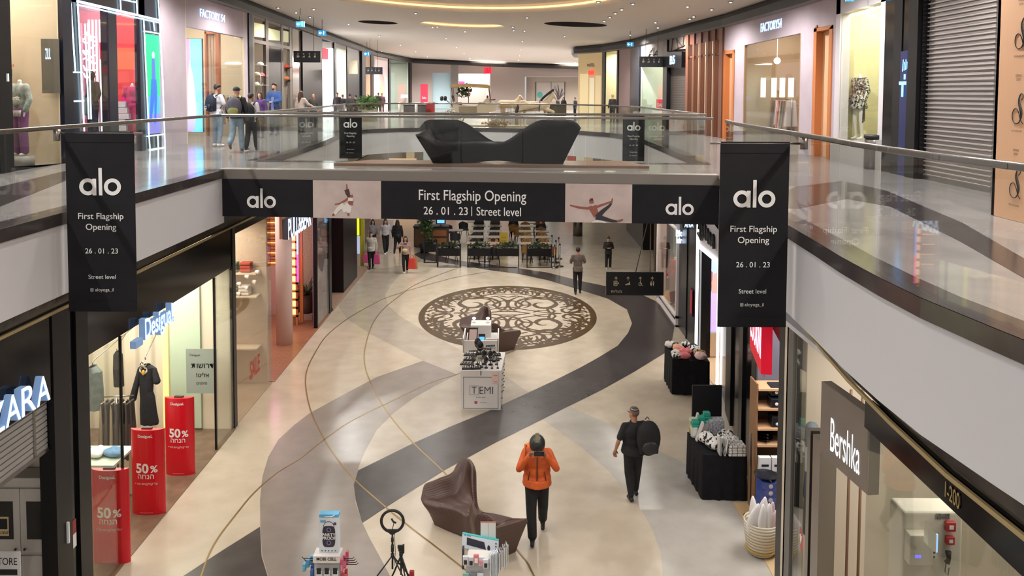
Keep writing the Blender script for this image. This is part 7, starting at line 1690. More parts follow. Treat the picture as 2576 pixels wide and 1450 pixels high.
m=MB();m.hexa([A_+V(-.05,0,6),B_+V(-.05,0,6),B_+V(.02,0,6),A_+V(.02,0,6),A_+V(-.05,0,6.08),B_+V(-.05,0,6.08),B_+V(.02,0,6.08),A_+V(.02,0,6.08)]);P0(m.build('bottom_bar',M_steel,rs),rs)
m=MB();wp(m,RW,2508,2520,'T','B',-.2,.05);struct(m,'trim_22',[mat('glass_edge_dark',(60,60,58),.2)])
hd=thing('hoarding','peach hoarding printed with curling black S emblems at the right edge','hoarding',V(6.42,9.5,6));HX=6.42
m=MB();m.box(HX,HX+.06,-2,10.58,6.003,10.4);m.box(HX,7.9,10.52,10.58,6.003,10.4);P0(m.build('boards',mat('hoarding_peach',(222,176,140),.6),hd),hd)
fh=frame((HX-.004,0,0),(0,-1,0));m=MB()
def emblem(u,v,s):
 q_=smooth_px([(.2,.42),(.3,.5),(.3,.62),(.18,.66),(.08,.5),(.1,.3),(.2,.08),(.24,-.15),(.14,-.38),(-.06,-.46),(-.24,-.36),(-.3,-.14),(-.22,.06),(-.06,.1),(.08,-.06),(.2,-.32),(.34,-.46)],3)
 m.tube([fh(u+s*a,v+s*b,0)for a,b in q_],[s*(.014+.05*math.exp(-((i_/len(q_)-.36)/.1)**2))for i_ in range(len(q_))],5)
 put_text(m,'ROYALSQUARE',fh,u-s*.3,u+s*.3,v-s*.78,v-s*.7,0)
for kx in range(6):
 for ky in range(5):
  y=10.1-kx*.62;z=6.45+ky*.95
  if kx%2:z+=.47
  if z<10.3:emblem(-y,z,.34);put_text(m,'OPENING',fh,-y-.06,-y+.06,z+.44,z+.47,0);put_text(m,'SOON',fh,-y-.04,-y+.04,z+.39,z+.42,0);
P0(m.build('printed_emblems',M_bprint,hd),hd)
bn=thing('litter_bin','round steel litter bin in front of the sequin dress window','litter bin',onz(2197,425,6.0));m=MB();m.lathe([(.2,0),(.2,.62),(.18,.66)],seg=22);m.build('drum',M_steel,bn);m=MB();m.lathe([(.19,.66),(.21,.66),(.21,.74),(.17,.74)],seg=22);m.build('rim',M_blackm,bn)
for px0,px1,yt,yb,Y,lb in((738,806,128,157,37.0,'black direction sign hanging before the dark shops on the left gallery'),(919,962,169,187,52.0,'small black direction sign hanging at the far left corner'),(1608,1671,142,169,36.5,'black direction sign hanging before the mint shop on the right gallery')):
 xa,xb=ony(px0,yt,Y).x,ony(px1,yt,Y).x;zt,zb=ony(px0,yt,Y).z,ony(px0,yb,Y).z;zc=ceil_z(xa)
 dir_sign(Y,xa,xb,zt,zb,lb,[(V(xa+.3,Y,zt),V(xa+.3,Y,zc)),(V(xb-.3,Y,zt),V(xb-.3,Y,zc))],False)
for px0,px1,yt,yb,Y,lb in((744,766,54,68,33,'blue lit exit sign nearest the dark framed shop on the left'),(800,820,76,90,38,'blue lit exit sign above the black column on the left'),(915,931,130,141,55,'small blue lit exit sign at the far left corner'),(1577,1594,106,117,38,'pale blue exit sign above the right hand row'),(2128,2150,-8,3,17.5,'blue lit exit sign cut by the top edge on the right')):
 xa,xb=ony(px0,yt,Y).x,ony(px1,yt,Y).x;zt,zb=ony(px0,yt,Y).z,ony(px0,yb,Y).z;r=thing('exit_sign',lb,'exit sign',V((xa+xb)/2,Y,zb));F=FY(Y)
 m=MB();m.fbox(F,xa,xb,zb,zt,-.04,0);P0(m.build('panel',glow('exit_blue',(60,150,200),.9),r),r);m=MB();w=xb-xa;h_=zt-zb
 rect(m,F,xa+w*.1,xa+w*.5,zb+h_*.42,zb+h_*.58,.004);m.poly([F(xa+w*.1,zb+h_*.5,.004),F(xa+w*.28,zb+h_*.2,.004),F(xa+w*.28,zb+h_*.8,.004)]);person_sym(m,F,xa+w*.72,zb+h_*.15,h_*.7,False,.004);P0(m.build('symbols',M_letter,r),r)
 m=MB();m.tube([((xa+xb)/2,Y+.02,zt),((xa+xb)/2,Y+.02,ceil_z(xa))],.012,5);P0(m.build('rod',M_blackm,r),r)
Yc=38.6;c_x=lambda x:ony(x,300,Yc).x;c_z=lambda y:ony(1180,y,Yc).z
cg=thing('horse_carriage','cream open carriage with a fringed canopy at the end of the gallery','carriage',V(c_x(1180),Yc,6.0))
M_cc=mat('carriage_cream',(206,190,164),.5);M_cw=mat('wheel_white',(200,196,186),.5)
def wheel(x,zc_,r,Y,nm):
 m=MB();m.tube([(x+r*math.cos(t),Y,zc_+r*math.sin(t))for t in[2*PI*k/28 for k in range(28)]],.03,6,0,False,True)
 w=P0(m.build('wheel',M_cw,cg),cg);m=MB()
 for k in range(12):a=2*PI*k/12;m.tube([(x+.05*math.cos(a),Y,zc_+.05*math.sin(a)),(x+r*math.cos(a),Y,zc_+r*math.sin(a))],.014,5)
 m.ell((x,Y,zc_),.07,.06,.07,10,7);P0(m.build('spokes',M_cw,w),cg)
rw=(c_z(274)-6.045)/2
wheel(c_x(1140),6.045+rw,rw,Yc-.6,'');wheel(c_x(1140)+.1,6.045+rw,rw,Yc+.5,'');wheel(c_x(1243),6.045+rw*.7,rw*.7,Yc-.5,'');wheel(c_x(1250),6.045+rw*.7,rw*.7,Yc+.5,'')
side=[(1137,246),(1142,256),(1155,263),(1170,266),(1195,267),(1212,260),(1222,250),(1228,246),(1246,262),(1246,278),(1225,285),(1200,292),(1165,291),(1150,281),(1140,266)]
m=MB();m.prism([V(c_x(x),Yc-.4,c_z(y))for x,y in side],(0,.8,0));P0(bevel(m.build('body',M_cc,cg),.04,3),cg)
m=MB();m.box(c_x(1156),c_x(1200),Yc-.43,Yc-.41,c_z(291),c_z(268));P0(bevel(m.build('side_panel',mat('carriage_tan',(150,130,106),.6),cg),.03),cg)
m=MB();top=[(1135,214),(1140,212),(1180,211),(1228,213),(1232,216)];m.strip([V(c_x(x),Yc-.55,c_z(y))for x,y in top],[V(c_x(x),Yc+.55,c_z(y))for x,y in top],0,True)
for yy in(-.55,.55):m.strip([V(c_x(x),Yc+yy,c_z(y))for x,y in top],[V(c_x(x),Yc+yy,c_z(y+8+(k%2)))for k,(x,y)in enumerate(top)],0)
P0(m.build('canopy',noisy('canopy_cream',(206,176,122),(186,154,104),6,.8),cg),cg)
m=MB()
for x in(1137,1229):
 for yy in(-.5,.5):m.tube([(c_x(x),Yc+yy,c_z(216)),(c_x(x)+.1,Yc+yy,c_z(258))],.018,6)
m.tube([(c_x(1180),Yc-.5,c_z(222)),(c_x(1180),Yc-.5,c_z(262))],.018,6);P0(m.build('canopy_posts',mat('post_rust',(112,66,50),.5),cg),cg)
for x,lb in((1150,'seat'),(1214,'seat')):
 m=MB();m.box(c_x(x)-.2,c_x(x)+.22,Yc-.36,Yc+.36,c_z(268),c_z(258));m.box(c_x(x)+(.2 if x>1200 else-.25),c_x(x)+(.28 if x>1200 else-.16),Yc-.36,Yc+.36,c_z(268),c_z(240));P0(bevel(m.build('seat',mat('seat_wine',(84,34,36),.6),cg),.03),cg)
m=MB();m.tube([(c_x(1228),Yc,c_z(252)),(c_x(1246),Yc,c_z(250))],.03,6);P0(m.build('footboard',mat('seat_wine',(84,34,36),.6),cg),cg)
for x in(1113,1122):
 m=MB();m.lathe([(.02,-.12),(.08,-.08),(.08,.08),(.02,.12)],(c_x(x),Yc-.45,c_z(248)),12);P0(m.build('lantern',mat('lantern_black',(36,32,32),.3),cg),cg)
m=MB();m.tube([(c_x(1122),Yc,c_z(252)),(c_x(1140),Yc,c_z(266))],.02,6);m.tube([(c_x(1120),Yc,c_z(280)),(c_x(1240),Yc,c_z(297)),(c_x(1300),Yc,c_z(285))],.025,6);P0(m.build('undercarriage',M_blackm,cg),cg)
m=MB();leaves(m,(c_x(1168),Yc,c_z(232)),.35,.3,.35,160,.2,21);P0(m.build('flower_foliage',M_leaf,cg),cg)
m=MB();m.box(c_x(1105),c_x(1330),Yc-.7,Yc+.8,6.002,6.04);tag(m.build('carriage_platform',mat('platform_cream',(176,160,130),.5)),'low cream platform under the carriage','platform')
m=MB();leaves(m,(c_x(1248),Yc-.95,6.12),.75,.12,.12,160,.16,3);tag(m.build('dry_flowers',mat('dry_straw',(176,140,80),.7)),'low strip of dry golden flowers before the carriage wheels','flowers',kind='stuff')
Yh=38.4;h_x=lambda x:ony(x,260,Yh).x;h_z=lambda y:ony(1350,y,Yh).z
hp=lambda x,y,dy=0.0:V(h_x(x),Yh+dy,h_z(y))
hs_=thing('model_horse','life size pale horse figure harnessed in front of the carriage','horse',V(h_x(1350),Yh,6.0))
m=MB();R_h=lambda px_:px_*Yh/2000
m.cap(hp(1318,268),R_h(13),hp(1352,267),R_h(12.5),14);m.cap(hp(1352,267),R_h(12.5),hp(1372,266),R_h(12),14);m.ell(hp(1316,264),R_h(13),R_h(11),R_h(13))
m.cap(hp(1373,262),R_h(10),hp(1384,247),R_h(7),12);m.cap(hp(1384,247),R_h(7),hp(1390,238),R_h(5.5),12);m.cap(hp(1390,237),R_h(5.5),hp(1397,246),R_h(3.2),12);m.cap(hp(1397,246),R_h(3),hp(1399,250),R_h(2.6),10)
for x,dy in((1388,-.06),(1388,.06)):m.cap(hp(x,231,dy),.025,hp(x+1,227,dy),.008,8)
for(a,b,c_,d),dy in(((1375,276),(1392,281),(1391,293),(1388,302)),-.14),(((1372,276),(1374,292),(1373,304),(1373,318)),.14),(((1312,274),(1308,288),(1311,303),(1310,318)),-.15),(((1318,274),(1322,290),(1318,304),(1319,318)),.15):
 P=[hp(*q,dy)for q in(a,b,c_,d)];m.cap(P[0],R_h(5.5),P[1],R_h(3.6),10);m.cap(P[1],R_h(3.2),P[2],R_h(2.2),10);m.cap(P[2],R_h(2.1),P[3],R_h(2.2),10);m.cap(P[3],R_h(2.4),V(P[3].x+.05,P[3].y,max(6.03,P[3].z-.06)),R_h(2.8),10)
link('body',remeshed(m,.03,6),hs_);hb=hs_.children[0];hb.data.materials.append(noisy('horse_cream',(206,186,156),(190,168,138),5,.7));P0(hb,hs_)
m=MB()
for k in range(8):t=k/7;p=hp(1362+28*t,252-24*t**.8);m.cap(p,.07,p+V(.03,0,.05),.05,8)
o=link('mane',remeshed(m,.025,3),hs_);o.data.materials.append(mat('mane_dark',(40,38,40),.8));P0(o,hs_)
m=MB();m.cap(hp(1305,262),.06,hp(1300,280),.09,10);m.cap(hp(1300,280),.09,hp(1301,298),.03,10);o=link('tail',remeshed(m,.025,2),hs_);o.data.materials.append(MATS['mane_dark']);P0(o,hs_)
m=MB()
for x,ry,rz_ in((1357,.27,.28),):m.tube([V(h_x(x)+.02*math.sin(t),Yh+ry*math.cos(t),h_z(267)+rz_*math.sin(t))for t in[2*PI*k/24 for k in range(24)]],.02,6,0,False,True)
m.tube([hp(1357,270,-.27),hp(1320,278,-.3),hp(1262,285,-.3)],.014,6);P0(m.build('harness',M_blackm,hs_),hs_)
h2=thing('model_horse','second pale horse figure partly hidden behind the first one','horse',V(h_x(1310),Yh+1.2,6));Yh2=Yh+1.2;q2=lambda x,y:ony(x,y,Yh2)
m=MB();m.cap(q2(1262,262),.22,q2(1300,262),.2,12);m.cap(q2(1300,258),.17,q2(1308,244),.09,10);m.cap(q2(1308,243),.09,q2(1314,249),.05,10)
for x in(1262,1268,1298,1303):m.cap(q2(x,268),.08,V(q2(x,268).x,Yh2,6.06),.045,8)
o=link('body',remeshed(m,.03,5),h2);o.data.materials.append(MATS['horse_cream']);P0(o,h2)
Yf=45;f_x=lambda x:ony(x,260,Yf).x
pl=thing('fern_planter','low planter of bright green ferns on the far left gallery','planter',V(f_x(925),Yf,6.0));m=MB();leaves(m,(0,0,.95),.6,.35,.42,420,.28,31);m.build('foliage',noisy('fern_green',(58,92,48),(96,130,70),5,.6),pl);m=MB();m.box(-.5,.5,-.3,.3,0,.62);bevel(m.build('box',mat('planter_stone',(130,116,96),.6),pl),.01)
for k,(x0,x1,Y,z,c,lb)in enumerate(((1015,1070,52,.8,(60,56,54),'dark low counter with pale posts beyond the fern planter'),(1372,1425,52,.85,(90,84,70),'dark cafe counter behind the horse figures'),(1072,1092,53,.95,(150,40,44),'red low display below the tall red sale banner'))):
 r=thing('low_counter',lb,'counter',V(ony((x0+x1)/2,260,Y).x,Y,6));a,b=ony(x0,260,Y).x-r.location.x,ony(x1,260,Y).x-r.location.x;m=MB();m.box(a,b,0,.6,0,z);bevel(m.build('body',mat('low_counter_%d'%k,c,.5),r),.01);m=MB();m.box(a-.04,b+.04,-.04,.64,z,z+.04);m.build('top',mat('low_counter_top_%d'%k,tuple(int(v*.7)for v in c),.4),r)
for k,x in enumerate((1005,1047)):
 p=ony(x,300,50);m=MB();m.lathe([(.09,0),(.09,.95),(.07,1.0)],V(p.x,50,6.0),12);tag(m.build('white_bollard',mat('bollard_white',(206,200,196),.5)),'pale round post %s of the dark low counter'%('left' if k==0 else 'right'),'post')
SK={'light':(206,158,134),'tan':(178,126,100),'brown':(140,98,78)}
def ellm(m,c,rx,ry,rz_,s):m.ell(c*s,rx*s,ry*s,rz_*s,16,11)
def person(label,loc,rz,H,top,bottom,shoe,hair,skin='tan',sleeve='long',pose=None,vox=.018,detail=False,seated=False,headturn=0.0,nod=0.0,fat=1.0,hem=.0,legs=True,group=None):
 s=H/1.75;q=dict(pose or{});r=thing('person',label,'person',loc,rz,group);dz=V(0,0,-.46)if seated else V(0,0,0)
 J={'pel':V(0,0,.95),'wa':V(0,.0,1.1),'ch':V(0,.0,1.29),'nk':V(0,-.01,1.45),'hd':V(0,.015,1.625)}
 for k,sx in(('r',1),('l',-1)):
  J[k+'sh']=V(.185*sx,-.01,1.41);J[k+'el']=V(.245*sx,-.04,1.14);J[k+'wr']=V(.255*sx,.05,.90)
  J[k+'hi']=V(.09*sx,0,.93);J[k+'kn']=V(.1*sx,.02,.51);J[k+'an']=V(.1*sx,-.02,.09);J[k+'toe']=None
 if seated:
  for k,sx in(('r',1),('l',-1)):J[k+'kn']=V(.11*sx,.42,.96);J[k+'an']=V(.11*sx,.42,.55);J[k+'wr']=V(.12*sx,.36,1.18);J[k+'el']=V(.24*sx,.1,1.16)
 for k,v in q.items():
  if not isinstance(v,(int,float))and not k.endswith('hand'):J[k]=V(*v)
 for k in J:
  if J[k]is not None:J[k]=J[k]+dz
 g={k:v for k,v in J.items()}
 def C(m,a,ra,b,rb,seg=12):m.cap(a*s,ra*s,b*s,rb*s,seg)
 hd,nk=g['hd'],g['nk']
 Rh=Matrix.Rotation(headturn,3,'Z')@Matrix.Rotation(-nod,3,'X')
 def hp_(x,y,z):return hd+Rh@V(x,y,z)
 b=MB()
 b.ell(hp_(0,-.01,.02)*s,.074*s,.092*s,.098*s,16,12,0,Rh);b.ell(hp_(0,.025,-.055)*s,.056*s,.062*s,.068*s,14,10,0,Rh)
 b.cap(hp_(0,.085,.015)*s,.010*s,hp_(0,.102,-.02)*s,.014*s,8)
 for sx in(-1,1):b.ell(hp_(.076*sx,-.01,-.005)*s,.012*s,.022*s,.033*s,10,7,0,Rh)
 C(b,nk+V(0,-.005,-.03),.058,hp_(0,-.015,-.06),.054)
 b.ell(g['ch']*s,.145*s*fat,.095*s*fat,.17*s);b.ell(g['wa']*s,.12*s*fat,.085*s*fat,.16*s);b.ell(g['pel']*s,.14*s*fat,.095*s*fat,.13*s)
 C(b,g['rsh'],.05,g['lsh'],.05)
 for k,sx in(('r',1),('l',-1)):
  sh,el,wr=g[k+'sh'],g[k+'el'],g[k+'wr'];C(b,sh,.047,el,.038);C(b,el,.038,el.lerp(wr,.3),.04);C(b,el.lerp(wr,.3),.04,wr,.026)
  f=(wr-el).normalized();hand_dir=V(*q[k+'hand']).normalized()if k+'hand' in q else f
  side=hand_dir.cross(V(0,0,1));side=(side if side.length>.2 else V(1,0,0)).normalized();pn=side.cross(hand_dir)
  pal=wr+hand_dir*.05;C(b,wr,.026,pal,.034);C(b,pal+side*.022,.017,pal-side*.022,.017);C(b,wr+hand_dir*.03+side*.02,.018,wr+hand_dir*.085+side*.028,.014);C(b,wr+hand_dir*.03-side*.02,.018,wr+hand_dir*.085-side*.028,.014)
  if detail:
   cu=q.get(k+'curl',.5)
   for i,(o_,L)in enumerate(((-.031,.058),(-.011,.07),(.011,.075),(.03,.066))):
    a=wr+hand_dir*.088+side*o_;m1=a+(hand_dir*math.cos(cu)-pn*math.sin(cu))*L*.55;m2=m1+(hand_dir*math.cos(cu*2.2)-pn*math.sin(cu*2.2))*L*.5
    C(b,a,.0095,m1,.0088,8);C(b,m1,.0088,m2,.0078,8)
   a=wr+hand_dir*.04+side*.032*-sx;t1=a+(hand_dir*.7-side*.7*sx-pn*.2).normalized()*.04;C(b,a,.013,t1,.0105,8);C(b,t1,.0105,t1+(hand_dir*.95-side*.2*sx-pn*.3).normalized()*.032,.009,8)
  else:C(b,pal,.03,pal+hand_dir*.07-pn*.02,.018);C(b,wr+hand_dir*.04-side*.03*sx,.012,wr+hand_dir*.085-side*.05*sx,.009,8)
  if legs:
   hi,kn,an=g[k+'hi'],g[k+'kn'],g[k+'an'];C(b,hi,.066,kn,.044);C(b,kn,.044,kn.lerp(an,.3),.046);C(b,kn.lerp(an,.3),.046,an,.032)
 me=remeshed(b,vox*s if not detail else.0085,5 if not detail else 3);me.materials.append(mat('skin_'+skin,SK[skin],.55));link('body',me,r)
 e=MB()
 for sx in(-1,1):e.ell(hp_(.03*sx,.077,.012)*s,.011*s,.008*s,.007*s,8,6,0,Rh)
 e.build('eyes',mat('eye_dark',(40,30,28),.3),r)
 e=MB();e.cap(hp_(-.02,.083,-.062)*s,.005*s,hp_(.02,.083,-.062)*s,.005*s,8);e.build('mouth',mat('lip',(150,84,78),.5),r)
 if legs:
  t=MB();t.ell((g['pel']+V(0,0,-.01))*s,.165*s*fat,.118*s*fat,.13*s);w=q.get('flare',0)
  for k in 'rl':
   hi,kn,an=g[k+'hi'],g[k+'kn'],g[k+'an'];C(t,hi+V(0,0,.02),.1*fat**.5,kn,.076*fat**.3+w*.3);C(t,kn,.076*fat**.3+w*.3,kn.lerp(an,.4),.07+w*.6);C(t,kn.lerp(an,.4),.07+w*.6,an+V(0,0,.03),.056+w)
  me=remeshed(t,vox*s,6);me.materials.append(bottom);link('trousers',me,r)
  for k in 'rl':
   an=g[k+'an'];d=g[k+'toe']-an if g[k+'toe']is not None else V(0,.13,-.055);m=MB()
   C(m,an+V(0,-.035,-.045),.042,an+V(0,.02,-.04),.042);C(m,an+V(0,-.03,-.045),.04,an+d+V(0,0,.0),.034);C(m,an+V(0,.0,-.0),.045,an+V(0,.02,-.03),.045)
   me=remeshed(m,max(.012,vox*.7)*s,3);me.materials.append(shoe);link('shoe',me,r)
 t=MB();th=1.12*fat
 t.ell(g['ch']*s,.172*s*th,.118*s*th,.185*s);t.ell((g['wa']+V(0,0,.02))*s,.152*s*th,.112*s*th,.18*s);t.ell((g['pel']+V(0,0,.05))*s,.16*s*th,.116*s*th,.13*s)
 C(t,g['rsh'],.064,g['lsh'],.064);C(t,nk+V(0,0,-.05),.075,nk+V(0,0,-.005),.064)
 if hem:t.tube([(g['pel']+V(0,0,.06))*s,(g['pel']+V(0,0,-hem))*s],[.15*s*th,.165*s*th],18)
 for k in 'rl':
  sh,el,wr=g[k+'sh'],g[k+'el'],g[k+'wr']
  if sleeve=='long':C(t,sh,.066,el,.058);C(t,el,.058,wr-(wr-el).normalized()*.02,.044)
  else:C(t,sh,.068,sh.lerp(el,.78),.066)
 me=remeshed(t,vox*s,6);me.materials.append(top);o=link('jacket' if sleeve=='long' else 'shirt',me,r)
 st,hm=hair
 if st not in('none','bald'):
  h=MB()
  if st in('short','long','bun','kippah'):
   h.ell(hp_(0,-.028,.035)*s,.083*s,.088*s,.098*s,16,11,0,Rh)
   if st=='short':h.ell(hp_(0,.0,.075)*s,.077*s,.085*s,.055*s,14,9,0,Rh)
   else:h.ell(hp_(0,-.01,.07)*s,.08*s,.088*s,.06*s,14,9,0,Rh)
   if st=='long':
    for sx in(-1,1):C(h,hp_(.07*sx,-.01,.03),.03,hp_(.085*sx,.0,-.14),.036);C(h,hp_(.085*sx,.0,-.14),.036,hp_(.08*sx,.02,-.27),.022)
    C(h,hp_(0,-.09,.0),.06,hp_(0,-.1,-.18),.085);C(h,hp_(0,-.1,-.18),.085,hp_(0,-.1,-.34),.055)
   if st=='bun':h.ell(hp_(0,-.04,.15)*s,.045*s,.045*s,.042*s)
  elif st=='cap':h.ell(hp_(0,-.01,.05)*s,.088*s,.102*s,.082*s,16,11,0,Rh);C(h,hp_(-.03,.09,.06),.014,hp_(-.03,.15,.045),.012);C(h,hp_(.03,.09,.06),.014,hp_(.03,.15,.045),.012)
  elif st=='helmet':h.ell(hp_(0,-.005,.025)*s,.13*s,.15*s,.145*s,20,14,0,Rh);C(h,hp_(-.05,.115,.02),.03,hp_(.05,.115,.02),.03)
  me=remeshed(h,max(.012,vox*.7)*s,3);me.materials.append(hm);link('helmet' if st=='helmet' else 'cap' if st=='cap' else 'hair',me,r)
 return r,(lambda p:r.matrix_basis@((V(*p)+dz)*s)),g
def feet(px_,py_,head,z=0.0):
 p=onz(px_,py_,z);return p,ony(px_,head,p.y).z-z
def backpack(label,loc,rz,w,h,d,m_,m2,straps=True,pocket=True):
 r=thing('backpack',label,'backpack',loc,rz);m=MB()
 m.ell((0,-d*.5,h*.5),w*.52,d*.62,h*.52,16,12);m.box(-w*.4,w*.4,-d*.8,-.0,h*.06,h*.8);me=remeshed(m,.018,5);me.materials.append(m_);link('pack_body',me,r)
 if pocket:m=MB();m.ell((0,-d*1.02,h*.3),w*.36,d*.22,h*.2,14,9);m.build('front_pocket',m2,r)
 if straps:
  for sx in(-1,1):m=MB();m.tube([(sx*w*.32,-.02,h*.9),(sx*w*.36,.08,h*1.04),(sx*w*.38,.25,h*.95),(sx*w*.4,.27,h*.6),(sx*w*.45,.1,h*.2)],.017,6);m.build('strap',m2,r)
 m=MB();m.tube([(-.04,-.02,h*.98),(0,-.03,h*1.06),(.04,-.02,h*.98)],.01,6);m.build('top_loop',m2,r)
 return r
def cm(n,c,r_=.8):return noisy('cloth_'+n,c,tuple(int(v*.88)for v in c),9,r_,.15)
M_blk=cm('black',(27,27,30));M_trs=cm('trouser_black',(24,24,27));M_shb=mat('shoe_black',(20,20,22),.5);M_shw=mat('shoe_white',(214,212,208),.5);M_hdk=mat('hair_dark',(38,28,26),.6);M_hbr=mat('hair_brown',(74,48,40),.6)
p,H=feet(1350,1350,1090)
M_or=noisy('jacket_orange',(214,96,34),(190,82,30),7,.6,.5);M_helm=mat('helmet_black',(40,40,38),.35)
r,W,g=person('person in orange jacket and black helmet holding a phone up to the face',p,PI-.03,H*1.015,M_or,M_trs,M_shb,('helmet',M_helm),'brown','long',{'rel':(.29,.12,1.18),'rwr':(.12,.24,1.46),'lel':(-.31,.12,1.2),'lwr':(-.13,.24,1.46),'rhand':(-.45,.35,.8),'lhand':(.45,.35,.8),'rkn':(.09,.10,.52),'ran':(.07,.22,.10),'lkn':(-.1,-.06,.5),'lan':(-.1,-.26,.14),'ltoe':(-.1,-.15,.05),'rcurl':.9,'lcurl':.9,'hd':(0,.09,1.57),'flare':.02},.014,True,nod=.45,hem=.06,fat=1.32)
m=MB();S_=H*1.015/1.75
m.tube([V(0,.165,1.40)*S_,V(0,.178,1.25)*S_,V(0,.178,1.05)*S_,V(0,.168,.9)*S_],.009,6);m.build('zip',mat('zip_maroon',(70,24,18),.5),r)
m=MB()
for sx in(-1,1):m.tube([V(.12*sx,.155,1.16)*S_,V(.145*sx,.15,1.0)*S_],.008,6)
m.build('pocket_zips',MATS['zip_maroon'],r)
m=MB();m.strip([V(-.03,.085+.163*math.cos(t),1.592+.156*math.sin(t))*S_ for t in[.5+2.2*k/12 for k in range(13)]],[V(.03,.085+.163*math.cos(t),1.592+.156*math.sin(t))*S_ for t in[.5+2.2*k/12 for k in range(13)]],0,True);m.build('helmet_stripe',mat('helmet_stripe',(92,84,56),.4),r)
ph=thing('phone','dark phone held sideways in front of the helmet','phone',W((-.03,.33,1.53)),PI);m=MB();m.box(-.085,.085,-.005,.005,-.04,.04);bevel(m.build('case',M_blackm,ph),.006);m=MB();m.ell((-.055,.006,.02),.012,.004,.012,8,5);m.build('lens',M_black,ph)
backpack('bright orange backpack worn by the person in the black helmet',W((.05,-.15,.98)),PI-.03,.42,.52,.2,noisy('pack_orange',(240,120,40),(220,100,30),9,.6,.3),mat('pack_trim',(206,96,30),.6),True,True)
p,H=feet(1592,1254,1024)
r,W,g=person('person in black seen from behind with a striped skullcap, black bag on one shoulder',p,.25,H,M_blk,M_trs,M_shb,('kippah',mat('hair_grey',(116,92,82),.7)),'tan','short',{'lel':(-.31,-.03,1.15),'lwr':(-.33,.07,.93),'lhand':(-.05,.35,-.8),'rel':(.25,.0,1.14),'rwr':(.2,.2,1.05),'rkn':(.1,.05,.51),'ran':(.1,.1,.09),'lkn':(-.09,.0,.5),'lan':(-.09,-.12,.10),'lcurl':.7},.014,True,headturn=.55,fat=1.3,hem=.06)
S_=H/1.75;m=MB();m.lathe([(.066*S_,0),(.062*S_,.02),(.045*S_,.04),(.0,.05)],V(0,-.035,1.705)*S_,18,0)
m.build('skullcap',waved('skullcap_knit',(70,66,66),(190,190,186),8,'Z',.8,.2),r)
m=MB();m.tube([V(.05*math.cos(t),.02+.05*math.sin(t),1.47)*S_ for t in[2*PI*k/16 for k in range(16)]],.02,6,0,False,True);m.build('collar',M_blk,r)
m=MB();m.tube([V(-.075,.05,1.64)*S_,V(-.09,.1,1.64)*S_],.005,5);m.build('spectacles',M_blackm,r)
backpack('large black backpack slung over the right shoulder of the person in black',W((.21,-.12,.92)),.1,.44,.64,.26,cm('pack_black',(22,22,25)),mat('pack_black_trim',(34,34,38),.5),False,True)
p,H=feet(1453,740,622)
person('person in a grey shirt and black trousers walking away across the medallion',p,.05,H,cm('taupe',(104,94,86)),M_trs,M_shb,('short',M_hdk),'tan','short',{'rel':(.27,.02,1.17),'rwr':(.22,.2,1.12),'lel':(-.27,.02,1.17),'lwr':(-.22,.2,1.12),'rkn':(.1,.08,.51),'ran':(.11,.14,.09),'lkn':(-.1,-.02,.5),'lan':(-.1,-.16,.11)},.018,hem=.1)
p,H=feet(1530,677,596)
person('person in all black with hair in a bun, looking down at a phone',p,PI,H,M_blk,M_trs,M_shw,('bun',M_hbr),'light','long',{'rel':(.25,.03,1.15),'rwr':(.08,.24,1.18),'lel':(-.25,.03,1.15),'lwr':(-.08,.24,1.18),'flare':.02},.02,nod=.35,hem=.12,fat=1.1)
p,H=feet(934,676,583)
r,W,g=person('person in a white jacket and black trousers carrying two pink bags',p,PI,H,cm('offwhite',(196,190,186)),M_trs,M_shb,('short',M_hbr),'light','long',{'rkn':(.08,.08,.51),'ran':(.04,.16,.09),'lkn':(-.08,-.02,.5),'lan':(-.06,-.12,.1)},.02,hem=.12,fat=1.08)
def bag(label,at_,w,h,d,m_,nm='shopping_bag',grp=None):
 r_=thing(nm,label,'bag',at_+V(0,0,-h-.12),0,grp);m=MB();m.hexa([(-w/2,-d/2,0),(w/2,-d/2,0),(w/2,d/2,0),(-w/2,d/2,0),(-w*.38,-d*.4,h),(w*.38,-d*.4,h),(w*.38,d*.4,h),(-w*.38,d*.4,h)]);bevel(m.build('sack',m_,r_),.03,2)
 m=MB();m.tube([(-w*.25,0,h),(-.02,0,h+.13),(.02,0,h+.13),(w*.25,0,h)],.012,6);m.build('handles',m_,r_)
M_pinkb=mat('bag_pink',(206,84,140),.4);bag('pink plastic bag in the hand nearer the shop wall',W((.27,.08,.84)),.26,.38,.14,M_pinkb);bag('pink plastic bag in the hand nearer the walkway',W((-.27,.08,.84)),.3,.44,.16,M_pinkb)
p,H=feet(1020,687,594)
r,W,g=person('person with long dark hair in a dusty pink top with a beige waist bag',p,PI+.1,H,cm('dusty_pink',(176,146,140)),M_trs,M_shw,('long',M_hdk),'light','long',{'rel':(.38,.0,1.2),'rwr':(.22,.12,1.3),'rkn':(.09,.06,.51),'ran':(.06,.16,.09),'lkn':(-.09,-.03,.5),'lan':(-.08,-.12,.1)},.02,hem=.06)
m=MB();m.ell(V(.02,.15,.98),.12,.06,.09,14,9);m.build('waist_bag',mat('waist_bag_beige',(206,190,146),.6),r)
m=MB();m.box(-.07,.07,.125,.135,1.24,1.28);m.build('chest_print',M_bprint,r)
bag('red plastic bag carried by the person with the waist bag',W((-.30,.1,.86)),.34,.46,.16,mat('bag_red',(214,66,60),.45));bag('brown paper bag carried beside the red plastic bag',W((-.42,.05,.84)),.3,.46,.14,mat('bag_brown',(180,128,84),.7))
p,H=feet(970,640,551)
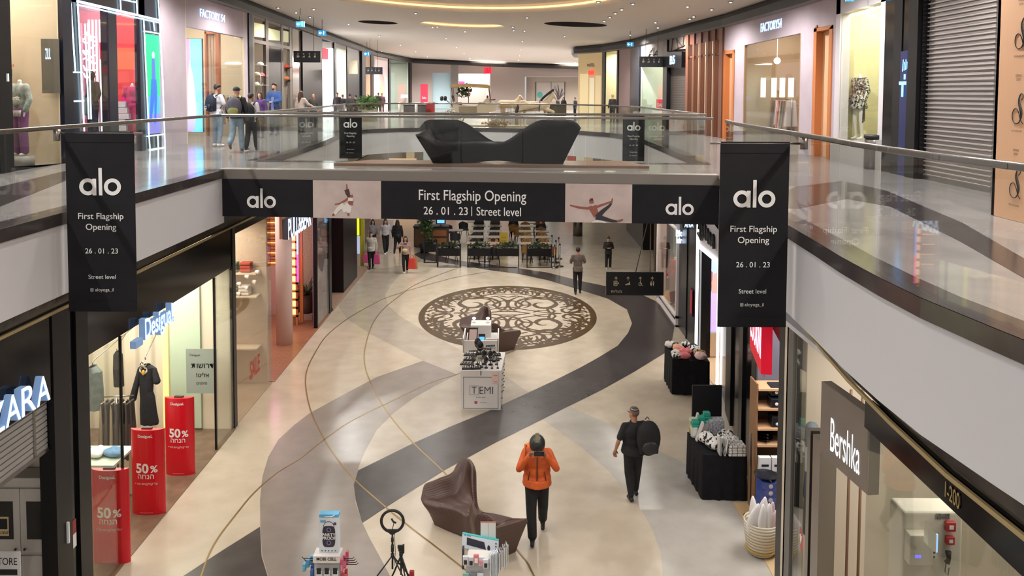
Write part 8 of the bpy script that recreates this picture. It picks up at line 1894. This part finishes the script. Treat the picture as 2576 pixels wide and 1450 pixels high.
person('person in a white top and black trousers with long dark hair walking towards the camera',p,PI,H,cm('white_top',(206,202,206)),M_trs,M_shw,('long',M_hdk),'light','long',{'rkn':(.06,.08,.51),'ran':(.0,.15,.09),'lan':(-.04,-.1,.1)},.024)
p,H=feet(1000,640,553)
person('person in a black hooded jacket walking away beside the one in white',p,0,H,M_blk,M_trs,M_shb,('long',M_hdk),'light','long',{'rkn':(.1,.08,.51),'ran':(.1,.18,.09),'lkn':(-.1,-.05,.5),'lan':(-.12,-.25,.16)},.024,hem=.08,fat=1.2)
p=onz(938,636);H=ony(938,552,p.y).z
person('person with long hair and pale clothes half hidden behind the pink bags',p,PI,H,cm('pale_lilac',(176,170,176)),cm('dark_denim',(50,54,66)),M_shw,('long',M_hdk),'light','long',{},.026)
for x,Y,c,hc,rz,lb in((-1.7,41.44,(30,30,34),M_hdk,PI,'diner in black seated at the far charcoal tables'),(-.86,41.44,(60,52,46),M_hbr,PI,'diner in dark brown with long hair at the far charcoal tables'),(1.5,41.44,(130,50,50),M_hdk,PI,'diner in red seated at the far mustard tables'),(1.5,40.3,(32,32,38),M_hdk,0,'diner in black seated at the right end of the mustard tables'),(.1,41.18,(26,26,28),M_hdk,0,'diner in black seated alone on the wide mustard chair')):
 person(lb,V(x,Y,0),rz,1.7,cm('diner%d'%c[0],c),M_trs,M_shb,('long' if 'long' in lb else 'short',hc),'light','long',{},.03,seated=True)
p=onz(1245,856);p=V(bk.x+.12,bk.y+1.6,0)
person('seller with dark hair sitting low behind the second white kiosk',p,PI,1.62,M_blk,M_trs,M_shb,('short',M_hdk),'light','long',{},.03,seated=True)
def up_(x,Y,head):pp=ony(x,235,Y);return V(pp.x,Y,6.003),ony(x,head,Y).z-6.0
M_tee=cm('tee_white',(206,202,206));M_jean=cm('jean_pale',(122,140,156));M_navy=cm('navy_pack',(28,34,52))
p,H=up_(546,23.2,212)
r,W,g=person('schoolboy in a white tee with a navy backpack looking at a phone',p,-.6,H,M_tee,M_jean,M_shw,('short',M_hdk),'tan','short',{'rel':(.26,.05,1.15),'rwr':(.12,.3,1.22),'lel':(-.26,.05,1.15),'lwr':(-.05,.3,1.2)},.02,hem=.1,nod=.2,headturn=-.3)
b_=backpack('navy backpack with a white number on the schoolboy in the white tee',W((0,-.12,.98)),-.6,.36,.5,.2,M_navy,mat('navy_trim',(20,24,38),.6));m=MB();put_text(m,'22',frame((-.06,-.27,.06),(1,0,0)),0,.12,.02,.12,0,0,.03);m.build('printed_number',M_wprint,b_)
p,H=onz(597,381,6.0),0;H=ony(597,218,p.y).z-6
r,W,g=person('schoolboy with a dark cap, black hoodie and pale jeans walking away',p,.1,H,M_blk,M_jean,mat('shoe_brown',(92,76,66),.6),('cap',cm('cap_teal',(34,52,54))),'tan','long',{'rkn':(.09,.1,.51),'ran':(.1,.1,.09),'lkn':(-.1,-.08,.46),'lan':(-.11,-.32,.24),'ltoe':(-.11,-.26,.1),'flare':.02},.02,headturn=-.5,hem=.06)
backpack('grey backpack with yellow edging on the schoolboy with the dark cap',W((-.02,-.12,.93)),.1,.4,.54,.2,cm('grey_pack',(76,74,84)),mat('pack_olive',(120,118,60),.6))
p=onz(633,379,6.0);H=ony(633,234,p.y).z-6
r,W,g=person('shorter schoolboy in a white tee and black trousers walking away',p,-.1,H,M_tee,M_trs,M_shb,('short',M_hdk),'tan','short',{'rkn':(.1,.06,.51),'ran':(.1,.14,.09),'lkn':(-.09,-.04,.5),'lan':(-.1,-.16,.11),'flare':.02},.02,headturn=-.4,hem=.08)
backpack('black backpack hanging low on the shorter schoolboy',W((0,-.12,.84)),-.1,.36,.56,.2,cm('pack_black',(22,22,25)),mat('pack_black_trim',(34,34,38),.5))
for x,Y,head,rz,c,tr_,hr,sk,lb,kw in((654,27.5,231,PI-.3,(84,52,110),(40,36,44),('long',M_hdk),'light','person with long dark hair in a purple top behind the schoolboys',{}),(690,29.5,209,PI-.2,(54,86,146),(44,54,80),('short',M_hdk),'light','bearded person in an open blue jacket with hands joined before the black doorway',{'rel':(.25,.04,1.16),'rwr':(.06,.22,1.12),'lel':(-.25,.04,1.16),'lwr':(-.06,.22,1.12)}),(757,31.5,229,-.5,(206,188,176),(90,90,100),('long',M_hbr),'light','person with long brown hair in a cream sweater leaning on the far railing',{'rel':(.3,.1,1.2),'rwr':(.34,.34,1.1)}),(788,36,236,PI,(52,48,46),(40,40,44),('none',None),'tan','bald person in dark clothes facing the camera by the black column',{}),(848,46,233,PI,(44,34,36),(30,30,34),('short',M_hdk),'tan','tallest dark clothed person right of the white light strips',{}),(862,47,238,0,(34,32,36),(28,28,30),('short',M_hdk),'tan','dark clothed person second from the white light strips',{}),(880,44,236,.2,(58,56,56),(34,32,34),('short',M_hdk),'tan','person in a grey black top left of the fern planter',{}),(895,46,239,1,(30,28,30),(30,28,30),('short',M_hdk),'tan','dark clothed person closest to the fern planter',{}),(961,60,235,PI,(60,34,38),(70,36,42),('short',M_hdk),'brown','person in dark red standing right of the fern planter',{}),(952,66,240,.4,(40,34,36),(40,34,36),('short',M_hdk),'tan','dark figure half hidden left of the person in dark red',{}),(1403,56,246,1,(30,28,30),(28,28,30),('short',M_hdk),'tan','dark clothed person at the cafe counter nearest the horse head',{}),(1418,55,245,2.6,(24,24,28),(28,28,30),('long',M_hdk),'light','person with long dark hair at the cafe counter',{}),(1447,53,250,2,(50,62,84),(40,44,54),('short',M_hdk),'light','person in blue at the tip of the right hand row',{}),(1541,41,238,.3,(30,26,26),(26,26,28),('short',mat('hair_blond',(170,140,80),.6)),'light','fair haired person in black before the greenish narrow shop',{})):
 if x==1541:p_=hit(RW,1541);Y=p_.y-2.2
 p,H=up_(x,Y,head)
 if x>=788 and H<1.45:H=1.6 if x<1400 else max(1.35,H)
 r,W,g=person(lb,p,rz,H,cm('up%d'%x,c),cm('upt%d'%x,tr_),M_shb,hr,sk,'long',kw,.026)
 if x==690:
  m=MB();m.ell(V(0,.075,1.545)*(H/1.75),.05,.035,.04);m.build('beard',M_hdk,r);m=MB();m.box(-.06,.06,.1,.165,.9,1.42);bevel(m.build('shirt',cm('shirt_pale_blue',(120,136,190)),r),.03)
M_man=mat('mannequin_white',(222,220,216),.4)
def mannequin(label,loc,rz,H,top,bottom,plinth=.25,dress=0,arms=None,head=False,extra_leg=None,mw=M_man):
 s=H/1.5;r=thing('mannequin',label,'mannequin',loc,rz);b=MB()
 def C(a,ra,c_,rc):b.cap(V(*a)*s,ra*s,V(*c_)*s,rc*s)
 C((0,0,1.44),.045,(0,0,1.5),.045);b.ell(V(0,0,1.28)*s,.15*s,.1*s,.17*s);b.ell(V(0,0,1.1)*s,.12*s,.09*s,.15*s);b.ell(V(0,0,.93)*s,.15*s,.1*s,.13*s);C((-.17,0,1.4),.05,(.17,0,1.4),.05)
 if head:b.ell(V(0,.02,1.62)*s,.075*s,.09*s,.115*s)
 A=arms or{}
 for sx in(-1,1):C((sx*.18,0,1.4),.045,(sx*.25,-.02,1.14),.035);C((sx*.25,-.02,1.14),.035,(sx*.24,.08,.9),.025);C((sx*.24,.08,.9),.03,(sx*.24,.1,.8),.02);C((sx*.09,0,.9),.08,(sx*.1,.02,.48),.05);C((sx*.1,.02,.48),.052,(sx*.1,-.02,.08),.032);C((sx*.1,-.03,.04),.035,(sx*.1,.1,.03),.03)
 me=remeshed(b,.02,5);me.materials.append(mw);link('body',me,r)
 t=MB();t.ell(V(0,0,1.27)*s,.18*s,.125*s,.19*s);t.ell(V(0,0,1.05)*s,.165*s,.12*s,.2*s);t.cap(V(-.17,0,1.39)*s,.065*s,V(.17,0,1.39)*s,.065*s)
 for sx in(-1,1):t.cap(V(sx*.18,0,1.4)*s,.065*s,V(sx*.25,-.02,1.14)*s,.06*s);t.cap(V(sx*.25,-.02,1.14)*s,.06*s,V(sx*.24,.07,.92)*s,.055*s)
 if dress:t.tube([V(0,0,1.05)*s,V(0,0,dress)*s],[.15*s,.2*s],16)
 me=remeshed(t,.02,4);me.materials.append(top);link('dress' if dress else 'sweater',me,r)
 if bottom:
  t=MB();t.ell(V(0,0,.92)*s,.17*s,.12*s,.13*s)
  for sx in(-1,1):t.cap(V(sx*.09,0,.9)*s,.1*s,V(sx*.1,.02,.48)*s,.085*s);t.cap(V(sx*.1,.02,.48)*s,.085*s,V(sx*.1,0,.1)*s,.08*s)
  me=remeshed(t,.02,4);me.materials.append(bottom);link('trousers',me,r)
 m=MB();m.lathe([(.24,-plinth),(.24,-.0)],seg=20);m.build('base',mat('mannequin_base',(150,146,142),.4),r)
 return r,s
Ym=16.75;zb_=ony(52,392,Ym).z;pm=ony(52,300,Ym);pm.z=max(zb_,6.06)
r,s=mannequin('headless mannequin in a grey green printed sweater and purple trousers',pm,PI-.4,ony(52,205,Ym).z-pm.z,noisy('sweater_grey_green',(96,112,104),(180,184,180),5,.9),cm('purple',(122,70,122)),pm.z-6.01)
m=MB();put_text(m,'Authentic',frame((.19*s,.135*s,0),(-1,0,0)),0,.36*s,1.12*s,1.22*s,.0,.01,.02);m.build('lettering',M_wprint,r)
m=MB()
for k in range(14):m.tube([(-.18*s+k*.028*s,.12*s,.92*s),(-.185*s+k*.028*s,.14*s,.80*s)],.008,5)
m.build('fringe',mat('fringe_white',(206,204,206),.8),r)
Pq=hit(RW,2165);Ym=Pq.y+1.1;pm=ony(2160,300,Ym);pm=V(pm.x,pm.y,ony(2163,352,Ym).z)
noisy('sequin_silver',(196,196,192),(40,40,42),22,.25,.5,detail=1,metal=.6,lo=.46,hi=.54)
r,s=mannequin('headless mannequin in a silver sequin dress holding a black strip',pm,PI/2+.3,ony(2163,190,Ym).z-pm.z,MATS['sequin_silver'],None,pm.z-6.36,.72)
m=MB();m.hexa([(-.27*s,.06,.45*s),(-.2*s,.06,.4*s),(-.2*s,.08,.4*s),(-.27*s,.08,.45*s),(-.27*s,.06,.82*s),(-.22*s,.06,.82*s),(-.22*s,.08,.82*s),(-.27*s,.08,.82*s)]);m.build('black_strip',M_bprint,r)
pm=V(nx(262),Yn-.6,6.3);r,s=mannequin('mannequin in a black jacket and dark jeans before the neon lettering',pm,PI-.6,1.62,M_blk,cm('dark_jeans',(56,62,80)),.28,0,None,True,mw=mat('mannequin_black',(24,24,26),.4))
backpack('grey bag hanging at the side of the black mannequin',V(nx(248),Yn-.75,6.95),PI,.22,.5,.14,cm('grey_bag',(96,110,112)),M_blackm,False,False)
pm=V(nx(346),Yn-.3,6.3);mannequin('pink dressed mannequin at the right edge of the red panel',pm,PI,1.5,cm('magenta_top',(206,40,110)),cm('magenta_trousers',(196,50,110)),.28)
pm=ony(1690,745,27.2);pm=V(pm.x+.1,27.2,.32);mannequin('mannequin in a red top and long red skirt in the white framed window',pm,PI/2+.6,1.62,cm('red_knit',(190,36,40)),cm('red_skirt',(150,24,34)),.02)
pm=V(5.85,26.3,.32);mannequin('mannequin in pale clothes behind the one in red',pm,PI/2+.6,1.7,cm('pale_shirt',(206,204,214)),cm('pale_trousers',(196,190,190)),.02)
